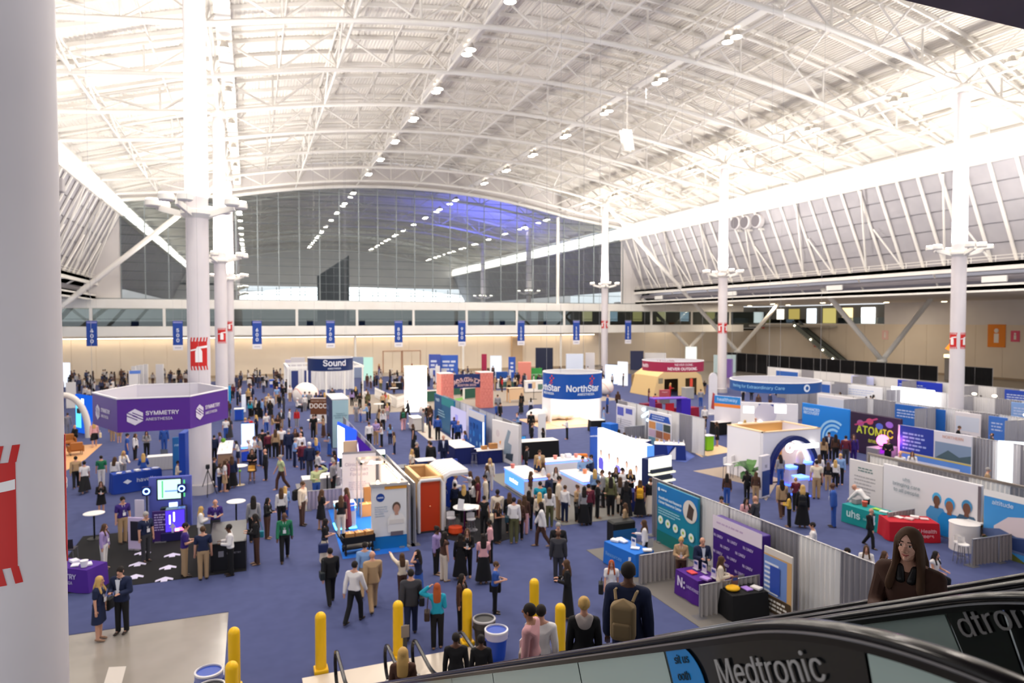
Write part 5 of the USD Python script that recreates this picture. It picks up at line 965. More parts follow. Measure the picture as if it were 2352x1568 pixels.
def green_half(label, a, c, h=1.15):
    a, c = np.array(a), np.array(c); t = T('dugout_wall', label, 'low wall', (*a, .022), math.degrees(math.atan2(c[1] - a[1], c[0] - a[0])), 'green dugout walls'); L = np.linalg.norm(c - a)
    t.part('panel', B().box(0, L, 0, .12, .05, h), C('#2e5a4c', .7)); t.part('top_rail', B().box(-.05, L + .05, -.06, .18, h, h + .1), C('#ece8e4')); [t.part('post', B().box(x - .06, x + .06, -.04, .16, 0, h), C('#ece8e4')) for x in (0, L)]
green_half('dark green half wall with white rail left of the brick gateway', xy(974, 924), xy(1003, 922)); green_half('dark green half wall right of the brick gateway\'s left pillar', xy(1066, 917), xy(1094, 914)); green_half('rear dark green half wall seen under the gateway sign', xy(1040, 908), xy(1064, 906))
rug('green turf strip below the gateway sign', [xy(1042, 917), xy(1062, 913), xy(1064, 918), xy(1046, 923)], '#6aa040', z0=.022, z1=.03)
for k, (px, py, l) in enumerate(((984, 921, 'left of the gateway'), (1097, 917, 'right of the gateway'))): stool(f'red bar stool {l}', xy(px, py), '#d0403a', '#c23a34', 1.0, .022)
t = Counter('white information counter with green window panels in the lounge', xy(1136, 892)[0], xy(1166, 891)[0], xy(1150, 893)[1], xy(1150, 893)[1] + 1, 1.2, '#e9e5e2'); t.rect(.3, 1.4, .2, .9, '#4a6e66'); t.rect(1.6, 2.4, .2, .9, '#4a6e66')
t = Counter('long white curved counter with green panels beside the blue drum sign', xy(1208, 902)[0], xy(1248, 899)[0], xy(1228, 901)[1], xy(1228, 901)[1] + 1.2, 1.4, '#efeae7'); [t.rect(u, u + .9, .3, 1.0, '#56766f') for u in (1.6, 2.7)]; t.rect(.3, .9, .5, 1.1, '#28407c')
pt = T('wooden_frame', 'pale wooden display frame on the grey lounge carpet', 'display frame', (*xy(1186, 924), .022)); [pt.part('leg', B().box(x - .07, x + .07, y - .07, y + .07, 0, 1.45), C('#d8b48e')) for x in (-.75, .75) for y in (0, .8)]; pt.part('front_board', B().box(-.8, .8, -.1, -.04, .3, 1.5), C('#e0be98')); pt.part('top', B().box(-.85, .85, -.1, .9, 1.45, 1.52), C('#e4c6a4'))
t = T('sign_stand', 'slim black sign stand on the grey carpet beside the drum sign', 'sign stand', (*xy(1226, 917), .022)); t.part('pole', B().tube((0, 0, 0), (0, 0, 1.3), .03, 6).box(-.3, .3, -.2, .2, 0, .03), C('#222')if 0 else C('#222226')); t.part('board', B().box(-.2, .2, -.05, 0, 1.2, 1.9), C('#dcbf9c'))
w = Wall('blue low counter wall behind the gateway group', xy(1142, 873), xy(1166, 872), 1.2, '#23529c', .5)
# ------------------------------------------------------------------ drape wall between 700 and 800, its stands
drape_row('grey and white drape wall between aisles 700 and 800', (15.0, 36.8), (15.0, 54), 2.55, ('#e2dfde', '#98959a', '#dedbda', '#e4e1e0'), 1.6)
w = Wall('teal and blue printed wall left end of the centre stands', (14.2, 53.9), (14.2, 48.2), 2.75, '#0f5c8c', .12); w.rect(0, w.L, 2.1, 2.75, '#1b8a92'); w.rect(0, 2.2, .1, 2.7, '#12497f'); w.text('Health', 1.0, 2.2, .28, '#d9eef2'); w.lines(1.2, 3.6, 1.6, 3, .2, .08, '#a9cfe0', 2)
w = Wall('lilac lit stand wall next to the teal printed wall', (14.0, 48.4), (14.0, 44.9), 2.35, '#d4ccf4', .12, glow=.75); w.rect(1.2, 1.9, .6, 1.9, '#a6a0ea', 'lit_panel', .8)
w = Wall('blue microscope-picture wall with a white header', (14.2, 44.6), (14.2, 41.2), 2.6, '#1f5fb4', .12); w.rect(0, w.L, 2.1, 2.6, '#e8e6ea'); [w.disc(.5 + .7 * (i % 4), .5 + .55 * (i % 3), .16 + .05 * (i % 2), ['#7fb8e8', '#2f86d8', '#0f4490'][i % 3]) for i in range(9)]; w.rect(3.15, 3.4, 0, 2.1, '#f0f4ff', 'lit_panel', 2.2)
w = Wall('white wall printed with a robot arm and an orange mark', (14.3, 40.0), (14.9, 37.0), 2.5, '#e6e2e4', .1); w.disc(.7, 1.7, .22, '#d8cfd4'); w.poly([(1.4, .5), (2.2, .6), (2.3, 1.2), (1.9, 1.3), (2.2, 2.0), (1.9, 2.1), (1.5, 1.3)], '#8fa0b0'); w.poly([(.9, 1.2), (1.1, 1.3), (1.0, 1.0)], '#f0a030'); w.poly([(1.6, .3), (2.4, .2), (2.5, .7), (1.7, .6)], '#3b4653')
t = T('navy_l_counter', 'L-shaped counter with gathered navy skirt and white tops', 'counter', (12.6, 39.4, .012)); L1 = B(); cloth_box(L1, 11.55, 12.75, 38.95, 41.6, 1.02, .05); t.part('skirt', L1, C('#141f5c', .85), 50, w=True); L2 = B(); cloth_box(L2, 12.85, 14.45, 38.6, 39.4, .8, .05); t.part('skirt', L2, C('#141f5c', .85), 50, w=True); t.part('countertop', B().box(11.5, 12.8, 38.9, 41.65, 1.02, 1.06, bev=.01), C('#efeae6', .35), w=True); t.part('countertop', B().box(12.8, 14.5, 38.55, 39.45, .8, .84, bev=.01), C('#efeae6', .35), w=True)
carton('cardboard box on the navy L-shaped counter, larger one', 14.0, 39.0, .86, .5, .35, .3); carton('cardboard box on the navy L-shaped counter, smaller one', 13.4, 38.95, .86, .35, .28, .2)
stool('tall pale stool in front of the navy L-shaped counter', (12.5, 38.2), '#1a1f4a', '#b9b6ba', .8)
t = Table('long counter with black cloth and white top right of the grey drapes', (15.8, 38.9), (18.4, 38.8), 1.0, 1.08, '#0b0a0c', '#efe9e2')
monitor('dark monitor behind the black-clothed counter', (16.6, 41.6), 10, .8, .6, 1.6, '#2a3a4c', .3); monitor('low screen showing blue water behind the black-clothed counter', (16.4, 40.6), 0, .9, .4, .95, '#3f8fd0', .9)
w = Wall('narrow white banner behind the black-clothed counter', (18.9, 43.2), (19.5, 43.2), 2.2, '#e9e5e3', .06, 'banner_panel', 'banner')
t = T('fire_extinguisher', 'red fire extinguisher standing against the grey drapes', 'fire extinguisher', (15.5, 38.1, .012)); t.part('tank', B().lathe([(.02, .5), (.07, .47), (.09, .4), (.09, .02), (.07, 0)], n=14), C('#c4161a', .3), 40); t.part('valve', B().box(-.04, .04, -.03, .03, .5, .58), C('#222226'))
for i, (px, py, l) in enumerate(((1058, 985, 'at the left'), (1072, 990, 'in the middle'))): p = xy(px, py); t = T('medical_machine', f'white medical imaging unit on the cream tiles {l}', 'machine', (p[0], p[1], .022)); t.part('base', B().box(-.4, .4, -.3, .3, 0, .8, bev=.05), C('#cfd0da', .4)); t.part('head', B().box(-.25, .25, -.2, .2, .9, 1.4, bev=.05), C('#e8e6ea', .4)); t.part('neck', B().tube((0, 0, .7), (0, 0, 1), .06, 8), C('#b4b2ba'))
t = Counter('white demonstration counter at the left of the cream tiles', xy(951, 992)[0], xy(975, 992)[0], xy(963, 990)[1], xy(963, 990)[1] + 1.6, 1.05, '#dcd5ce', '#efeae6')
# white sofa and lit room
sf = T('sculptural_sofa', 'white bulky sculptural sofa near the white lit room', 'sofa', (*xy(1262, 966), .022)); [sf.part('cushion', B().ball((x, y, z_), 1, 2, (sx, .75, sz)), C('#efeae6', .8), True) for x, y, z_, sx, sz in ((-1.2, 0, .55, .95, .55), (.3, .2, .65, 1.0, .65), (1.5, .1, .45, .9, .45))]
rm = T('lit_room', 'open white lit room stand with wood floor below the blue drum sign', 'stand room', (25.8, 51, .03)); rm.part('back_wall', B().box(-1.7, 1.9, 2.9, 3.0, 0, 2.6), C('#f3f1f4'), ); rm.part('side_wall', B().box(1.8, 1.95, -.9, 3.0, 0, 2.6), C('#e8e6ea')); rm.part('side_wall', B().box(-1.8, -1.7, 1.2, 3.0, 0, 2.6), C('#f3f1f4')); rm.part('roof', B().box(-1.8, 1.95, -.2, 3.0, 2.6, 2.72), C('#f0eef0')); rm.part('ceiling_light', B().box(-1.5, 1.6, .2, 2.6, 2.56, 2.6), E('#ffffff', 5.0)); rm.part('floor_panel', B().box(-2.2, 2.0, -1.0, 3.0, -.01, .01), C('#dcb68e', .4)); rm.part('back_print', B().box(-1.2, 1.2, 2.87, 2.9, .6, 2.2), E('#f4f4ff', 1.4))
# drum-sign stand
def ns_counter(label, x0, x1, y0, y1, **k): return Counter(label, x0, x1, y0, y1, 1.02, '#d4cfd4', '#f0ebe8', '#3f5bff', 6, group='white stand counters with blue light', **k)
c1 = ns_counter('white counter with a big bright blue screen on its left side', 12.5, 13.7, 30.2, 33.0); c1.t.part('side_screen', B().box(-c1.w - .03, -c1.w - .012, -1.3, 1.3, .2, .92), E('#5f9cf0', 1.25)); b = B(); text(b, 'northstar', .2, (-c1.w - .034, 0, .5), (0, -1, 0), (0, 0, 1), (-1, 0, 0), .004, 'c', True); c1.t.part('lettering', b, E('#f4f8ff', 2.2))
c2 = ns_counter('white counter at the back with boxes and popcorn tubs', 14.9, 17.6, 33.4, 34.3); c3 = ns_counter('white counter on the right with an orange-striped tub', 14.9, 16.2, 28.6, 31.2)
class _S: pass
def tw_(c): s = _S(); s.t = c.t; s.h = c.h; s.world = lambda u, v, z=None: (c.t.loc[0] + u, c.t.loc[1] + v, c.h + .016); return s
items_on(tw_(c2), 'tub', [f'red and white popcorn tub on the back white counter, {o} from the left' for o in ordn[:3]], [(-.4, 0), (.1, .1), (.9, 0)], ['#d98a80', '#e8e2e0']); items_on(tw_(c1), 'tub', 'red tub on the counter with the blue side screen', [(-.3, 1.0)], ['#c9706a']); items_on(tw_(c3), 'tub', 'orange-striped tub on the right white counter', [(.2, .2)], ['#e08a60']); items_on(tw_(c2), 'box', 'clear white box on the back white counter', [(.45, .1)], ['#e4e2ea'])
w = Wall('tall plain blue banner with a small star logo by the lit wall', xy(1355, 1092), xy(1373, 1091), 2.75, '#1246a0', .06, 'banner_panel', 'banner'); w.text('northstar', w.L / 2, 2.2, .08, '#dfe6f4', bold=True)
lw = Wall('large backlit white wall showing five printed people', (18.6, 34.0), (18.2, 28.2), 2.6, '#fbfbff', .35, 'lightbox_wall', 'lightbox', glow=1.9); lw.t.part('end_panel', B().box(lw.L - .0, lw.L + .04, -.02, .37, 0, 2.6), E('#5f98f0', 1.0)); [lw.figure(.5 + 1.08 * i, .3, .95, ['#6a5fd0', '#e6e2f0', '#8a80dc', '#dfe2ee', '#e8e8ee'][i], '#e0b8a4', '#8a6a58', glow=1.1) for i in range(5)]; lw.text('northstar', 1.6, 2.15, .16, '#b4bccc', glow=1.0)
armchair('bright orange armchair behind the back white counter', xy(1334, 1072), 160, '#d9761a')
tb = Table('small navy-clothed table below the backlit wall', xy(1446, 1176), xy(1500, 1172), .7, .9, '#101c5c'); tb.text('logo', tb.L * .5, .45, .14, '#8f98c8')
sh = T('lit_shelf', 'navy display shelf with glowing header and white shelf edges', 'display shelf', (*xy(1515, 1150), .012), 12); sh.part('case', B().box(-.75, .75, 0, .5, 0, 2.1, bev=.02), C('#14265c')); sh.part('lit_header', B().box(-.76, .76, -.03, 0, 1.5, 2.15), E('#fdfbe6', 1.8)); 
for z_ in (1.35, .95, .55, .2): sh.part('shelf_edge', B().box(-.78, .78, -.3, 0, z_, z_ + .08), E('#fbf6dc', 1.0)); sh.part('goods', B().box(-.7, .7, -.18, -.02, z_ + .08, z_ + .26), C('#20283c'))
# ------------------------------------------------------------------ drape wall between 800 and 900
drape_row('drape wall between aisles 800 and 900 behind the poster collage', (27.3, 35.6), (27.3, 46.5), 2.45, ('#dedbda', '#8f8c92', '#e2dfde'), 1.4)
w = Wall('white poster pair with blue header blocks on the grey drapes', (26.6, 45.6), (26.6, 42.9), 2.3, '#dedbe0', .06); [w.rect(u, u + .95, 1.45 + .25 * k, 2.1, '#4a56b4') for k, u in enumerate((.15, 1.4))]; w.lines(.2, 2.4, 1.2, 5, .16, .06, '#a8a6b4', 8)
w = Wall('photo collage poster with a blue roof-shaped title', (26.4, 40.8), (26.4, 38.0), 2.4, '#e4e1e4', .06); w.poly([(.1, 1.75), (.3, 2.2), (2.5, 2.2), (2.75, 1.75)], '#2350a8'); w.lines(.5, 2.3, 2.1, 2, .16, .07, '#c4d0ec', 9)
for i in range(9): w.rect(.12 + .9 * (i % 3), .94 + .9 * (i % 3), 1.15 - .55 * (i // 3), 1.65 - .55 * (i // 3), ['#c98a50', '#7f9ccc', '#3f4a44', '#b9a0b4', '#8a5a48', '#b06a3a', '#5f8a9c', '#d0a060', '#4a4e70'][i], 'printed_photo')
lg = T('lit_cross_logo', 'small glowing pale blue cross-shaped logo on the grey drapes', 'lit logo', (26.9, 41.9, 1.9)); lg.part('hook', B().tube((0, 0, 0), (.4, 0, .3), .015, 5), C('#9a979a')); lg.part('bar', B().bar((0, .45, -.2), (0, -.45, .25), .12, .16), E('#bfe4ff', 4)); [lg.part('dot', B().ball((0, y, z_), .12, 1), E('#bfe4ff', 4)) for y, z_ in ((.3, .35), (-.3, -.35))]
for i, (a, c, l) in enumerate(((xy(1405, 1040), xy(1480, 1050), 'left'), (xy(1503, 1055), xy(1573, 1058), 'right'))): tb = Table(f'navy and white diagonal-clothed table with small goods, {l} of the pair', a, c, 1.0, .95, '#172a72', '#e2dedc'); tb.poly([(tb.L * .35, .05), (tb.L * .7, .05), (tb.L * .7, .85)], '#e4e0e2'); tb.poly([(tb.L * .4, .9), (tb.L * .62, .9), (tb.L * .45, .35)], '#2f4cb0'); items_on(tb, 'bottle', f'small goods on the {l} navy and white table', [(.3 + .3 * j, .5) for j in range(6)], ['#d9d4ea', '#8f94cc', '#e9e4e2'], f'goods on the {l} navy and white table')
tb = Table('small bright blue table left of the navy and white tables', xy(1382, 998), xy(1402, 1002), .8, .9, '#1d66c4'); half_wall('low grey drape divider behind the left navy and white table', (25.5, 42.5), (27.2, 42.5), 1.0, '#8d8a8f')
tb = Table('black-draped equipment table left of the poster pair', (24.9, 46.5), (26.0, 46.3), .8, .9, '#141316', '#d9d5d0')
tn = T('field_tent', 'beige fabric field tent with two openings under the maroon sign', 'tent', (46.6, 65.5, .012)); 
prof = [(-3.6, 0), (-3.0, 2.3), (-1.6, 3.15), (1.6, 3.15), (3.0, 2.3), (3.6, 0)]
tn.part('canopy', B().grid([[(x, y, z_) for x, z_ in prof] for y in (0, 5)]), C('#d9b984', .9)); fr = B(); fr.prism([(-3.6, 0), (-3.0, 2.3), (-2.1, 2.86), (-2.1, 0)], 0, .05, ((0, 0, 0), (1, 0, 0), (0, 0, 1), (0, -1, 0))).prism([(-2.1, 2.0), (-2.1, 2.86), (-1.6, 3.15), (1.6, 3.15), (2.4, 2.65), (2.4, 2.0)], 0, .05, ((0, 0, 0), (1, 0, 0), (0, 0, 1), (0, -1, 0))).prism([(-.2, 0), (-.2, 2.0), (.8, 2.0), (.8, 0)], 0, .05, ((0, 0, 0), (1, 0, 0), (0, 0, 1), (0, -1, 0))).prism([(2.4, 0), (2.4, 2.65), (3.0, 2.3), (3.6, 0)], 0, .05, ((0, 0, 0), (1, 0, 0), (0, 0, 1), (0, -1, 0)))
tn.part('front_flap', fr, C('#dcbd8a', .9)); tn.part('rear_wall', B().box(-3.4, 3.4, 4.9, 5, 0, 2.2), C('#8a7456', .9)); tn.part('window_mesh', B().box(-2.9, -2.3, -.07, -.05, 1.5, 2.1), C('#8f866f')); tn.part('red_banner', B().box(1.4, 1.8, -.1, -.05, 1.0, 1.95), C('#e0503a'))
tb = Table('maroon-clothed table left of the tent front', xy(1478, 950), xy(1520, 948), .8, .9, '#7a1030'); tb = Table('maroon-clothed table with white goods right of the purple arch', xy(1560, 962), xy(1605, 958), .8, .9, '#8a1232')
pa = T('purple_canopy', 'purple curved photo arch above the maroon tables', 'arch', (*xy(1535, 965), .012), -8); pa.part('top', B().box(-1.6, 1.6, -.5, .5, 1.9, 2.0, bev=.03), C('#7a4fc0')); pa.part('leg', B().box(1.0, 1.9, -.5, .5, 0, 1.9, bev=.03), C('#3a1fa8')); pa.part('leg', B().box(-1.6, -1.5, -.5, .5, 0, 1.9), C('#5a3a9c')); pa.part('red_panel', B().box(-.3, .5, -.1, 0, .4, 1.5), C('#c01a28'))
w = Wall('maroon lectern sign in front of the tent', xy(1515, 928), xy(1538, 928), 1.5, '#a84a54', .3, 'lectern_sign', 'sign'); w.text('Project', w.L / 2, 1.2, .12, '#e8d0d0'); w.rect(0, w.L, 0, .7, '#6f686c')
t = Counter('grey reception desk before the tent right opening', xy(1572, 917)[0], xy(1597, 917)[0], xy(1585, 917)[1], xy(1585, 917)[1] + .8, 1.3, '#a4a2a0', '#b4b2b0')
pd = T('paddle_banner', 'tall rounded white and red paddle-shaped banner', 'banner', (*xy(1637, 952), .012)); pd.part('board', B().prism([(-.45, .1), (.45, .1), (.45, 3.4)] + [(.45 * math.cos(a), 3.4 + .5 * math.sin(a)) for a in np.linspace(.1, 3.04, 10)] + [(-.45, 3.4)], -.05, .05, ((0, 0, 0), (1, 0, 0), (0, 0, 1), (0, -1, 0))), C('#e6e1e4')); pd.part('foot', B().box(-.6, .6, -.3, .3, 0, .1), C('#cfccd0')); pd.part('red_figure', B().prism([(-.25, .6), (.3, .4), (.2, 1.9), (-.05, 2.1)], .052, .056, ((0, 0, 0), (1, 0, 0), (0, 0, 1), (0, -1, 0))), C('#b84a44'))
w = Wall('white stand wall with blue and orange bands right of the paddle banner', xy(1640, 992), xy(1700, 1000), 2.9, '#e4dfe6', .15); u = w.L; w.rect(0, u, 2.3, 2.9, '#2f86d0'); w.rect(0, u, 2.05, 2.3, '#f08a3a'); w.text('healthway', u / 2, 2.5, .26, '#cfe6fa')
tb = Table('black-clothed table in front of the blue and orange banded wall', xy(1650, 1000), xy(1692, 996), .9, .95, '#0e0d10', '#ddd6d4'); tb = Table('navy-clothed table with white script right of the black one', xy(1678, 1004), xy(1707, 1010), .8, .9, '#1c3f86'); tb.text('iris', tb.L * .5, .4, .3, '#dfe3f0', bold=True)
w = Wall('lit white stand wall with navy hexagon panel behind the curved stand', xy(1700, 1010), xy(1832, 1018), 2.8, '#ebe7ea', .15); u = w.L; w.rect(u * .32, u * .58, .8, 2.7, '#2a3f96'); w.disc(u * .44, 2.0, .75, '#cfc9d8'); w.rect(u * .6, u * .8, 2.1, 2.7, '#ffffff', 'lit_panel', 2.2); w.rect(.2, u * .24, 2.0, 2.5, '#ffffff', 'lit_panel', 1.6)
t = Counter('bright lime green counter on the pale wood floor', xy(1624, 1037)[0], xy(1645, 1037)[0], xy(1634, 1036)[1], xy(1634, 1036)[1] + .6, 1.05, '#7fc21a', '#e6e4ea')
t = Counter('dark desk with two glowing lamps behind the curved white stand', xy(1712, 1020)[0], xy(1775, 1020)[0], xy(1745, 1016)[1], xy(1745, 1016)[1] + .8, 1.0, '#1c1c3a', '#8a8a96'); [t.t.part('lamp', B().lathe([(.16, 0), (.13, .45)], x, 0, 12).off((0, 0, 1.0)), E('#fff6d8', 5)) for x in (-.9, .9)]
# curved white stand
cv = T('curved_stand', 'white box stand with wooden top rim and a navy arch entrance', 'stand room', (26.6, 29.4, .03)); X0, X1, Y0_, Y1_ = -1.1, 2.9, -1.1, 1.8
cv.part('left_wall', B().box(X0, X0 + .2, Y0_ + .21, Y1_, 0, 2.75), C('#e6e1e4')); cv.part('rear_wall', B().box(X0 + .2, X1 - .2, Y1_ - .2, Y1_, 0, 2.75), C('#e2dde2')); cv.part('right_wall', B().box(X1 - .2, X1, Y0_ + .21, Y1_, 0, 2.75), C('#d9d4da'))
from shapely.geometry import Polygon as PG
an = np.linspace(0, math.pi, 24); hole = [(.9 + 1.55 * math.cos(a), .0 + 2.25 * math.sin(a) ** .9) for a in an]; ring_o = [(.9 + 1.8 * math.cos(a), 2.5 * math.sin(a) ** .9) for a in an]
cv.part('front_wall', B().prism(PG([(X0, 0), (X1, 0), (X1, 2.75), (X0, 2.75)]).difference(PG(hole)).buffer(0), 0, .2, ((0, Y0_ + .2, 0), (1, 0, 0), (0, 0, 1), (0, -1, 0))), C('#dcd7dc')); cv.part('navy_arch', B().prism(PG(ring_o).difference(PG(hole)).buffer(0), 0, .3, ((0, Y0_ + .05, 0), (1, 0, 0), (0, 0, 1), (0, -1, 0))), C('#101f5c', .4))
cv.part('wood_rim', B().box(X0 - .02, X1 + .02, Y0_ - .02, Y0_ + .14, 2.75, 2.8).box(X0 - .02, X0 + .2, Y0_, Y1_, 2.75, 2.8).box(X1 - .2, X1 + .02, Y0_, Y1_, 2.75, 2.8).box(X0, X1, Y1_ - .2, Y1_ + .02, 2.75, 2.8), C('#e8c9a0')); cv.part('wood_lining', B().box(X0 + .2, X1 - .2, Y1_ - .24, Y1_ - .2, .1, 2.74).box(X0 + .2, X0 + .24, Y0_ + .2, Y1_ - .2, .1, 2.74), C('#c48f4a'))
cv.part('arch_light', B().path([(.9 + 1.5 * math.cos(a), Y0_ + .3, 2.18 * math.sin(a) ** .9) for a in an[3:14]], .06, 6), E('#fffdf4', 4)); sgn_ = cv.part('lit_sign', B().box(.7, 2.6, Y0_ - .28, Y0_ - .2, 1.78, 2.02).lathe([(.0, 0), (.3, 0), (.3, .08)], n=18) if 0 else B().box(.7, 2.5, Y0_ - .28, Y0_ - .2, 1.78, 2.02), E('#fffef4', 4)); cv.part('lit_disc', B().path([(.5 + .2 * math.cos(a), Y0_ - .24, 1.88 + .2 * math.sin(a)) for a in np.linspace(0, 6.28, 19)[:-1]], .07, 6, closed=True), E('#fffbe0', 5)); cv.part('inner_screen', B().box(-.5, .3, Y1_ - .3, Y1_ - .26, 1.0, 1.8), E('#c9bfff', 1.6))
lamp('RectLight', 'stand_lamp', (27.5, 29.6, 2.7), (0, 0, 0), (.9, .88, 1), 12, Width=2.5, Height=1.5, norm=True)  # unseen area light, placed to light the inside of the curved stand
pl = T('potted_palm', 'leafy green palm in a tall pale pot before the curved white stand', 'potted plant', (*xy(1722, 1130), .022)); pl.part('pot', B().lathe([(.2, 0), (.26, .9), (.24, .9)], n=16), C('#cfc8cc'), 40); [pl.part('leaf', leafy(B(), 1, 0, 1.45 - .06 * i, rr_).xf(lambda v, a=a: np.column_stack([v[:, 0] * math.cos(a) - v[:, 1] * math.sin(a), v[:, 0] * math.sin(a) + v[:, 1] * math.cos(a), v[:, 2] * 1.5 + .95])), C(['#33602a', '#426f30', '#284d22'][i % 3], .5)) for i, a in enumerate(np.arange(9) * .72)]; pl.part('stem', B().tube((0, 0, .85), (0, 0, 1.1), .04, 6), C('#4a5a30'))
ko = Wall('rounded kiosk totem, white above and navy below, at the curved stand', xy(1749, 1146), xy(1768, 1140), 2.1, '#c8c2c9', .2, 'kiosk_totem', 'kiosk'); ko.rect(.03, ko.L - .03, .1, 1.35, '#1d3566'); ko.text('SI', ko.L / 2, 1.5, .14, '#6f6a74')
for i, (px, py, l) in enumerate(((1814, 1112, 'at the back'), (1838, 1138, 'in front'), (1848, 1100, 'at the right'))): q = xy(px, py); t = Counter(f'white pedestal with blue glowing rim {l} of the curved stand', q[0] - .28, q[0] + .28, q[1] - .25, q[1] + .25, 1.0, '#cfc9e4', '#5f7fff', '#2f4fff', 6, topglow=4, group='blue-rimmed pedestals'); t.t.part('glow_foot', B().box(-.36, .36, -.33, .33, 0, .04), E('#2f4fff', 5))
p = xy(1836, 1112); t = T('body_model', 'pale medical torso model on a dark stand between the pedestals', 'model', (p[0], p[1], .022)); t.part('torso', B().lathe([(.16, 1.1), (.2, 1.3), (.17, 1.6), (.1, 1.75), (.02, 1.78)], n=14), C('#ecd2d0'), 40); t.part('stand', B().box(-.22, .22, -.2, .2, 0, 1.1), C('#2a2632'))
pd = T('surfboard_banner', 'leaning lilac surfboard-shaped banner right of the curved stand', 'banner', (*xy(1864, 1075), .012)); pd.part('board', B().prism([(.26 * math.cos(a) * (1 if math.sin(a) > 0 else .9), 1.35 + 1.3 * math.sin(a)) for a in np.linspace(0, 6.28, 25)[:-1]], 0, .06, ((0, 0, .02), (.97, 0, .2), (-.2, 0, .97), (0, -1, 0))), C('#b4a4cc', .4)); pd.part('foot', B().box(-.3, .3, -.2, .2, 0, .06), C('#8a8690'))
for i, (px, py) in enumerate(((1672, 1098), (1690, 1094))): p = xy(px, py); t = T('bar_chair', f'white-backed bar chair beside the curved stand, {("left", "right")[i]} one', 'chair', (p[0], p[1], .022), 30); t.part('seat', B().box(-.22, .22, -.2, .2, .72, .78, bev=.02), C('#e8e4e2')); t.part('backrest', B().box(-.22, .22, .16, .2, .8, 1.15, bev=.02), C('#eae6e4')); [t.part('leg', B().tube((x, y, 0), (x * .9, y * .9, .72), .014, 6), C('#4a4a5a')) for x in (-.22, .22) for y in (-.2, .2)]
# ------------------------------------------------------------------ near stands left of the escalator (700/800)
drape_row('near grey and white drape wall behind the teal and purple backdrops', (15.25, 7.6), (15.25, 23.2), 2.4, ('#dfdcda', '#e0dddb', '#858288', '#827f85', '#dddad8', '#858288'), 1.5)
w = Wall('teal backdrop with white headline and round icons', (15.0, 22.5), (15.0, 19.9), 2.35, '#147f9c', .1); u = w.L; w.rect(0, u, 1.5, 2.35, '#1672b4'); w.rect(0, u, 0, .5, '#13706e'); w.text(['Anesthesia and Research', 'Career Resource Center'], .12, 1.78, .1, '#e4f0f6', 'l', gap=1.7, bold=True, maxw=1.5); w.lines(.12, 1.6, 1.42, 3, .1, .04, '#a9d4e4', 4); w.disc(2.15, 1.75, .42, '#d8d0c8'); w.poly([(1.95, 1.5), (2.3, 1.45), (2.4, 1.9), (2.1, 2.05)], '#4a3a34', 'printed_photo'); [(w.disc(.28 + .5 * i, .95 - .03 * i, .16, '#e6f0e8'), w.disc(.28 + .5 * i, .95 - .03 * i, .06, '#a8c84a')) for i in range(5)]; w.disc(.2, 2.15, .07, '#e8f2f8'); w.lines(.35, .9, 2.2, 1, .1, .06, '#d0e4f0', 2)
w = Wall('purple backdrop with repeated white N lettering and a white header', (14.6, 18.55), (14.6, 16.2), 2.15, '#3a1478', .35); u = w.L; w.rect(0, u, 1.75, 2.2, '#dccfdc'); w.lines(.2, 1.9, 2.02, 1, .1, .06, '#b8a0c0', 6)
for i, (a, c) in enumerate(((.3, 1.5), (1.0, 1.5), (1.75, 1.5), (.65, 1.22), (1.4, 1.22), (.3, .95), (1.0, .95), (1.75, .92), (.65, .66), (1.4, .62), (1.9, .5))): w.text('N: UNIV', a, c, .1, '#c8b8e0', bold=True, maxw=.46)
w = Wall('retractable banner with a city tower photograph', (14.4, 15.9), (14.4, 14.75), 2.0, '#d0c8c0', .05, 'retractable_banner', 'banner'); u = w.L; w.rect(.02, u - .02, .1, 1.8, '#c9a06a'); w.rect(.02, u - .2, .6, 1.75, '#6f8cc8', 'printed_photo'); [w.rect(.06, .62, 1.5 - .14 * i, 1.56 - .14 * i, '#dfe2ea', 'printed_photo') for i in range(7)]; w.rect(.3, .7, .7, 1.5, '#2f4ca8', 'printed_photo'); w.rect(.02, u - .02, .1, .6, '#4a3a2a', 'printed_photo'); w.lines(.1, 1.0, .5, 3, .12, .06, '#e6e0d8', 7); w.t.part('base', B().box(-.05, u + .05, -.12, .12, 0, .08), C('#a9a6a8', .3, .6))
w = Wall('white easel with a small hanging photograph on the white drapes', (14.9, 12.5), (14.9, 11.6), 1.9, '#ece6e2', .04, 'easel', 'easel'); w.rect(.1, .8, .9, 1.5, '#8a6a50', 'printed_photo'); w.rect(.2, .5, 1.0, 1.35, '#3a2a26', 'printed_photo')
tb = Table('bright blue-clothed table with white logo and leaflets left of the teal backdrop', xy(1388, 1292), xy(1458, 1326), .85, .78, '#1d6cc8'); tb.text('Resources', tb.L * .35, .35, .13, '#7fb4ea'); tb.poly([(1.3, .3), (1.42, .36), (1.42, .5), (1.5, .54), (1.5, .66), (1.38, .62), (1.38, .5), (1.3, .44)], '#e8f0fa', 'emblem'); items_on(tb, 'leaflet', 'white leaflet stacks on the bright blue table', [(.2, .6), (.45, .5), (.25, .3), (1.2, .4), (1.6, .6)], ['#ece8e8', '#dfe3f0'], 'leaflets on the bright blue table'); items_on(tb, 'card', 'white card standing on the bright blue table', [(1.0, .5)], ['#ece8ea'])
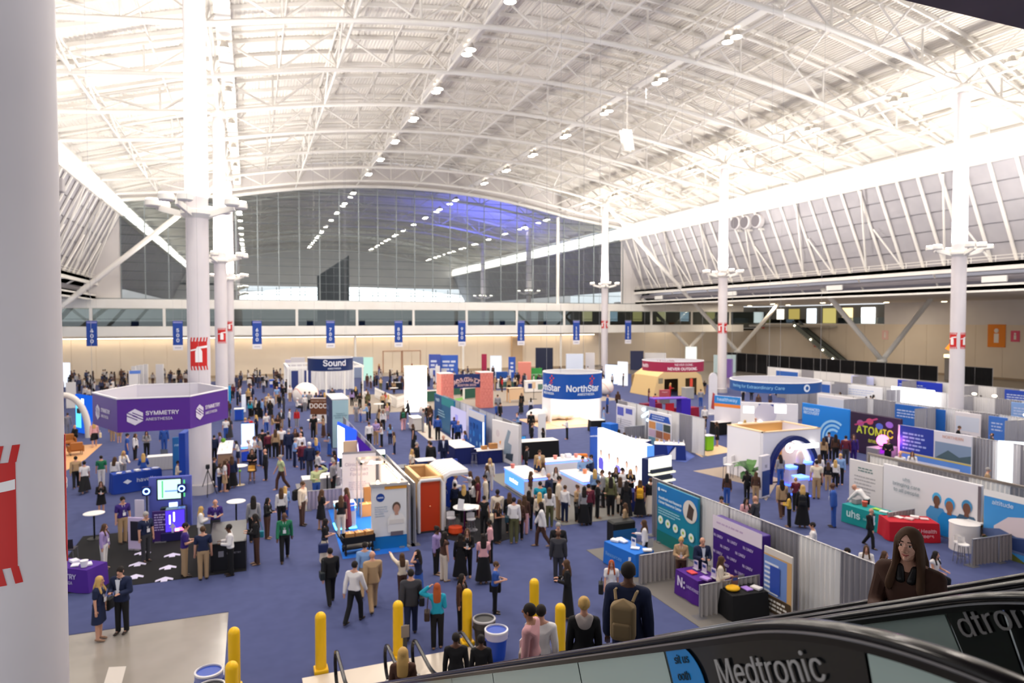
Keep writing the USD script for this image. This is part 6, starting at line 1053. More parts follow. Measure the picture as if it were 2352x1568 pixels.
tb = Table('purple-clothed table lettered N in white', xy(1552, 1362), xy(1602, 1393), .85, .78, '#4a1a80'); tb.text('N:', .35, .34, .3, '#e2d8ee', bold=True); tb.text('UNIVERSITY', 1.0, .42, .09, '#cbb9e0'); items_on(tb, 'card', [f'printed card standing on the purple N table, {o} from the back' for o in ordn[:3]], [(.3, .55), (.65, .6), (1.1, .6)], ['#d4c8dc']); items_on(tb, 'leaflet', 'red and lilac leaflets on the purple N table', [(.5, .25), (1.1, .3)], ['#d8484a', '#b08ad8'], 'leaflets on the purple N table')
half_wall('near low grey drape divider left of the purple table', (12.0, 19.0), (13.9, 19.0), .98, '#a09894'); half_wall('low grey drape divider between the purple and black tables', (12.3, 16.2), (14.5, 16.2), .98, '#a09894')
tb = Table('black-clothed table with a yellow cloth and photo display near the escalator', (13.0, 15.6), (14.2, 15.5), .8, .76, '#141315'); p = tb.world(.25, .35); single('yellow_cloth', 'crumpled yellow cloth on the black table near the escalator', 'cloth', B().ball((p[0], p[1], p[2] + .06), .22, 2, (1, .9, .35)), C('#e0a818', .8), True); items_on(tb, 'card', 'photo card standing on the black table near the escalator', [(.5, .6)], ['#8a5f50']); items_on(tb, 'leaflet', 'lilac and white leaflets on the black table near the escalator', [(.7, .3), (1.0, .25)], ['#b48ae0', '#e2dcd8'], 'leaflets on the black table')
for i, (x, y, l) in enumerate(((13.4, 20.9, 'behind the bright blue table'), (13.9, 17.5, 'behind the purple N table'), (14.1, 16.9, 'beside the purple backdrop'))): chair(f'grey folding chair {l}', (x, y), 180)
mc = T('black_backpack_pile', 'black draped equipment case behind the person at the bright blue table', 'case', (13.6, 22.9, .012)); mc.part('case', B().box(-.5, .5, -.3, .3, 0, .9, bev=.06), C('#121214')); mc.part('blue_side', B().box(-.52, .52, -.32, -.3, .1, .6), C('#1d5f9c'))
# ------------------------------------------------------------------ right row (800/900) near: teal and red tables
drape_row('grey drape wall behind the teal and red tables', (26.9, 13.5), (26.9, 23.0), 2.5, ('#8d8a8f', '#8b888d', '#dedbd9'), 1.5)
pb = T('silver_rail', 'long silver-edged rail along the top of the drapes behind the teal and red tables', 'rail', (26.9, 13.5, .012)); pb.part('rail', B().box(-.05, .05, 0, 9.5, 2.5, 2.6, bev=.01), C('#8a8078', .3, .7)); pb.part('leg', B().box(-.03, .03, 0, .06, 0, 2.5).box(-.03, .03, 9.4, 9.46, 0, 2.5), C('#8a8078', .3, .7))
w = Wall('white information panel left of the medical staff poster', (26.2, 23.4), (26.2, 21.6), 2.3, '#d6d0ce', .08); w.lines(.5, 1.3, 2.0, 2, .12, .06, '#5f7a78', 3); w.lines(.3, 1.5, 1.6, 6, .16, .05, '#a8a4a4', 4)
w = Wall('large poster of three medical staff in blue scrubs', (26.1, 21.5), (26.1, 17.2), 2.45, '#dcd8dc', .1); u = w.L; w.figure(2.5, .25, 1.25, '#4a90c8', '#6a4a3a', '#4aa8d8'); w.figure(3.05, .05, 1.35, '#1f86d0', '#8a5f4a', '#2f9ad8'); w.figure(3.75, .2, 1.3, '#3f5f7c', '#6f4a3c', '#3f86b4'); w.text(['uhs', 'bringing care', 'to all people'], 1.15, 1.9, .15, '#7f8f98', gap=1.7); w.rect(u - .12, u, 0, 2.4, '#6a6066')
w = Wall('mountain lake poster wall with blue sky and white header', (25.9, 17.0), (25.9, 13.3), 2.35, '#3f8fd0', .1); u = w.L; w.rect(0, u, 2.15, 2.4, '#e8e4e2'); w.poly([(.4, 1.1), (.9, 1.55), (1.6, 1.7), (2.3, 1.5), (3.2, 1.6), (u, 1.3), (u, .9), (.4, .9)], '#d8c8cc', 'printed_photo'); w.poly([(0, .9), (.6, 1.05), (1.2, .9), (1.9, 1.0), (2.6, 1.2), (3.0, 1.0), (u, .9), (u, .3), (0, .3)], '#5a6a94', 'printed_photo'); w.poly([(.6, .75), (1.5, .9), (2.6, .7), (u, .85), (u, .35), (.8, .4)], '#2a3c6c', 'printed_photo'); w.poly([(0, 0), (0, .7), (.9, .35), (1.6, 0)], '#5f6428', 'printed_photo'); w.text('altitude', .7, 1.9, .16, '#dbe9f6')
tb = Table('teal-clothed table with white script by the medical staff poster', xy(1934, 1197), xy(2030, 1228), .9, .78, '#0f8a8a'); tb.text('uhs', .6, .32, .3, '#cfe8e6', bold=True); tb.text('network', 1.35, .36, .1, '#9fcccc'); items_on(tb, 'box', 'grey cloth bundle on the teal table', [(.3, .5)], ['#8f8d8f']); items_on(tb, 'leaflet', 'green and white leaflets on the teal table', [(1.3, .5), (1.7, .4)], ['#9cc83a', '#e2e0dc'], 'leaflets on the teal table'); items_on(tb, 'tub', 'red bowl on the teal table', [(.75, .45)], ['#c8503c'])
half_wall('low grey drape divider between the teal and red tables', (24.1, 19.6), (25.6, 19.6), .98, '#9a9290')
tb = Table('red-clothed table with white lettering', xy(2042, 1243), xy(2156, 1248), 1.0, .78, '#b00f24'); tb.text(['UK Health', 'Careers'], tb.L - .55, .4, .14, '#e4b8be', gap=1.4); items_on(tb, 'leaflet', 'white leaflets spread on the red table', [(.6, .6), (.9, .4), (1.2, .65), (1.5, .5)], ['#f0e6e4', '#e8c8c8'], 'leaflets on the red table')
t = T('round_counter', 'white round-ended counter by the mountain poster', 'counter', (*xy(2214, 1262), .012)); t.part('body', B().lathe([(.5, 0), (.5, 1.0), (.52, 1.04), (.0, 1.05)], n=28), C('#e6dfdc', .4), 40); t.part('top_wing', B().box(-.1, .75, -.3, .3, .95, 1.03, bev=.02), C('#efe9e6', .35))
for i, (px, py) in enumerate(((2203, 1290), (2212, 1296))): stool(f'white bar stool before the round white counter, {("rear", "front")[i]} one', xy(px, py), '#e2dcda')
tb = Table('small black table right of the round white counter', (24.5, 12.6), (25.3, 12.5), .7, .76, '#17151a'); half_wall('low grey drape divider at the right edge above the handrail', xy(2232, 1300), xy(2352, 1282), .98, '#8a7f7c')
items_on(tb, 'leaflet', 'white leaflets on the small black table', [(.4, .3)], ['#e8dfe2'])
tb = Table('white-clothed table end over the near drapes', (15.9, 13.4), (16.9, 13.4), .7, .76, '#ddd6d8')
w = Wall('white slanted board behind the near drapes', (16.2, 15.0), (17.0, 14.6), 1.1, '#ded4d8', .06, 'board', 'sign')
# ------------------------------------------------------------------ right-hand rows farther away
def stand_row(tag_, x, y0, y1, h, seed, posters, group=None):
    drape_row(f'drape wall of white and grey bays, {tag_}', (x, y0), (x, y1), h, ('#dfdcdc', '#98959b', '#e2dfdf', '#dcd9da'), 2.0)
    r = random.Random(seed)
    for i, (ya, yb, col, lab) in enumerate(posters):
        w = Wall(lab, (x - .5, yb), (x - .5, ya), h - .1, col, .08); u = w.L
        if col[1] not in 'de': w.lines(.2, u * .8, h * .8, 3, .22, .09, '#b8c4e4', i)
        else:
            w.rect(.1, u - .1, h * .45, h * .85, r.choice(['#c8ccd8', '#2f5fb0', '#8fa8d0', '#b9a8a0', '#5f8fd8'])); w.lines(.15, u * .9, h * .38, 3, .15, .06, '#a8a6b0', i)
    for yy in np.arange(y0 + 1.5, y1, 6.1): half_wall(f'side drape of the {tag_}, {ordn[int((yy - y0) // 6.1)]} bay from the viewer', (x - 2.6, yy), (x - .1, yy), h if int(yy) % 2 else 1.0, '#a5a2a8')
w = Wall('bright blue stand wall with pale concentric arcs', (38.0, 38.2), (38.0, 34.0), 2.7, '#1c7fd8', .12); u = w.L; [w.poly([(2.9 + r_ * math.cos(a), .5 + r_ * math.sin(a)) for a in np.linspace(1.0, 3.3, 14)] + [(2.9 + (r_ - .16) * math.cos(a), .5 + (r_ - .16) * math.sin(a)) for a in np.linspace(3.3, 1.0, 14)], '#9fd0f4') for r_ in (.7, 1.0, 1.3)]; w.text(['ENHANCED', 'RECOVERY'], .9, 2.2, .2, '#cfe6fa', gap=1.3, bold=True)
w = Wall('dark rounded photo wall lettered ATOMIC in yellow', (37.6, 33.6), (37.4, 29.6), 2.7, '#2b1836', .15, bev=.12); u = w.L; w.text('ATOMIC', u / 2, 1.35, .5, '#c8d83a', bold=True); w.text('anesthesia', u * .6, .85, .25, '#b8c040', bold=True); [w.disc(.9 + .75 * i, 2.0 + .2 * (i % 2), .28, c, .2) for i, c in enumerate(('#b05a98', '#c8506a', '#4f6ac0', '#8a6ac0'))]; w.poly([(.4, 1.85), (2.2, 2.5), (2.3, 2.42), (.5, 1.78)], '#c0467a')
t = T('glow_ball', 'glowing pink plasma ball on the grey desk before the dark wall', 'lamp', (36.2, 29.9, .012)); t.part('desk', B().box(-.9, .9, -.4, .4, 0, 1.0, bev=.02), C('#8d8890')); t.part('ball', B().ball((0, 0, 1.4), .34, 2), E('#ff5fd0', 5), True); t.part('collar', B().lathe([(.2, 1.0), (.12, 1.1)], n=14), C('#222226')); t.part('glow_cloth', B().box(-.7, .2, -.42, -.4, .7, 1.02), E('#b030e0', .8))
lamp('SphereLight', 'plasma', (36.2, 29.2, 1.5), (0, 0, 0), (1, .2, .8), 15, Radius=.1, norm=True)
drape_row('grey drapes behind the navy and landscape poster wall', (36.9, 21.0), (36.9, 29.4), 2.4, ('#9a979c', '#dcd9da'), 1.5)
w = Wall('poster wall, navy text panel left and mountain landscape right', (36.4, 28.9), (36.4, 24.6), 2.5, '#d8d4da', .1); u = w.L; w.rect(0, u * .5, .95, 2.5, '#1f3a96'); w.lines(.2, u * .4, 2.1, 5, .22, .1, '#9fb0e4', 12); w.rect(u * .52, u, .95, 1.9, '#7f93ac', 'printed_photo'); w.poly([(u * .52, .95), (u * .7, 1.5), (u * .85, 1.2), (u, 1.4), (u, .95)], '#4a5f66', 'printed_photo'); w.text('NORTHERN', u * .76, 2.15, .16, '#d09a80'); w.rect(0, u, 0, .85, '#5f8fd8', 'printed_photo'); w.rect(.5, u - .6, .2, .55, '#d8dce8', 'printed_photo'); w.rect(0, u, .85, .92, '#d8c04a')
t = Counter('plain white square counter at the right among visitors', xy(2173, 1090)[0], xy(2221, 1090)[0], xy(2200, 1092)[1], xy(2200, 1092)[1] + 1.2, 1.1, '#d4cfd4', '#f4f0ee'); drape_row('grey and white drapes behind the white square counter', (37.5, 17.5), (37.5, 21.0), 2.4, ('#dad7d9', '#97949a'), 1.5)
w = Wall('white arched frame with two holiday pictures at the right', (36.7, 22.0), (36.7, 18.4), 2.5, '#e4e0df', .1); u = w.L; w.rect(.2, u * .42, .9, 1.9, '#d07a3a', 'printed_photo'); w.rect(.2, u * .42, .8, 1.1, '#2f80d0'); w.rect(u * .5, u - .2, .9, 1.9, '#6f7a84', 'printed_photo'); w.rect(u * .5, u - .2, .75, 1.0, '#2f86d8'); w.t.part('header', B().box(0, u, -.25, .1, 2.2, 2.45), C('#ece8e6'))
w = Wall('bright glowing white stand side at the right edge', xy(2292, 1120), xy(2375, 1128), 2.45, '#f2fbff', .3, 'lightbox_wall', 'lightbox', glow=1.5)
for i, y in enumerate((20.6, 19.2, 17.8)): t = T('arm_lamp', f'small warm spotlight over the holiday pictures, {ordn[i]} from the left', 'lamp', (37.4, y, 2.4), group='stand spotlights'); t.part('arm', B().tube((0, 0, 0), (-.4, 0, .3), .02, 6), C('#9a979a')); t.part('lens', B().ball((-.45, 0, .3), .13, 1, (1, 1, .6)), E('#fff0cc', 8))
stand_row('fourth row from the escalator', 46.5, 20, 47, 2.5, 2, [(40.5, 44.5, '#e6e0e2', 'poster with an orange stripe along its foot behind the wide blue ring sign'), (33.0, 37, '#2160b0', 'blue poster wall with a white header, left of the pale banner'), (30.5, 32.3, '#dcd4d6', 'pale pink text banner right of the blue poster wall'), (28.8, 30, '#3f70c0', 'narrow mid-blue pull-up banner'), (22.0, 24, '#e6e4e4', 'plain white poster panel right of the mid-blue banner')])
stand_row('fifth row from the escalator', 56.0, 24, 60, 2.5, 3, [(52, 56, '#e2dee2', 'white stand wall with two pictures in the fifth row, far left'), (46, 50, '#f0f0f4', 'very pale stand wall in the fifth row, second from left'), (42.5, 45, '#3a5f94', 'navy patterned panel in the fifth row'), (32, 34.5, '#7fa0d4', 'light blue picture panel in the fifth row near the column'), (26, 29, '#e8e0e0', 'white panel with a red mark in the fifth row at the right edge')])
stand_row('sixth row from the escalator', 65.5, 30, 72, 2.5, 4, [(66, 70, '#e6e2e6', 'white lit wall at the far left of the sixth row'), (55, 58, '#c4c8f0', 'lilac-blue stand wall with a white frame in the sixth row'), (47, 52, '#1c34b4', 'royal blue stand wall with white marks in the sixth row'), (38, 41, '#2444a8', 'blue four-picture panel in the sixth row right of the column'), (35.5, 36.6, '#27408c', 'narrow navy panel in the sixth row right of the column')])
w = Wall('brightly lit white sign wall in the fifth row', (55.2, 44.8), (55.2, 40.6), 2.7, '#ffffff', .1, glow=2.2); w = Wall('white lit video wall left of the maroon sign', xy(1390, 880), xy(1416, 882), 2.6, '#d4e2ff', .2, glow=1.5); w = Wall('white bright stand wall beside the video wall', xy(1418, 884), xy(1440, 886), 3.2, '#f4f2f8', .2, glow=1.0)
for i, (x, y) in enumerate(((55.4, 38.6), (55.4, 37), (55.4, 35.4), (46.2, 27.5), (46.2, 25.2))): t = T('arm_lamp', f'small bright spotlight on top of the right-hand drapes, {ordn[i]} of the five', 'lamp', (x, y, 2.5), group='stand spotlights'); t.part('arm', B().tube((0, 0, 0), (-.4, 0, .3), .02, 6), C('#9a979a')); t.part('lens', B().ball((-.45, 0, .3), .17, 1, (1, 1, .6)), E('#fff0cc', 8))
for i, (px0, px1, y, h, c, l) in enumerate(((985, 1012, 868, 3.6, '#4a5cae', 'blue printed wall with a white arrow shape, far centre-left'), (1012, 1052, 866, 3.4, '#3f66c0', 'blue wall with white text blocks behind the gateway'), (1106, 1118, 862, 3.4, '#a8264a', 'maroon banner far behind the gateway'), (1126, 1152, 866, 3.3, '#f0f4ff', 'white shimmering lit panels far behind the gateway'), (1168, 1184, 868, 3.2, '#2f58b4', 'blue poster far behind the coral block'), (1230, 1270, 862, 4.4, '#22263c', 'dark trailer-sized display behind the coral block'), (1300, 1340, 866, 3.6, '#dfe6f4', 'pale screen wall above the drum sign at the far end'), (1345, 1366, 862, 3.6, '#d8d2d2', 'white panel with red print far above the drum sign'), (1448, 1478, 850, 3.4, '#2b3050', 'dark header panel left of the maroon sign, far away'), (1480, 1530, 849, 3.0, '#e0dcde', 'long pale stand wall behind the maroon sign'), (1575, 1600, 852, 4.2, '#f6f8f0', 'glowing white header right above the maroon sign'), (835, 856, 874, 3.4, '#bfe8d8', 'mint green lit screen right of the round navy sign'), (810, 834, 868, 3.2, '#8f9ab4', 'grey-blue stand right behind the round navy sign'), (655, 668, 868, 2.8, '#cfc8dc', 'pale lilac stand left of the round navy sign'), (668, 700, 872, 3.3, '#dcd6d8', 'pale row of stand panels left of the round navy sign'), (1000, 1010, 880, 2.4, '#ece6e2', 'white pillar panel by the far blue wall'), (1640, 1690, 856, 3.0, '#cfe4ea', 'pale blue stand behind the tall column'), (1668, 1683, 868, 2.9, '#7a5aa8', 'purple banner behind the tall column'))):
    w = Wall(l, xy(px0, y), xy(px1, y), h, c, .3, glow=(.9 if c in ('#f0f4ff', '#f6f8f0', '#bfe8d8') else 0)); u = w.L
    if c in ('#4a5cae', '#3f66c0', '#2f58b4'): w.lines(.3, u - .3, h * .75, 3, .6, .3, '#dfe4f4', i); w.rect(.1, u * .35, 0, h * .4, '#e6e2e0')
for i, (px, py, l) in enumerate(((1105, 890, 'beside the green half wall'), (905, 905, 'left of the glowing tower'), (720, 985, 'before the brown backdrop'), (870, 945, 'inside the picket fence'), (1285, 930, 'behind the sculptural sofa'))): round_table(f'small white lounge table {l}', xy(px, py), .75, .5)
for i, (px, py, l) in enumerate(((585, 880, 'left'), (905, 895, 'right'), (960, 885, 'far right'))): tb = Table(f'black-draped far table in the back aisle, {l} one', xy(px - 18, py), xy(px + 18, py), 1, .9, '#17161a', '#d4cfcf')
# black drapes, side escalator and signs at the right
for i in range(14):
    a, c = (78.0, 57.0 + i * 2.2), (78.0, 59.2 + i * 2.2)
    if i == 0: bd = drape_row('long black drape wall along the right side of the floor', (78.0, 57), (78.0, 98), 3.2, ('#151316', '#1a181b'), 2.4)
drape_row('short black drape wall right of the nearest tall column', (78.0, 50.5), (78.0, 54.5), 3.4, ('#121113',), 2.0)
es = T('side_escalator', 'long glass-sided escalator climbing along the beige right wall', 'escalator', (102, 99, 0)); y0, y1, z1 = 92.6, 104.5, 7.6
for x in (101.2, 102.8): es.part('balustrade', B().grid([[(x, y0, .3), (x, y1, z1)], [(x, y0, 1.3), (x, y1, z1 + 1.0)]]), C('#6f7672', .2), w=True); es.part('handrail', B().tube((x, y0, 1.35), (x, y1, z1 + 1.05), .1, 8), C('#2a2a2c', .3), w=True)
for i in range(26): f_ = i / 26; es.part('step', B().box(101.3, 102.7, y0 + (y1 - y0) * f_, y0 + (y1 - y0) * (f_ + 1 / 26), z1 * f_, z1 * (f_ + 1 / 26)), C('#8f8d8a', .4), w=True)
[es.part('lamp', B().ball((101.1, y0 + (y1 - y0) * f_, z1 * f_ + .5), .16, 1), E('#fff0d0', 8), w=True) for f_ in (.15, .35, .6, .95)]
for k, (px, py, w_, c, l) in enumerate(((2289, 771, 1.7, '#f08a1e', 'orange square restroom sign on the right wall'), (2332, 772, .8, '#e85a7a', 'small pink sign at the right end of the wall'), (1753, 749, .5, '#d8302a', 'small red exit sign on the recessed wall'), (2033, 769, .8, '#f0c8c0', 'pale red-edged sign on the beige wall'), (1873, 791, .5, '#d8583c', 'small red sign on the wall by the escalator'))):
    d = ray(px, py); p = EYEP + d * ((XW - .1) / d[0]); t = T('wall_sign', l, 'sign', p); t.part('board', B().box(-.05, .05, -w_ * .75, w_ * .75, -w_, w_), C(c, .4)); t.part('symbol', B().box(-.07, -.05, -w_ * .2, w_ * .2, -w_ * .6, w_ * .2).ball((-.06, 0, w_ * .45), w_ * .2, 1, (.1, 1, 1)), C('#f6ece4'))
p = xy(2116, 862); t = T('lit_totem', 'grey totem with a glowing orange symbol near the right wall', 'totem', (96, 68, 0)); t.part('body', B().box(-.3, .3, -.9, .9, 0, 3.3), C('#a8a4a0')); t.part('light', B().box(-.34, .34, -1.0, 1.0, 3.3, 3.75), E('#ffe6a8', 3)); t.part('symbol', B().lathe([(.02, -.3), (.85, 0), (.02, .95)], n=12).xf(lambda v: np.column_stack([v[:, 0] * .2 - .35, v[:, 1], v[:, 2] + 4.6])), E('#ff8a30', 1.4))
d_ = struct('door_3', B().box(XW - .12, XW - .05, 53.8, 55.6, 0, 2.9), C('#b9935a')); struct('door_frame', B().box(XW - .16, XW - .05, 53.7, 53.8, 0, 3.0).box(XW - .16, XW - .05, 55.6, 55.7, 0, 3.0).box(XW - .16, XW - .05, 53.7, 55.7, 2.9, 3.0), C('#a07f4c'), parent=d_)
# fans high on the right wall, loudspeakers, camera tripod
for k, (px, py, l) in enumerate(((1700, 513, 'left'), (1722, 511, 'middle'), (1748, 508, 'right'))):
    d = ray(px, py); p = EYEP + d * ((XSR + .6) / d[0]); t = T('wall_fan', f'round fan housing high on the right sloped wall, {l} of three', 'fan', p, 0, 'wall fans'); t.part('drum', B().lathe([(.6, 0), (.95, .2), (.95, .9), (.8, 1.0)], n=20).xf(lambda v: np.column_stack([-v[:, 2], v[:, 1], v[:, 0]])), C('#d4cfd0')); t.part('grille', B().lathe([(.02, 1.0), (.82, 1.01)], n=20).xf(lambda v: np.column_stack([-v[:, 2], v[:, 1], v[:, 0]])), C('#6f6a70')); t.part('bracket', B().box(-.4, .9, -.08, .08, -1.2, -.9), STEEL)
d = ray(128, 424); p = EYEP + d * ((XSL - .2) / d[0]); t = T('loudspeaker', 'grey box loudspeaker beside the left clerestory strip', 'loudspeaker', p); t.part('cabinet', B().box(-.7, .7, -.5, .5, -.7, .6, bev=.08), C('#a9a4a6')); t.part('bracket', B().bar((0, 0, .5), (-.5, 0, 1.6), .1), STEEL)
d = ray(1443, 320); p = EYEP + ray(1443, 320) * 60; t = T('speaker_array', 'curved white loudspeaker hung under the roof at the right', 'loudspeaker', p); t.part('body', B().grid([[(x, .3 * math.sin(f_ * 1.5), 1.6 * f_) for f_ in np.linspace(-.6, .6, 7)] for x in (-.5, .5)]).grid([[(x, .5 + .3 * math.sin(f_ * 1.5), 1.6 * f_) for f_ in np.linspace(-.6, .6, 7)] for x in (-.5, .5)]), C('#efece8'), 60); t.part('hanger', B().tube((0, .25, .8), (0, .25, float(ztop(p[0])) - p[2] - .2), .03, 5), STEEL)
p = xy(478, 1138); t = T('tripod', 'black camera tripod standing beside the column under the purple sign', 'tripod', (p[0], p[1], .012)); [t.part('leg', B().tube((0, 0, 1.3), (.45 * math.cos(a), .45 * math.sin(a), 0), .02, 6), C('#17161a')) for a in (.5, 2.6, 4.7)]; t.part('head', B().box(-.09, .09, -.12, .12, 1.35, 1.55, bev=.02).tube((0, 0, 1.2), (0, 0, 1.4), .03, 6), C('#17161a'))
t = T('fire_extinguisher', 'red fire extinguisher beside the camera tripod', 'fire extinguisher', (*xy(484, 1124), .012)); t.part('tank', B().lathe([(.02, .55), (.08, .52), (.1, .42), (.1, .02), (.08, 0)], n=14), C('#a01418', .3), 40); t.part('valve', B().box(-.05, .05, -.03, .03, .55, .64), C('#222226'))
# ------------------------------------------------------------------ people
ICO = {s: np.array(trimesh.creation.icosphere(s, 1.0).vertices) for s in (0, 1, 2)}
def hullof(balls, sub=1):
    return m3.Manifold.hull_points(np.vstack([np.asarray(c) + ICO[sub] * np.asarray(r) for c, r in balls]))
def weld(ms): return m3.Manifold.batch_boolean([m for m in ms if m.num_tri() > 0], m3.OpType.Add)
def finish(m, edge=0, it=0):
    if edge: m = m.refine_to_length(edge)
    q = m.to_mesh(); v, f = np.array(q.vert_properties[:, :3], float), np.array(q.tri_verts)
    if it: t = trimesh.Trimesh(v, f, process=True); trimesh.smoothing.filter_taubin(t, .5, .53, it); v, f = np.array(t.vertices), np.array(t.faces)
    n = meshkit.arrays((v, f), True)[2]; return v, f, n
POSES = {  # per arm: upper-arm and forearm direction (out, front, up) ; legs: thigh swing, shank swing in degrees
    's': dict(arm=[((.16, .02, -1), (.06, .12, -1))] * 2, leg=[(2, 0), (-2, -2)]),
    'w': dict(arm=[((.14, .35, -1), (.05, .5, -.9)), ((.14, -.35, -1), (.05, -.15, -1))], leg=[(24, 4), (-14, -34)]),
    'h': dict(arm=[((.2, .12, -1), (-.45, .95, .15)), ((.2, .1, -1), (-.45, .95, .05))], leg=[(2, 0), (-2, -3)]),
    't': dict(arm=[((.25, .35, -1), (-.1, 1, -.25)), ((.25, .3, -1), (-.2, 1, -.2))], leg=[(2, 0), (-3, -4)], lean=10),
    'p': dict(arm=[((.18, .05, -1), (-.3, .9, .2)), ((.45, .75, .35), (.25, .9, .5))], leg=[(4, 0), (-4, -6)]),
    'c': dict(arm=[((.15, .05, -1), (-.3, .8, .1)), ((.8, .25, .25), (-.75, -.1, .62))], leg=[(3, 0), (-3, -4)]),
    'b': dict(arm=[((.1, .8, -1), (-.1, .7, -.8)), ((.1, .8, -1), (-.1, .7, -.8))], leg=[(2, 0), (-6, -6)], lean=48),
    'r': dict(arm=[((.22, .3, -1), (.0, 1, .05)), ((.14, .0, -1), (.06, .15, -1))], leg=[(2, 0), (-2, -2)]),
    'i': dict(arm=[((.18, .25, -1), (-.3, 1, -.1)), ((.2, .22, -1), (-.3, 1, -.05))], leg=[(82, 2), (84, -2)], sit=True),
}
def unit(v): v = np.asarray(v, float); return v / np.linalg.norm(v)
def skeleton(sex, pose):
    P = POSES[pose]; m = sex == 'm'; sw, hw = (.19, .085) if m else (.165, .088); J = {}
    leg = []
    for i, (a, k) in enumerate(P['leg']):
        s = (-1, 1)[i]; a, k = math.radians(a), math.radians(k); hip = np.array([s * hw, 0, .93]); kn = hip + .43 * np.array([s * .02, -math.sin(a), -math.cos(a)]); an = kn + .42 * np.array([0, -math.sin(k), -math.cos(k)]); leg.append([hip, kn, an])
    drop = min(l[2][2] for l in leg) - .075
    if P.get('sit'): drop = .93 - .50
    for l in leg:
        for j in l: j[2] -= drop
    pel = np.array([0, 0, .96 - drop]); ln = math.radians(P.get('lean', 2)); R = np.array([[1, 0, 0], [0, math.cos(ln), -math.sin(ln)], [0, math.sin(ln), math.cos(ln)]])
    up = lambda x, y, z: pel + R @ np.array([x, y, z])
    J.update(leg=leg, pel=pel, waist=up(0, 0, .16), chest=up(0, -.01, .36), neck=up(0, .0, .53), head=up(0, -.03, .685), R=R, sw=sw, hw=hw, m=m)
    J['arm'] = []
    for i, (u, f) in enumerate(P['arm']):
        s = (-1, 1)[i]; sh = up(s * sw, 0, .45); u, f = unit((s * u[0], -u[1], u[2])), unit((s * f[0], -f[1], f[2])); el = sh + .28 * u; wr = el + .25 * f; J['arm'].append([sh, el, wr, f])
    return J
def limb(pts, rs, sub=1): return [hullof([(a, ra), (b, rb)], sub) for a, b, ra, rb in zip(pts, pts[1:], rs, rs[1:])]
def hand(wr, f, s, sub, fine):
    side = unit(np.cross(f, (0, 0, 1)) + 1e-6) * s; pa = wr + f * .055; ms = [hullof([(wr, .024), (pa + side * .02, .017), (pa - side * .02, .017), (pa + f * .03, .02)], sub)]
    dn = unit(np.cross(side, f)) * s
    for k in range(4):
        b = pa + f * .03 + side * (.026 - .0175 * k); L = (.062, .07, .066, .052)[k]; mid = b + f * L * .55; tip = mid + unit(f * .8 - np.array([0, 0, .5])) * L * .5
        ms += limb([b, mid, tip], [.0092, .0085, .0072], 0 if not fine else 1)
    th = wr + f * .03 + side * .028; ms += limb([th, th + unit(side + f * .6) * .035, th + unit(side * .5 + f) * .06], [.0105, .01, .0085], 0 if not fine else 1); return ms
CACHE = {}
def body_mesh(sex, pose, lod):
    k = ('b', sex, pose, lod)
    if k in CACHE: return CACHE[k]
    J = skeleton(sex, pose); sub = 1; m = J['m']; w = 1.0 if m else .9; ms = []
    ms.append(hullof([(J['pel'] + (s * .07, 0, 0), (.1, .105, .1)) for s in (-1, 1)] + [(J['waist'], (.125 * w, .09, .08))], sub)); ms.append(hullof([(J['waist'], (.125 * w, .09, .06)), (J['chest'] + (.06, 0, 0), (.09, .105, .11)), (J['chest'] - (.06, 0, 0), (.09, .105, .11))], sub)); ms.append(hullof([(J['chest'] + (.06, 0, 0), (.09, .1, .1)), (J['chest'] - (.06, 0, 0), (.09, .1, .1))] + [(a[0], .06) for a in J['arm']] + [(J['neck'], .055)], sub))
    ms += limb([J['neck'] - (0, 0, .04), J['head'] - (0, 0, .06)], [.06 * w, .055 * w], sub)
    h = J['head']; ms.append(hullof([(h + (0, .015, .02), (.078, .095, .1)), (h + (0, -.03, -.075), (.045, .045, .04))], 2 if lod else 1))
    ms.append(hullof([(h + (0, -.082, .015), .012), (h + (0, -.107, -.022), .014), (h + (0, -.085, -.03), .016)], 0)); ms += [hullof([(h + (s * .08, .015, .015), (.012, .02, .03)), (h + (s * .078, .015, -.02), (.01, .014, .016))], 0) for s in (-1, 1)]
    for hip, kn, an in J['leg']:
        ms += limb([hip, kn, an], [.09, .06, .042], sub); ms.append(hullof([(an + (0, .03, -.03), (.036, .04, .04)), (an + (0, -.1, -.05), (.04, .05, .022)), (an + (0, -.16, -.055), (.034, .03, .018))], sub))
    for i, (sh, el, wr, f) in enumerate(J['arm']):
        r = (.052, .042, .03) if m else (.045, .037, .026); ms += limb([sh, el, wr], r, sub); ms += hand(wr, f, (-1, 1)[i], 0, lod > 1) if lod else [hullof([(wr, .028), (wr + f * .1, .03), (wr + f * .15, .015)], 0)]
    CACHE[k] = finish(weld(ms), .035 if lod > 1 else 0, 4 if lod > 1 else 0); return CACHE[k]
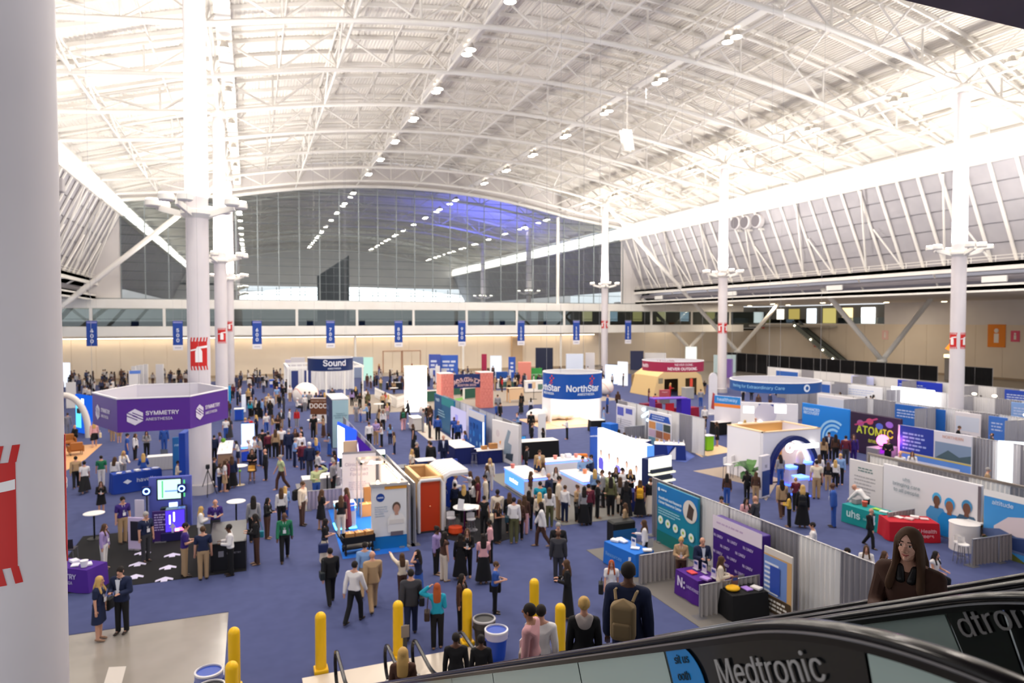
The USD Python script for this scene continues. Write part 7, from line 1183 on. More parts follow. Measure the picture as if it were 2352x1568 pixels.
def top_mesh(sex, pose, kind, lod=0):
    k = ('t', sex, pose, kind, lod > 1)
    if k in CACHE: return CACHE[k]
    J = skeleton(sex, pose); w = 1.0 if J['m'] else .92; o = .016 if kind != 'J' else .03; hem = -.02 if kind != 'J' else -.13; ms = []
    pb = J['pel'] + (0, 0, hem + .06) if not POSES[pose].get('sit') else J['pel'] + (0, 0, .02)
    ms.append(hullof([(pb + (s * .075, 0, 0), (.1 + o, .105 + o, .07)) for s in (-1, 1)] + [(J['waist'], (.13 * w + o, .095 + o, .07))])); ms.append(hullof([(J['waist'], (.13 * w + o, .095 + o, .06))] + [(J['chest'] + (s * .06, 0, 0), (.09 + o, .108 + o, .11)) for s in (-1, 1)]))
    ms.append(hullof([(J['chest'] + (s * .06, 0, 0), (.09 + o, .106 + o, .1)) for s in (-1, 1)] + [(a[0], .062 + o) for a in J['arm']] + [(J['neck'] - (0, 0, .03), .058)]))
    for sh, el, wr, f in J['arm']:
        r = [.056 + o, .046 + o, .036 + o]
        if kind == 'S': ms += limb([sh, sh + (el - sh) * .62], [r[0], r[0] * .95])
        elif kind in 'LJ': ms += limb([sh, el, wr - f * .01], r)
    CACHE[k] = finish(weld(ms), .045 if lod > 1 else 0, 8 if lod > 1 else 0); return CACHE[k]
def bottom_mesh(sex, pose, kind):
    k = ('l', sex, pose, kind)
    if k in CACHE: return CACHE[k]
    J = skeleton(sex, pose); ms = [hullof([(J['pel'] + (s * .072, 0, dz), (.103, .112, .07)) for s in (-1, 1) for dz in (.03, -.06)])]
    if kind in 'th' or POSES[pose].get('sit'):
        for hip, kn, an in J['leg']: ms += limb([hip, kn, an + (0, 0, .0)], [.104, .076, .066]) if kind != 'h' else limb([hip, hip + (kn - hip) * .8], [.106, .095])
    else:
        L = [l[1] if kind == 's' else l[2] + np.array([0, 0, .06]) for l in J['leg']]; fl = .02 if kind == 's' else .05
        ms.append(hullof([(J['pel'] + (s * .075, 0, 0), (.105, .115, .05)) for s in (-1, 1)] + [(q + ((-1, 1)[i] * fl, 0, 0), (.11 + fl, .12 + fl, .02)) for i, q in enumerate(L)]))
    CACHE[k] = finish(weld(ms)); return CACHE[k]
def parted_hair(sex, pose):
    J = skeleton(sex, pose); h = J['head']; n = J['neck']; c = J['chest']
    big = weld([hullof([(h + (0, .02, .025), (.092, .108, .108))], 2), hullof([(h + (0, .06, .0), (.09, .055, .08)), (n + (0, .085, 0), (.11, .04, .04)), (c + (0, .115, -.02), (.1, .03, .03))], 1)] + [hullof([(h + (s * .066, 0, .03), (.03, .06, .05)), (n + (s * .083, -.03, 0), (.028, .05, .04))], 1) for s in (-1, 1)] + [hullof([(n + (s * .083, -.03, 0), (.028, .05, .04)), (c + (s * .105, -.12, .03), (.03, .022, .05))], 1) for s in (-1, 1)])
    return big - hullof([(h + (0, -.16, -.055), (.071, .13, .1)), (h + (0, -.15, .04), (.052, .11, .03)), (h + (0, -.14, .088), (.006, .09, .006))], 2)
def hair_mesh(sex, pose, style):
    k = ('h', sex, pose, style)
    if k in CACHE: return CACHE[k]
    if style == 'l': CACHE[k] = finish(parted_hair(sex, pose), .03, 3); return CACHE[k]
    J = skeleton(sex, pose); h = J['head']; big = hullof([(h + (0, .02, .03), (.089, .102, .102))], 2)
    cut = m3.Manifold.cube((.4, .4, .4), True).rotate((38, 0, 0)).translate(tuple(h + np.array([0, -.25, -.09]))); cap = big - cut; ms = [cap]
    if style == 'p': ms.append(hullof([(h + (0, .08, .09), .05), (h + (0, .1, .05), .045)]))
    if style == 'c': ms.append(hullof([(h + (0, -.06, .075), (.075, .1, .012)), (h + (0, .02, .08), (.092, .1, .06))]))
    CACHE[k] = finish(weld(ms)); return CACHE[k]
def face_mesh(sex, pose):
    k = ('f', sex, pose)
    if k in CACHE: return CACHE[k]
    h = skeleton(sex, pose)['head']; ms = [hullof([(h + (s * .031, -.082, .017), (.011, .008, .006))], 1) for s in (-1, 1)] + [hullof([(h + (s * .018, -.085, .036), .004), (h + (s * .045, -.074, .037), .004)], 0) for s in (-1, 1)] + [hullof([(h + (s * .018, -.077, -.062), (.008, .008, .005)) for s in (-1, 1)], 1)]
    CACHE[k] = finish(weld(ms)); return CACHE[k]
SKIN = {'f': '#c4917a', 'm': '#a8755a', 'd': '#5a3a2a'}
HAIRC = {'k': '#1d1512', 'n': '#4c3422', 'y': '#c09a5c', 'g': '#9a9490', 'o': '#a04a20', 'w': '#e6e2de'}
COL = {'k': ('black', '#141316'), 'n': ('navy', '#17203f'), 'w': ('white', '#ddd7d6'), 'g': ('grey', '#8d8a8e'), 'd': ('charcoal', '#37363c'), 'b': ('blue', '#2b4f9c'), 'l': ('light blue', '#7f9fcc'), 't': ('tan', '#a88a68'), 'o': ('olive', '#5c5a3a'), 'B': ('brown', '#4a3026'),
       'r': ('red', '#b81f26'), 'm': ('maroon', '#5c1a2c'), 'p': ('purple', '#35206e'), 'e': ('green', '#1f6a4a'), 'a': ('turquoise', '#1c94ae'), 'i': ('pink', '#d8a0a4'), 'c': ('cream', '#d8c8b4'), 'y': ('yellow', '#c8a040'), 'u': ('lilac', '#9a86b8'), 's': ('pale green', '#b4bc8c')}
TOPN = {'L': 'long-sleeved top', 'S': 'short-sleeved top', 'N': 'sleeveless top', 'J': 'jacket'}; BOTN = {'t': 'trousers', 's': 'skirt', 'x': 'long skirt', 'h': 'shorts'}
POSEN = {'s': 'standing', 'w': 'walking', 'h': 'hands together', 't': 'arms forward', 'p': 'pointing', 'c': 'hand at head', 'b': 'bending', 'r': 'one arm raised', 'i': 'sitting'}
def add(path, mesh, sc, mat):
    v, f, n = mesh; return put(path, v * sc, f, n, mat)
NPEOPLE = [0]
def person(x, y, z, hgt, yaw, sex, top, bot, hair, pose, label, skin='f', lod=0, group=None):
    sc = hgt / 1.75; t = T('person', label, 'person', (x, y, z), yaw, group); P = t.path; NPEOPLE[0] += 1
    add(P + '/body', body_mesh(sex, pose, lod), sc, C(SKIN[skin], .6)); add(P + '/top', top_mesh(sex, pose, top[1], lod), sc, C(COL[top[0]][1], .85)); add(P + '/' + {'t': 'trousers', 'h': 'shorts'}.get(bot[1], 'skirt'), bottom_mesh(sex, pose, bot[1]), sc, C(COL[bot[0]][1], .85))
    if hair[1] != 'b': add(P + '/hair', hair_mesh(sex, pose, hair[1]), sc, C(HAIRC['w' if hair[1] == 'c' else hair[0]], .8))
    J = skeleton(sex, pose)
    if lod and not POSES[pose].get('sit') or lod > 1:
        for i, (hip, kn, an) in enumerate(J['leg']):
            if ('shoe', i, sex, pose) not in CACHE: CACHE['shoe', i, sex, pose] = finish(hullof([(an + (0, .035, -.035), (.044, .048, .038)), (an + (0, -.1, -.05), (.048, .055, .028)), (an + (0, -.17, -.057), (.04, .03, .02))]))
            add(P + ('/shoe' if i == 0 else '/shoe_001'), CACHE['shoe', i, sex, pose], sc, C('#2a1c16' if sex == 'm' else '#8a6a54', .5))
        if lod < 3: add(P + '/face_details', face_mesh(sex, pose), sc, C('#4a2a26', .5))
    if top[1] == 'J' and sex == 'm' and pose not in 'bi':
        c = J['chest']; put(P + '/shirt', *(lambda q: (q[0] * sc, q[1], None))(B().prism([(-.015, -.24), (.015, -.24), (.06, .14), (-.06, .14)], 0, .012, ((c[0], c[1] - .137, c[2]), (1, 0, 0), (0, 0, 1), (0, -1, 0))).arrays()), C('#d6dae6', .8))
    if 0 < lod < 3 and pose in 'swh' and top[1] in 'LSJ':
        c = J['chest']; put(P + '/badge', *(lambda q: (q[0] * sc, q[1], None))(B().box(-.05, .05, c[1] - .165, c[1] - .155, c[2] - .25, c[2] - .13).bar((-.01, c[1] - .13, c[2] - .13), (-.05, c[1] - .07, c[2] + .15), .008).bar((.01, c[1] - .13, c[2] - .13), (.05, c[1] - .07, c[2] + .15), .008).arrays()), C('#e0dce2', .5))
    return t
CROPS = {'C1': (0, 700, 3.92), 'C2': (0, 1050, 3.0267), 'C3': (500, 780, 4.126), 'C4': (550, 1060, 4.126), 'C5': (900, 780, 4.126), 'C6': (950, 1000, 3.733), 'C7': (1350, 780, 4.125), 'C8': (1350, 1000, 3.485), 'D1': (1800, 780, 4.127), 'D2': (1800, 1000, 3.92), 'D3': (1600, 1150, 3.128), 'D4': (600, 1250, 3.92), 'D5': (1100, 1250, 3.92),
         'E1': (110, 820, 7.468), 'E2': (480, 860, 10.4545), 'E3': (480, 980, 10.4545), 'E4': (660, 860, 10.4545), 'E5': (680, 980, 10.4545), 'E6': (860, 820, 10.4545), 'E7': (860, 960, 10.4545), 'E8': (1060, 800, 10.4545), 'F4': (1640, 940, 9.8), 'F5': (1640, 1060, 7.84), 'F6': (2140, 920, 8.2547)}
TABLE = """C2 690 830 1270 f nS ns yl 60 s
C2 850 760 1220 m nJ kt ks 330 h
C2 725 465 775 f uL wt nl 60 s
C2 855 275 595 m pS tt ks 20 s
C2 1015 380 725 m nS dt gs 30 s
C2 1285 460 830 m pS tt ks 90 h
C2 1415 485 850 m nS tt ns 180 s
C2 1395 345 620 f wJ wt yl 90 h
C2 1500 295 600 m pS dt kb 0 h
C2 1600 465 0 m wL kt ks 270 h d
C2 705 175 390 f kL ks nl 0 h
C2 1765 265 590 f gL kt kl 180 s
C2 1785 380 745 f kL Bt kl 270 h
C1 915 1360 1631 m eS wt ks 180 s
C1 1030 1370 0 f wL kt nl 150 s
C1 1290 1340 0 f bL kt yl 180 t
C1 1105 1310 0 f wL gt yl 20 t
C2 590 25 250 f wS kx kp 180 w
C2 530 -10 215 m tL kt ks 180 w
C2 1235 30 235 m cL dt ks 90 h
E1 800 1080 1540 f iL ks yl 180 w
E1 1350 1310 0 m bS bt ks 90 s
E1 1490 1310 0 f wL kt nl 60 s
E1 1690 1270 0 f gL kt kl 0 h
E1 1990 1180 0 m bL bt ks 180 s
E1 1110 1090 1440 m tL tt ns 0 s
E1 1225 1100 1465 f cL th nl 0 s
E1 190 1180 0 f kL kt yl 60 i
E1 470 1160 0 m kJ kt kb 300 i
E1 345 960 1330 m gL gt ns 180 s
E1 170 930 1180 m lS nt ks 180 s
E2 945 320 760 f tL kt yl 180 s
E2 1630 280 700 m lS tt kb 0 w
E2 1780 300 600 m kL kt ks 0 s
E2 1945 260 650 m wL tt ns 20 s
E2 1690 470 820 f kL kt nl 0 w
E2 1800 480 930 m dJ dt ks 270 s d
E2 1430 455 0 f cL kt yl 0 s
E2 1490 510 0 m wL kt gs 180 s
E2 1350 545 0 f tL nt ys 90 s
E2 1210 620 1050 f kL kx kl 180 s
E2 1090 630 1000 f cL kt nl 180 s
E2 990 660 1020 f aL kt nl 180 s
E2 1130 545 0 f cL kt nl 270 s
E2 1010 545 0 m gL kt kb 180 s
E2 1270 580 0 m lL kt ns 90 s
E2 1475 620 1000 f kL kx nl 180 s
E2 1380 915 1400 m wS bt kb 0 w
E2 1515 970 0 f tL ut nl 90 r
E2 1140 970 0 f nS kt yl 250 h
E2 960 1020 0 m rS kt ks 0 s
E2 870 1040 0 m bL bt ys 180 s
E2 1740 870 1290 m dJ tt gs 0 s
E2 1650 960 0 f BL kt kl 0 h
E2 1930 865 1280 m wL kt ns 90 s
E2 2110 900 1260 f rJ gt nl 0 s
E2 1010 270 0 m nJ kt kb 0 s
E2 740 270 0 m wS kt ks 90 s
E2 680 330 0 m nJ kt ns 90 s
E2 570 230 0 f mL kt nl 0 s
E2 570 -10 200 m uL mt gs 180 s
E2 1040 100 300 m BL kt ks 0 s
E2 525 330 650 f kL kt nl 60 s
E2 480 770 1020 f BL dt nl 180 s
E2 410 1050 1560 m wS bt ks 180 s
E2 490 1030 1550 f dS dx nl 180 s
E3 1430 130 760 m mL kt ks 180 s
E3 1280 60 0 m kL kt ks 180 s
E3 1600 70 750 f tL kt nl 180 s
E3 1740 -10 700 m wL Bt ns 0 s
E3 1920 60 800 m nJ nt gs 180 s
E3 1240 220 940 m gS nt ks 270 h
E3 1110 230 920 m wL kt ns 270 s
E3 1010 290 0 m wS kt kc 270 t
E3 700 380 900 f wS ns kl 270 t
E3 1040 530 1290 f kS Bs nl 0 h
E3 1370 540 1290 m kL kt kb 250 s
E3 1740 660 1510 m sS Bt gs 290 w
E3 2060 270 970 m lS nt gs 90 h
E3 2200 150 0 m wL kt kb 180 s
E3 2250 370 1040 m mJ nt ns 200 s
E3 2070 40 0 f BL kt nl 0 s
E3 2230 0 0 m kS kt ks 270 s
E3 270 130 0 f uL kt nl 270 s
E3 120 760 1450 m kL kt ns 90 h
E3 260 980 1560 f wS nt nl 60 h
E3 380 800 1560 f wS ts nl 90 s
E3 430 760 0 f mL kt nl 300 s
E3 560 710 1470 f nJ kx nl 180 s
E3 130 480 800 m nJ kt ks 180 s
C4 730 30 400 m sL bt ks 20 c
E5 830 740 1500 m pS kt gs 60 t
E5 885 790 0 m gL kt gs 60 s
E5 930 570 0 f BL kt kl 270 s
E5 510 580 0 m wL kt ns 120 i
E5 330 330 1210 m nJ dt gc 200 s
E5 480 270 0 f bL kt yl 180 s
E5 800 150 700 f lN bx kl 270 h
C3 935 730 900 m nS tt ks 270 h
C3 1003 715 925 f tN Bx nl 270 h
C3 905 710 0 m kS kt ns 0 s
C4 595 190 605 m cL Bt ns 60 s
C4 435 275 540 f lL bt yl 180 w
C4 395 250 0 f wL kt nl 180 s
C4 265 345 730 f kL Bt kl 60 h
C4 430 475 940 m eL kt kb 0 w d
C4 775 270 650 f kS ks nl 120 h
C4 965 325 715 f kS ct nl 180 s
C4 1025 250 640 f mL mx nl 250 s
C4 810 545 980 f kS cx kl 90 h
C4 865 815 1345 m kJ kt ks 190 w
C4 1090 940 1525 m wL kt ks 150 w
C4 1265 845 1410 m tJ tt kb 190 w
C4 1190 760 1270 m lL tt ks 180 w
C4 1545 880 1310 f cL Bt nl 190 p
C4 1700 840 1330 f nN bx kl 250 c
D4 1350 220 830 m dJ nt ks 180 w
D4 1585 360 935 f aL kt ol 180 c
D4 1800 270 780 f BL kt kl 60 s
D4 2105 165 620 m bS kt ns 80 h
C6 195 780 1190 f uL kt kp 60 s d
C6 260 830 1250 f BN ct kl 120 s
C6 460 800 1215 f kL kt nl 0 h
C6 400 850 1230 f kL kx kl 180 s
C6 600 850 1270 f iS kx kl 180 s d
C6 660 770 1090 m iL kt ks 270 s d
C6 1240 820 1255 m dJ dt kb 180 s d
C6 1240 745 0 m kJ kt gs 0 h
C6 1320 1070 1565 f kL kx nl 270 h
C6 1695 1060 1510 f wS ws ol 0 w
C6 1820 600 890 f tL kt nl 250 s
C6 1985 725 0 f wL kt nl 270 r
C6 1100 565 955 f wJ Bt kl 270 w
C6 860 535 925 f wL ot ks 180 s
C6 715 575 920 f kN kx nl 60 h m
C6 605 520 850 f kN kt kp 180 s
C6 720 465 0 m cL kt ks 180 s d
C6 620 335 0 m cL ct ks 270 s
C6 520 380 0 f wL kt kl 250 h
C6 555 300 700 f mS mt nl 270 s
C6 430 425 0 f kJ kt yl 180 s
C6 355 430 690 f nL kx kp 180 s
C6 350 330 0 f wL wt yp 90 h
C6 255 375 0 f kL kt kl 90 s
C6 490 305 0 f wS kt nl 270 p
C6 655 195 0 f cL ct yl 0 s
C6 635 255 0 f gL kt nl 270 s
C6 965 135 325 m kJ kt ns 90 s
C6 1080 125 0 m tJ dt ns 0 s
C6 1072 205 0 f nS kt yl 0 h
C6 1115 230 0 f wL kt nl 270 s
C6 1000 310 590 f BL ct nl 90 s
C6 1085 395 0 m aS kt ks 180 s
C6 1165 325 0 m nJ kt kb 240 h
C6 1240 350 720 m cL tt ks 90 s
C6 1220 270 0 f wL kt nl 0 h
C6 1165 450 785 f wL ot nl 180 s
C6 1295 430 745 f wL nt ns 150 s
C6 1080 490 0 f cL kt yl 180 s
C6 950 515 850 f BL it nl 180 s
C6 988 475 0 f kL kt kl 180 s
C6 822 490 0 f kL kt nl 180 s
C6 908 550 895 f BL kt nl 180 s
C6 1400 425 735 f tL kt np 60 h
C6 1462 440 770 f gL kx kl 180 s
C6 1502 415 0 m mL kt ks 200 s
C6 1575 385 710 f kL kt kp 90 h
C6 1690 360 690 f oL kt kl 180 s
C6 1555 290 0 f lL kt yl 180 s
C6 1625 295 0 m gL kt ns 270 s
C6 1680 310 0 f sL kt np 0 s
C6 1735 270 0 f kL kt nl 0 s
C6 1785 275 0 m wL kt ks 60 h
C6 1860 285 0 f kS kt yl 0 h
C6 1770 360 670 f gL kt nl 180 s
C6 1825 390 0 f kL kx kl 180 s
C6 1940 385 700 f mS kx nl 180 s
C6 2032 370 690 f kL cx np 180 s
C6 1450 175 0 m lL nt ks 0 c
C6 1530 165 0 m nJ nt ks 270 h
C5 490 905 1205 m nJ nt kb 0 s
C5 370 970 0 m kJ kt ks 180 s
C5 350 955 0 m kL kt ns 60 s
C5 230 970 0 m kL kt gs 60 s
C5 187 1040 0 f cS kt yl 60 s
C5 205 800 1040 f kN kx nl 270 s
C5 295 655 880 m gL gt ns 90 s
C5 360 690 935 m kS dt ns 90 s
C5 435 720 955 m bL kt ks 180 s
C5 110 640 860 f BL it nl 180 w
C5 155 565 755 m dJ kt kc 270 w
C5 590 730 0 m bS kt kb 0 s d
C5 630 765 0 m bL kt kb 180 s
C5 710 860 0 f bS nt nl 270 t
E8 1445 1070 0 f kL kt kl 0 s
E8 1430 1210 1570 f kL kx nl 180 w
E8 1665 1195 1560 f wL nx kl 180 s
C5 1320 680 0 m kL kt ks 180 s
C5 1195 690 0 m lS kt ks 270 c
C5 1325 790 0 m kJ kt ns 90 s
C5 1437 835 0 f kL kt kl 270 s
C5 1660 740 945 f wL kt yp 270 h
C5 990 595 0 m bL nt ks 270 s
C5 1025 595 0 m kL kt ks 60 s
E8 610 1050 1330 m gL kt ns 180 s
E8 490 1040 1380 m bS kt ks 90 s
E8 870 1110 0 m gJ gt ns 180 s
E8 800 670 1020 m tL tt gs 90 h
E8 975 670 1045 f rL Bt kl 90 s
E8 1140 720 1070 f tL kt nl 0 s
E8 1290 660 0 f cL kt nl 180 s
E8 1340 740 1010 f tL kt nl 270 s
E8 1480 670 1050 f nL nx kl 270 h
E8 1120 640 0 m gL kt gs 90 s
E6 110 130 430 f mL bt yl 60 s
E6 900 155 400 f kL gt ol 60 s
E6 1055 90 290 m nJ kt ns 0 s
E6 1155 120 300 f kL wt nl 90 s
E6 410 280 0 m cL kt kc 90 i
E6 980 320 0 f kL kt nl 180 i
E6 1085 310 0 f wL kt nl 180 i
E6 1275 230 540 f tL tt nl 90 s
E6 150 520 820 f tL ot yp 180 b
E6 370 560 800 f nS ns kl 180 s
E6 470 590 860 f tL Bt nl 180 s
E6 255 835 0 f rL kt nl 60 s
E6 335 900 0 f cL kt yl 180 s
E6 200 920 1250 m tL kt ns 180 s
E6 820 610 0 f gL wt nl 180 s
E6 730 700 0 f wL kt ol 270 s
E6 310 1150 1500 f iN gs yl 180 w
E6 110 1240 0 f gL kt nl 180 s
E6 205 1270 0 f wL kt kl 0 s
E6 830 850 0 f eL kt nl 180 s
E6 2100 640 940 f uS kt kp 180 s
E6 1230 730 0 f wS mt nl 270 i
E6 1460 600 0 f cS gt nl 0 h
E6 1290 1130 0 m kL kt kc 180 s
E6 1345 1170 0 f BL kt nl 200 s
E6 1490 1180 0 f gL kt yl 90 s
E6 1595 1190 0 f nL kt nl 270 s
E4 420 410 0 m lS kt ks 180 s
E4 530 410 0 m gL kt ns 180 s
E4 690 430 0 f bL kt nl 180 s
E4 805 420 0 m nL tt ns 180 s
E4 890 430 0 f tS kt yl 180 s
E4 230 560 0 m wL kt kc 90 i
E4 420 560 880 m wL gt gc 180 s
E4 1655 800 1130 m gS gt gs 180 s
E4 1762 850 1150 f wN bt nl 90 s
E4 1920 760 1130 m lL kt kb 270 t
E4 1975 595 0 m nS kt ks 270 s
E4 2200 830 0 f tL kt nl 90 s
E4 1550 370 0 f uL kt kl 180 s
E4 1740 430 0 f kL kt nl 0 h
E4 1640 290 0 f kL kt yl 180 s
E4 1780 160 0 f kL kt nl 90 s
E4 1900 340 0 m wL kt ns 180 s
E4 1935 400 0 f oL ot nl 180 s
E4 1965 1140 0 m wL kt ns 200 s
E4 2125 1080 0 m uL tt gs 0 h
E4 1080 320 0 m dL kt ks 0 r
E7 170 120 0 f wN kt nl 270 h
E7 380 330 640 f lS nt nl 200 s
E7 480 500 870 f tL nt nl 270 s
E7 1310 1050 0 f BL kt nl 90 s
C7 335 320 445 m dL kt ns 90 s
C7 625 310 450 m nJ nt ks 90 s
C7 570 310 0 f wL kt kl 180 s
C7 780 410 0 f rL rt yl 90 r
C7 578 485 590 f mS mt nl 90 s
C7 640 510 0 m rS kt ks 180 s
C7 1105 390 510 m kS tt kb 0 s d
C7 1070 470 640 m gL bt ns 180 s
C7 285 490 660 f BL kt nl 180 s
C7 185 520 0 m bJ nt kb 90 s
C7 150 645 800 f lS lx nl 90 s
C7 340 690 0 f gL gt np 200 s
C7 1110 630 0 m wL kt gs 200 s
C7 1100 725 0 m tL tt ns 90 s
C7 1090 830 1020 f wS ot nl 180 s
C7 1225 780 1010 f kL ks nl 270 s
C7 1425 670 0 m lL nt gs 180 s
C7 1490 760 0 f kL kt yl 180 s
C7 1545 700 0 m nJ kt ks 0 s
C7 1592 740 0 m wL nt kb 180 s
C7 1630 690 0 m nJ kt ks 0 s
C7 1722 720 0 m nJ kt kb 0 s d
C7 1830 810 0 m wS kt ns 180 s
C7 1862 780 0 m wL kt ks 90 s
C7 1940 790 0 f kL kt kl 270 t
C7 295 850 0 f kL kt kl 180 s
C7 345 880 0 f tL kt nl 180 s
F5 230 285 770 f BL bt kl 180 s
F5 590 205 700 f kL kt kl 200 h
F5 750 190 740 f BL tt nl 180 s
F5 575 650 0 f iS kt kl 20 h
F5 760 620 0 m dL kt kb 240 h
F5 1220 320 1010 f tJ Bt kl 190 w
F5 1470 290 900 f mS kt yp 200 h
F5 1590 430 1190 f kL kx yl 180 s
F5 1350 740 1180 f yL kt kl 270 h
F5 1840 -20 670 m cS tt ks 180 s
F5 2150 390 1180 m bJ bt kb 270 s d
F5 1800 1090 0 m wL kt ks 270 i
F5 2180 -10 470 f wL kt yl 180 s
F4 1500 1020 0 f gL bt kl 200 s
F5 2050 30 520 f kL tt nl 180 s
F5 135 620 0 m oS kt ks 0 s
D1 215 920 1170 f tS tt kl 180 s
D1 380 930 0 f tL kt nl 180 s
D1 490 900 1170 f BL kt kl 180 s
D1 430 875 0 m nJ kt ks 0 s
D1 590 910 0 m mL dt ks 180 s
D1 660 900 1180 f pL pt nl 0 s
D1 340 1090 0 f wL kt nl 180 s
D1 990 940 0 m kL kt kb 0 h
D1 540 1080 0 f lL kt yp 0 s
D1 1220 1060 0 f wL kt nl 0 h
D1 1105 1060 0 m wL kt kb 0 s
F6 210 420 780 m wL nt gs 0 h
F6 480 470 0 m kL kt ns 90 t
F6 380 700 0 f wJ wt np 180 s
F6 505 660 0 f cL kt nl 180 s
F6 630 660 0 f bN nt yl 180 s
F6 800 730 1400 m wL nt kc 180 s
F6 885 620 1320 m oL kt ks 250 s
F6 985 760 0 f wL ot nl 270 s
F6 1160 620 0 m dL kt ns 270 c
F6 1085 870 1300 m wL nt ks 150 b
F6 1050 1260 0 m tS tt gs 90 i
D2 775 690 1010 m kJ kt kb 60 w
D2 750 460 0 m wL kt kb 250 b
D2 1830 730 0 f tN gt yl 330 i
D2 745 985 0 f wL kt nl 0 i
D2 900 1035 0 f wL kt nl 60 i
D2 1360 1035 0 f wN kt kl 60 i
D2 585 1010 0 m kL kt ks 270 i
C8 745 815 1210 f tL Bt yp 0 h
C8 915 815 0 m nJ nt kb 20 h
C8 1060 965 0 f cL kt nl 90 h"""
LAND = [(365, 940, 'the purple hexagonal sign'), (316, 1110, "the havel's table"), (395, 1160, 'the gaming backdrop'), (316, 1230, 'the leaning lilac board'), (525, 1250, 'the black logo counter'), (543, 1152, 'the right high table'), (217, 1181, 'the left high table'), (200, 1330, 'the purple corner table'), (165, 1035, 'the leather armchairs'), (461, 1060, 'the thick column'), (550, 950, 'the blue gradient counter'), (570, 1005, 'the upright lit screen'), (515, 1045, 'the refreshment counter'), (551, 1068, 'the plant cafe table'), (637, 880, 'the striped counters'), (700, 910, 'the giant baseball'), (730, 940, 'the brown western backdrop'), (780, 975, 'the pale blue tower'), (755, 880, 'the white pavilion'), (840, 1100, 'the Clinician Led banner'), (897, 1190, 'the white-coat portrait panel'), (822, 1250, 'the black cart'), (775, 1175, 'the slanted kiosk'), (843, 1165, 'the carton boxes'), (800, 1110, 'the medical trolley'), (985, 1150, 'the orange cabin'), (1067, 1170, 'the white cafe tables'), (957, 915, 'the glowing white tower'), (905, 920, 'the picket fence'), (1024, 890, 'the left brick pillar'), (1115, 895, 'the right brick pillar'), (1186, 912, 'the wooden frame'), (1228, 885, 'the long curved counter'), (1090, 1035, 'the navy L-shaped counter'), (1240, 1030, 'the black-clothed counter'), (1035, 935, 'the teal printed wall'), (1080, 975, 'the microscope picture wall'), (1314, 885, 'the blue drum sign'), (1330, 950, 'the white lit room'), (1207, 1115, 'the counter with blue screen'), (1292, 1075, 'the rear white counter'), (1330, 1120, 'the right white counter'), (1425, 1070, 'the backlit people wall'), (1475, 1140, 'the small navy table'), (1520, 1105, 'the lit shelf'), (1440, 1005, 'the left navy-white table'), (1537, 1030, 'the right navy-white table'), (1520, 965, 'the photo collage'), (1570, 885, 'the beige tent'), (1545, 945, 'the purple arch'), (1637, 910, 'the paddle banner'), (1634, 1018, 'the green counter'), (1690, 990, 'the navy script table'), (1765, 980, 'the hexagon stand wall'), (1765, 1050, 'the curved white stand'), (1757, 1080, 'the kiosk totem'), (1828, 1090, 'the blue-rimmed pedestals'), (1893, 975, 'the blue arcs wall'), (1982, 1000, 'the ATOMIC wall'), (2100, 1020, 'the landscape poster wall'), (2197, 1060, 'the white square counter'), (1980, 1190, 'the teal table'), (2100, 1220, 'the red table'), (2215, 1235, 'the round white counter'), (2090, 1120, 'the medical staff poster'), (1570, 1190, 'the teal backdrop'), (1705, 1260, 'the purple backdrop'), (1440, 1280, 'the bright blue table'), (1600, 1350, 'the purple N table'), (1900, 1290, 'the white near drapes'), (1140, 1470, 'the blue bin'), (736, 1470, 'the leftmost carpet bollard'), (914, 1430, 'the second bollard'), (1073, 1410, 'the bollard by the bins'), (1227, 1360, 'the tall middle bollard'), (335, 1430, 'the concrete patch')]
ROWS = []
for ln in TABLE.split('\n'):
    q = ln.split(); cx, cy, s = CROPS[q[0]]; x, yh, yf = float(q[1]) / s + cx, float(q[2]) / s + cy, (float(q[3]) / s + cy if float(q[3]) else 0)
    ROWS.append((x, yh, yf, q[4], q[5], q[6], q[7], float(q[8]), q[9], q[10] if len(q) > 10 else 'f', q[0] + ' ' + q[1]))
def describe(r, used):
    x, yh, yf, sex, top, bot, hair, fc, pose, skin, _ = r; y = yf or yh + 40
    d = f'person in {COL[top[0]][0]} {TOPN[top[1]]} and {COL[bot[0]][0]} {BOTN[bot[1]]}' if top[0] != bot[0] else f'person all in {COL[top[0]][0]}, {TOPN[top[1]]} and {BOTN[bot[1]]}'
    turn = 'seen from behind' if 135 < fc < 225 else 'facing right' if 45 <= fc <= 135 else 'facing left' if 225 <= fc <= 315 else 'facing the viewer'
    for lx, ly, nm in sorted(LAND, key=lambda l: (l[0] - x) ** 2 + 1.6 * (l[1] - y) ** 2)[:6]:
        dx, dy = x - lx, y - ly; rel = ('left of' if dx < 0 else 'right of') if abs(dx) > abs(dy) * .8 else ('in front of' if dy > 0 else 'behind')
        lab = f'{d}, {POSEN[pose]}, {turn}, {rel} {nm}'
        if len(lab.split()) > 16: lab = f'{d}, {turn}, {rel} {nm}'
        if len(lab.split()) > 16: lab = f'{d}, {rel} {nm}'
        if lab not in used: break
    used.add(lab); return lab
USED = set(); WHO = {}; RID = []
ROWS.sort(key=lambda r: -(r[2] or r[1] + 50))
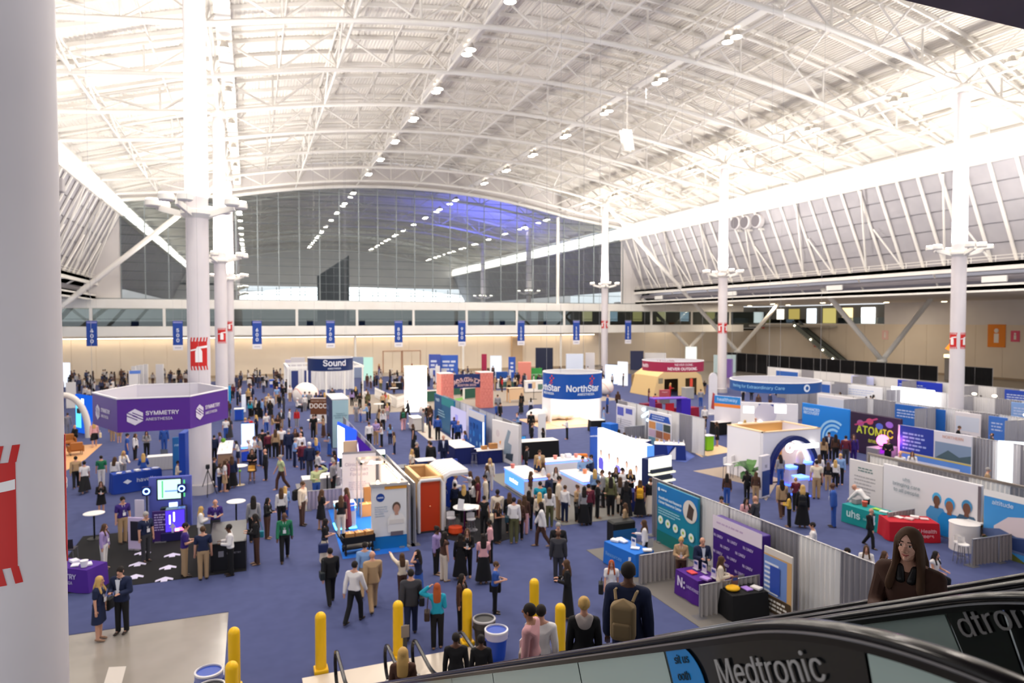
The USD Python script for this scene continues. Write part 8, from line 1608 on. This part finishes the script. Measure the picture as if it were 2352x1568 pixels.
for r in ROWS:
    x, yh, yf, sex, top, bot, hair, fc, pose, skin, key = r; H0 = 1.77 if sex == 'm' else 1.66; std = H0 if pose != 'i' else H0 * .765
    if pose == 'b': std *= .86
    if yf:
        p = at(x, yf); lo, hi = .5, 2.6
        for _ in range(24):
            mid = (lo + hi) / 2
            if proj((p[0], p[1], mid))[1] > yh: lo = mid
            else: hi = mid
        hgt = min(max(lo / std, .88), 1.1) * H0
    else: p = at(x, yh, std + .012); hgt = H0
    zd = float((np.array([p[0], p[1], 0]) - EYEP) @ FW); yaw = math.degrees(math.atan2(-p[0], -p[1])) * -1 + 0.0
    base = math.degrees(math.atan2(p[0], p[1]))          # bearing of the person from the viewer
    tq = person(float(p[0]), float(p[1]), .012, hgt, -base + fc, sex, top, bot, hair, pose, describe(r, USED), skin, 1 if zd < 34 else 0); WHO[key] = (tq, hgt)
# riders on the escalators
def rider(px, py, X, sex, top, bot, hair, fc, pose, label, skin='f', H=None, lod=1):
    d = ray(px, py); p = EYEP + d * (X / d[0]); H = H or (1.77 if sex == 'm' else 1.66)
    base = math.degrees(math.atan2(p[0], p[1])); RID.append(person(X, float(p[1]), float(p[2]) - H, H, -base + fc, sex, top, bot, hair, pose, label, skin, lod)); return RID[-1]
rider(1442, 1295, 4.29, 'm', 'nJ', 'nt', 'ks', 170, 's', 'person in dark navy jacket riding down the escalator with a tan backpack', 'd', 1.8, 2)
rider(1242, 1392, 4.5, 'm', 'wL', 'dt', 'ks', 175, 's', 'person in pale pink-white shirt with a shoulder bag riding down the escalator', 'f', 1.78, 2)
rider(1222, 1388, 3.98, 'm', 'iL', 'dt', 'ks', 250, 's', 'person in pink shirt turned left, half hidden beside the white-shirted rider', 'm', 1.76, 2)
rider(1342, 1374, 4.35, 'f', 'kL', 'kt', 'yp', 185, 's', 'person with pinned-up hair, black top and silver scarf riding down the escalator', 'f', 1.68, 2)
rider(925, 1490, 2.42, 'f', 'BL', 'dt', 'yl', 175, 's', 'person with long wavy hair in brown top at the bottom edge of the escalator', 'f', 1.66, 2)
rider(1047, 1456, 4.2, 'm', 'kL', 'kt', 'ks', 180, 's', 'person in dark jacket near the escalator foot, left of the dark cap wearer', 'd', 1.76, 2)
rider(1105, 1460, 4.5, 'f', 'kL', 'kt', 'kp', 180, 's', 'person in dark top with brown backpack near the escalator foot, below the bins', 'd', 1.66, 2)
G = rider(2093, 1213, 4.29, 'f', 'BL', 'kt', 'nl', 345, 'h', 'person with long brown hair and dark brown coat looking at the camera on the escalator', 'f', 1.64, 3)

h = skeleton('f', 'h')['head']; gs = 1.64 / 1.75
def gpart(name, ms, col, rough=.4): v, f, n = finish(weld(ms), .006, 2); put(G.path + '/' + name, v * gs, f, n, C(col, rough))
gpart('face', [hullof([(h + (0, .0, .03), (.072, .082, .08)), (h + (0, -.012, -.02), (.066, .075, .05)), (h + (0, -.042, -.085), (.03, .034, .026))], 2), hullof([(h + (0, -.082, .02), .01), (h + (0, -.104, -.022), .012), (h + (0, -.085, -.03), .016)], 1), hullof([(h + (s * .014, -.094, -.026), .009) for s in (-1, 1)], 1), hullof([(h + (0, -.078, -.085), .018)], 1)], '#e0ad97', .5)
for i, s in enumerate((-1, 1)):
    e = '' if i == 0 else '_001'
    gpart('eye' + e, [hullof([(h + (s * .029, -.0755, .012), (.0145, .0075, .0075))], 2)], '#d8ccc6'); gpart('iris' + e, [hullof([(h + (s * .029, -.081, .012), (.0068, .0035, .0068))], 2)], '#2c1c14')
    gpart('eyebrow' + e, [hullof([(h + (s * .016, -.0835, .0385), .0038), (h + (s * .034, -.081, .0405), .0034)], 1), hullof([(h + (s * .034, -.081, .0405), .0034), (h + (s * .047, -.071, .035), .0026)], 1)], '#3a241a'); gpart('eyelid' + e, [hullof([(h + (s * (.029 + d), -.079 + abs(d) * .35, .0205 - abs(d) * .25), .0026) for d in (-.013, 0, .013)], 1)], '#8a5a4a')
gpart('lips', [hullof([(h + (s * .021, -.079, -.0535), (.004, .004, .003)), (h + (s * .006, -.0885, -.0585), (.008, .006, .0065))], 1) for s in (-1, 1)], '#a85a54')
cc = skeleton('f', 'h')['chest']; nn = skeleton('f', 'h')['neck']
gpart('collar', [hullof([(nn + (s * .05, -.045, -.02), (.03, .03, .03)), (nn + (s * .035, -.095, -.1), (.03, .015, .03))], 1) for s in (-1, 1)], '#141214')
R3 = RID[3]; hh = skeleton('f', 's'); v, f, n = finish(weld([hullof([(hh['neck'] + (s * .08, .03, -.02), .06), (hh['neck'] + (0, .09, -.1), (.1, .04, .08)), (hh['neck'] + (s * .03, -.06, -.03), .05)], 1) for s in (-1, 1)]), .03, 3); put(R3.path + '/scarf', v * .96, f, n, C('#a89c98', .6))
# bags that people carry or wear
def bag(key, kind, col, label, side=1):
    t, hg = WHO[key]; a = math.radians(t.rot); sc = hg / 1.75
    def W(p): p = np.asarray(p, float) * sc; return np.array([p[0] * math.cos(a) - p[1] * math.sin(a), p[0] * math.sin(a) + p[1] * math.cos(a), p[2]]) + t.loc
    o = W((0, .27, 1.22) if kind == 'backpack' else (side * .34, .05, .78) if kind == 'tote' else (side * .27, .1, .98)); b = T(kind if kind != 'shoulder' else 'shoulder_bag', label, 'bag', o, t.rot)
    if kind == 'backpack':
        b.part('pack', B().add(*(lambda m: (m.vert_properties[:, :3], m.tri_verts))(hullof([((x, y, z_), .06) for x in (-.09, .09) for y in (-.02, .05) for z_ in (-.2, .12)] + [((0, .01, .18), .05)]).to_mesh())), C(col, .8), 60); b.part('pocket', B().add(*(lambda m: (m.vert_properties[:, :3], m.tri_verts))(hullof([((x, .1, z_), .035) for x in (-.08, .08) for z_ in (-.18, -.06)]).to_mesh())), C(col, .7), 60)
        for s in (-1, 1): b.part('strap', B().path([(s * .1, -.05, .18), (s * .13, -.14, .26), (s * .13, -.25, .24), (s * .12, -.36, .05)], .02, 5), C(col, .7))
    else:
        w, h_ = (.17, .3) if kind == 'tote' else (.15, .22); b.part('pouch', B().add(*(lambda m: (m.vert_properties[:, :3], m.tri_verts))(hullof([((x, y, z_), .035) for x in (-.04, .04) for y in (-w + .03, w - .03) for z_ in (-h_ / 2, h_ / 2 - .05)]).to_mesh())), C(col, .7), 60)
        b.part('strap', B().path([(0, -w + .04, h_ / 2), (-side * .03, -.06, .3 if kind == 'tote' else .44), (-side * .03, .03, .3 if kind == 'tote' else .44), (0, w - .04, h_ / 2)], .012, 5), C(col, .7))
WHO['man'] = (RID[0], 1.8); WHO['pink'] = (RID[1], 1.78)
bag('man', 'backpack', '#8a7454', 'tan canvas backpack worn by the person in navy jacket on the escalator'); bag('pink', 'shoulder', '#a08c84', 'beige shoulder bag on the pale-shirted rider on the escalator'); 
for key, kind, col, lab, sd in (('C4 865', 'shoulder', '#1b2226', 'dark teal-edged bag on the person in black jacket walking away', 1), ('D4 1350', 'shoulder', '#14161c', 'black messenger bag on the person in charcoal jacket near the second bollard', -1), ('D4 1585', 'shoulder', '#33221c', 'brown shoulder bag on the person in turquoise top', 1), ('D4 1800', 'tote', '#141316', 'black bag held beside the bollard by the bins', 1), ('D4 2105', 'tote', '#17161a', 'black bag in the hands of the person in blue short sleeves', 1),
    ('C6 860', 'shoulder', '#12303c', 'black and teal bag on the person in white top and olive trousers in the queue', 1), ('C6 1695', 'tote', '#1a1a1c', 'black bag carried by the person in white dress', -1), ('C6 605', 'tote', '#d8c8b0', 'cream tote on the person all in black beside the cafe tables', -1), ('C6 1940', 'backpack', '#c8921a', 'yellow backpack on the person in maroon top below the backlit wall', 1), ('C4 595', 'backpack', '#1c1a1c', 'black backpack on the person in cream top near the kiosk', 1), ('C4 435', 'shoulder', '#1a181c', 'black shoulder bag on the person in light blue walking away', 1),
    ('C2 850', 'tote', '#121214', 'black briefcase held by the person in navy jacket on the concrete edge', -1), ('C2 690', 'shoulder', '#8a7a64', 'beige bag on the person in navy dress on the concrete edge', 1), ('C4 810', 'tote', '#1b2552', 'navy handbag carried beside the black cart', -1), ('C5 205', 'tote', '#17161a', 'black handbag carried by the person in long black skirt', -1), ('C5 110', 'backpack', '#1b5a44', 'green backpack on the person with pink trousers', 1), ('E2 1690', 'tote', '#d8cab0', 'cream bag carried across the aisle by the walker in black', 1), ('C6 1690', 'tote', '#b8a48c', 'cream bag held by the person in olive top in the queue', -1),
    ('F5 1590', 'backpack', '#141418', 'small black backpack on the person in long black skirt near the near drapes', 1), ('C6 1462', 'tote', '#1a181a', 'black tote on the person in grey top in the queue', 1), ('E1 800', 'tote', '#d9c8a8', 'cream bag on the person in pink top by the leather lounge', -1), ('F5 590', 'shoulder', '#1c4a48', 'dark teal bag on the person in black before the kiosk totem', -1), ('C2 1785', 'shoulder', '#1d7a8c', 'teal pouch on the person in black top beside the logo counter', -1)):
    bag(key, kind, col, lab, sd)
# the dense crowd at the far left, too small and too many to pick apart
q = random.Random(21); cols_ = ['#1b1a20', '#5c4038', '#b8b0ae', '#3a3f5c', '#d0c8c4']
def crowd(label, regions):
    bs = [B() for _ in cols_]; sk = B(); hr_ = B()
    for x0, x1, y0, y1, n in regions:
        for i in range(n):
            p = at(q.uniform(x0, x1), q.uniform(y0, y1)); sx = q.choice('mf'); v, f, _ = top_mesh(sx, 's', 'L'); v2, f2, _ = bottom_mesh(sx, 's', 't'); a = q.uniform(0, 6.28); R = np.array([[math.cos(a), math.sin(a), 0], [-math.sin(a), math.cos(a), 0], [0, 0, 1]]); s_ = q.uniform(.93, 1.03); o = np.array([p[0], p[1], .012])
            bs[q.randrange(5)].add(v @ R * s_ + o, f); bs[q.choice((0, 0, 1, 3))].add(v2 @ R * s_ + o, f2); vb, fb, _ = body_mesh(sx, 's', 0); sk.add(vb @ R * s_ + o, fb); vh, fh, _ = hair_mesh(sx, 's', q.choice('sl')); hr_.add(vh @ R * s_ + o, fh)
    p = at((regions[0][0] + regions[0][1]) / 2, regions[0][2]); ct = T('crowd', label, 'crowd', (p[0], p[1], 0), kind='stuff')
    ct.part('bodies', sk, C('#b08468', .6), True, w=True); ct.part('hair', hr_, C('#231815', .6), True, w=True)
    for b, c in zip(bs, cols_): ct.part('clothing', b, C(c, .85), True, w=True)
crowd('dense crowd of visitors far away at the left, beyond the purple sign', [(130, 300, 870, 925, 75), (300, 480, 872, 888, 35)])
crowd('scattered tiny visitors far away across the middle, before the beige wall', [(540, 660, 868, 905, 26), (830, 1000, 866, 895, 26), (1000, 1420, 864, 895, 60)])
crowd('tiny visitors between the far right-hand stand rows', [(1700, 2000, 905, 945, 18), (1950, 2340, 915, 985, 26)])
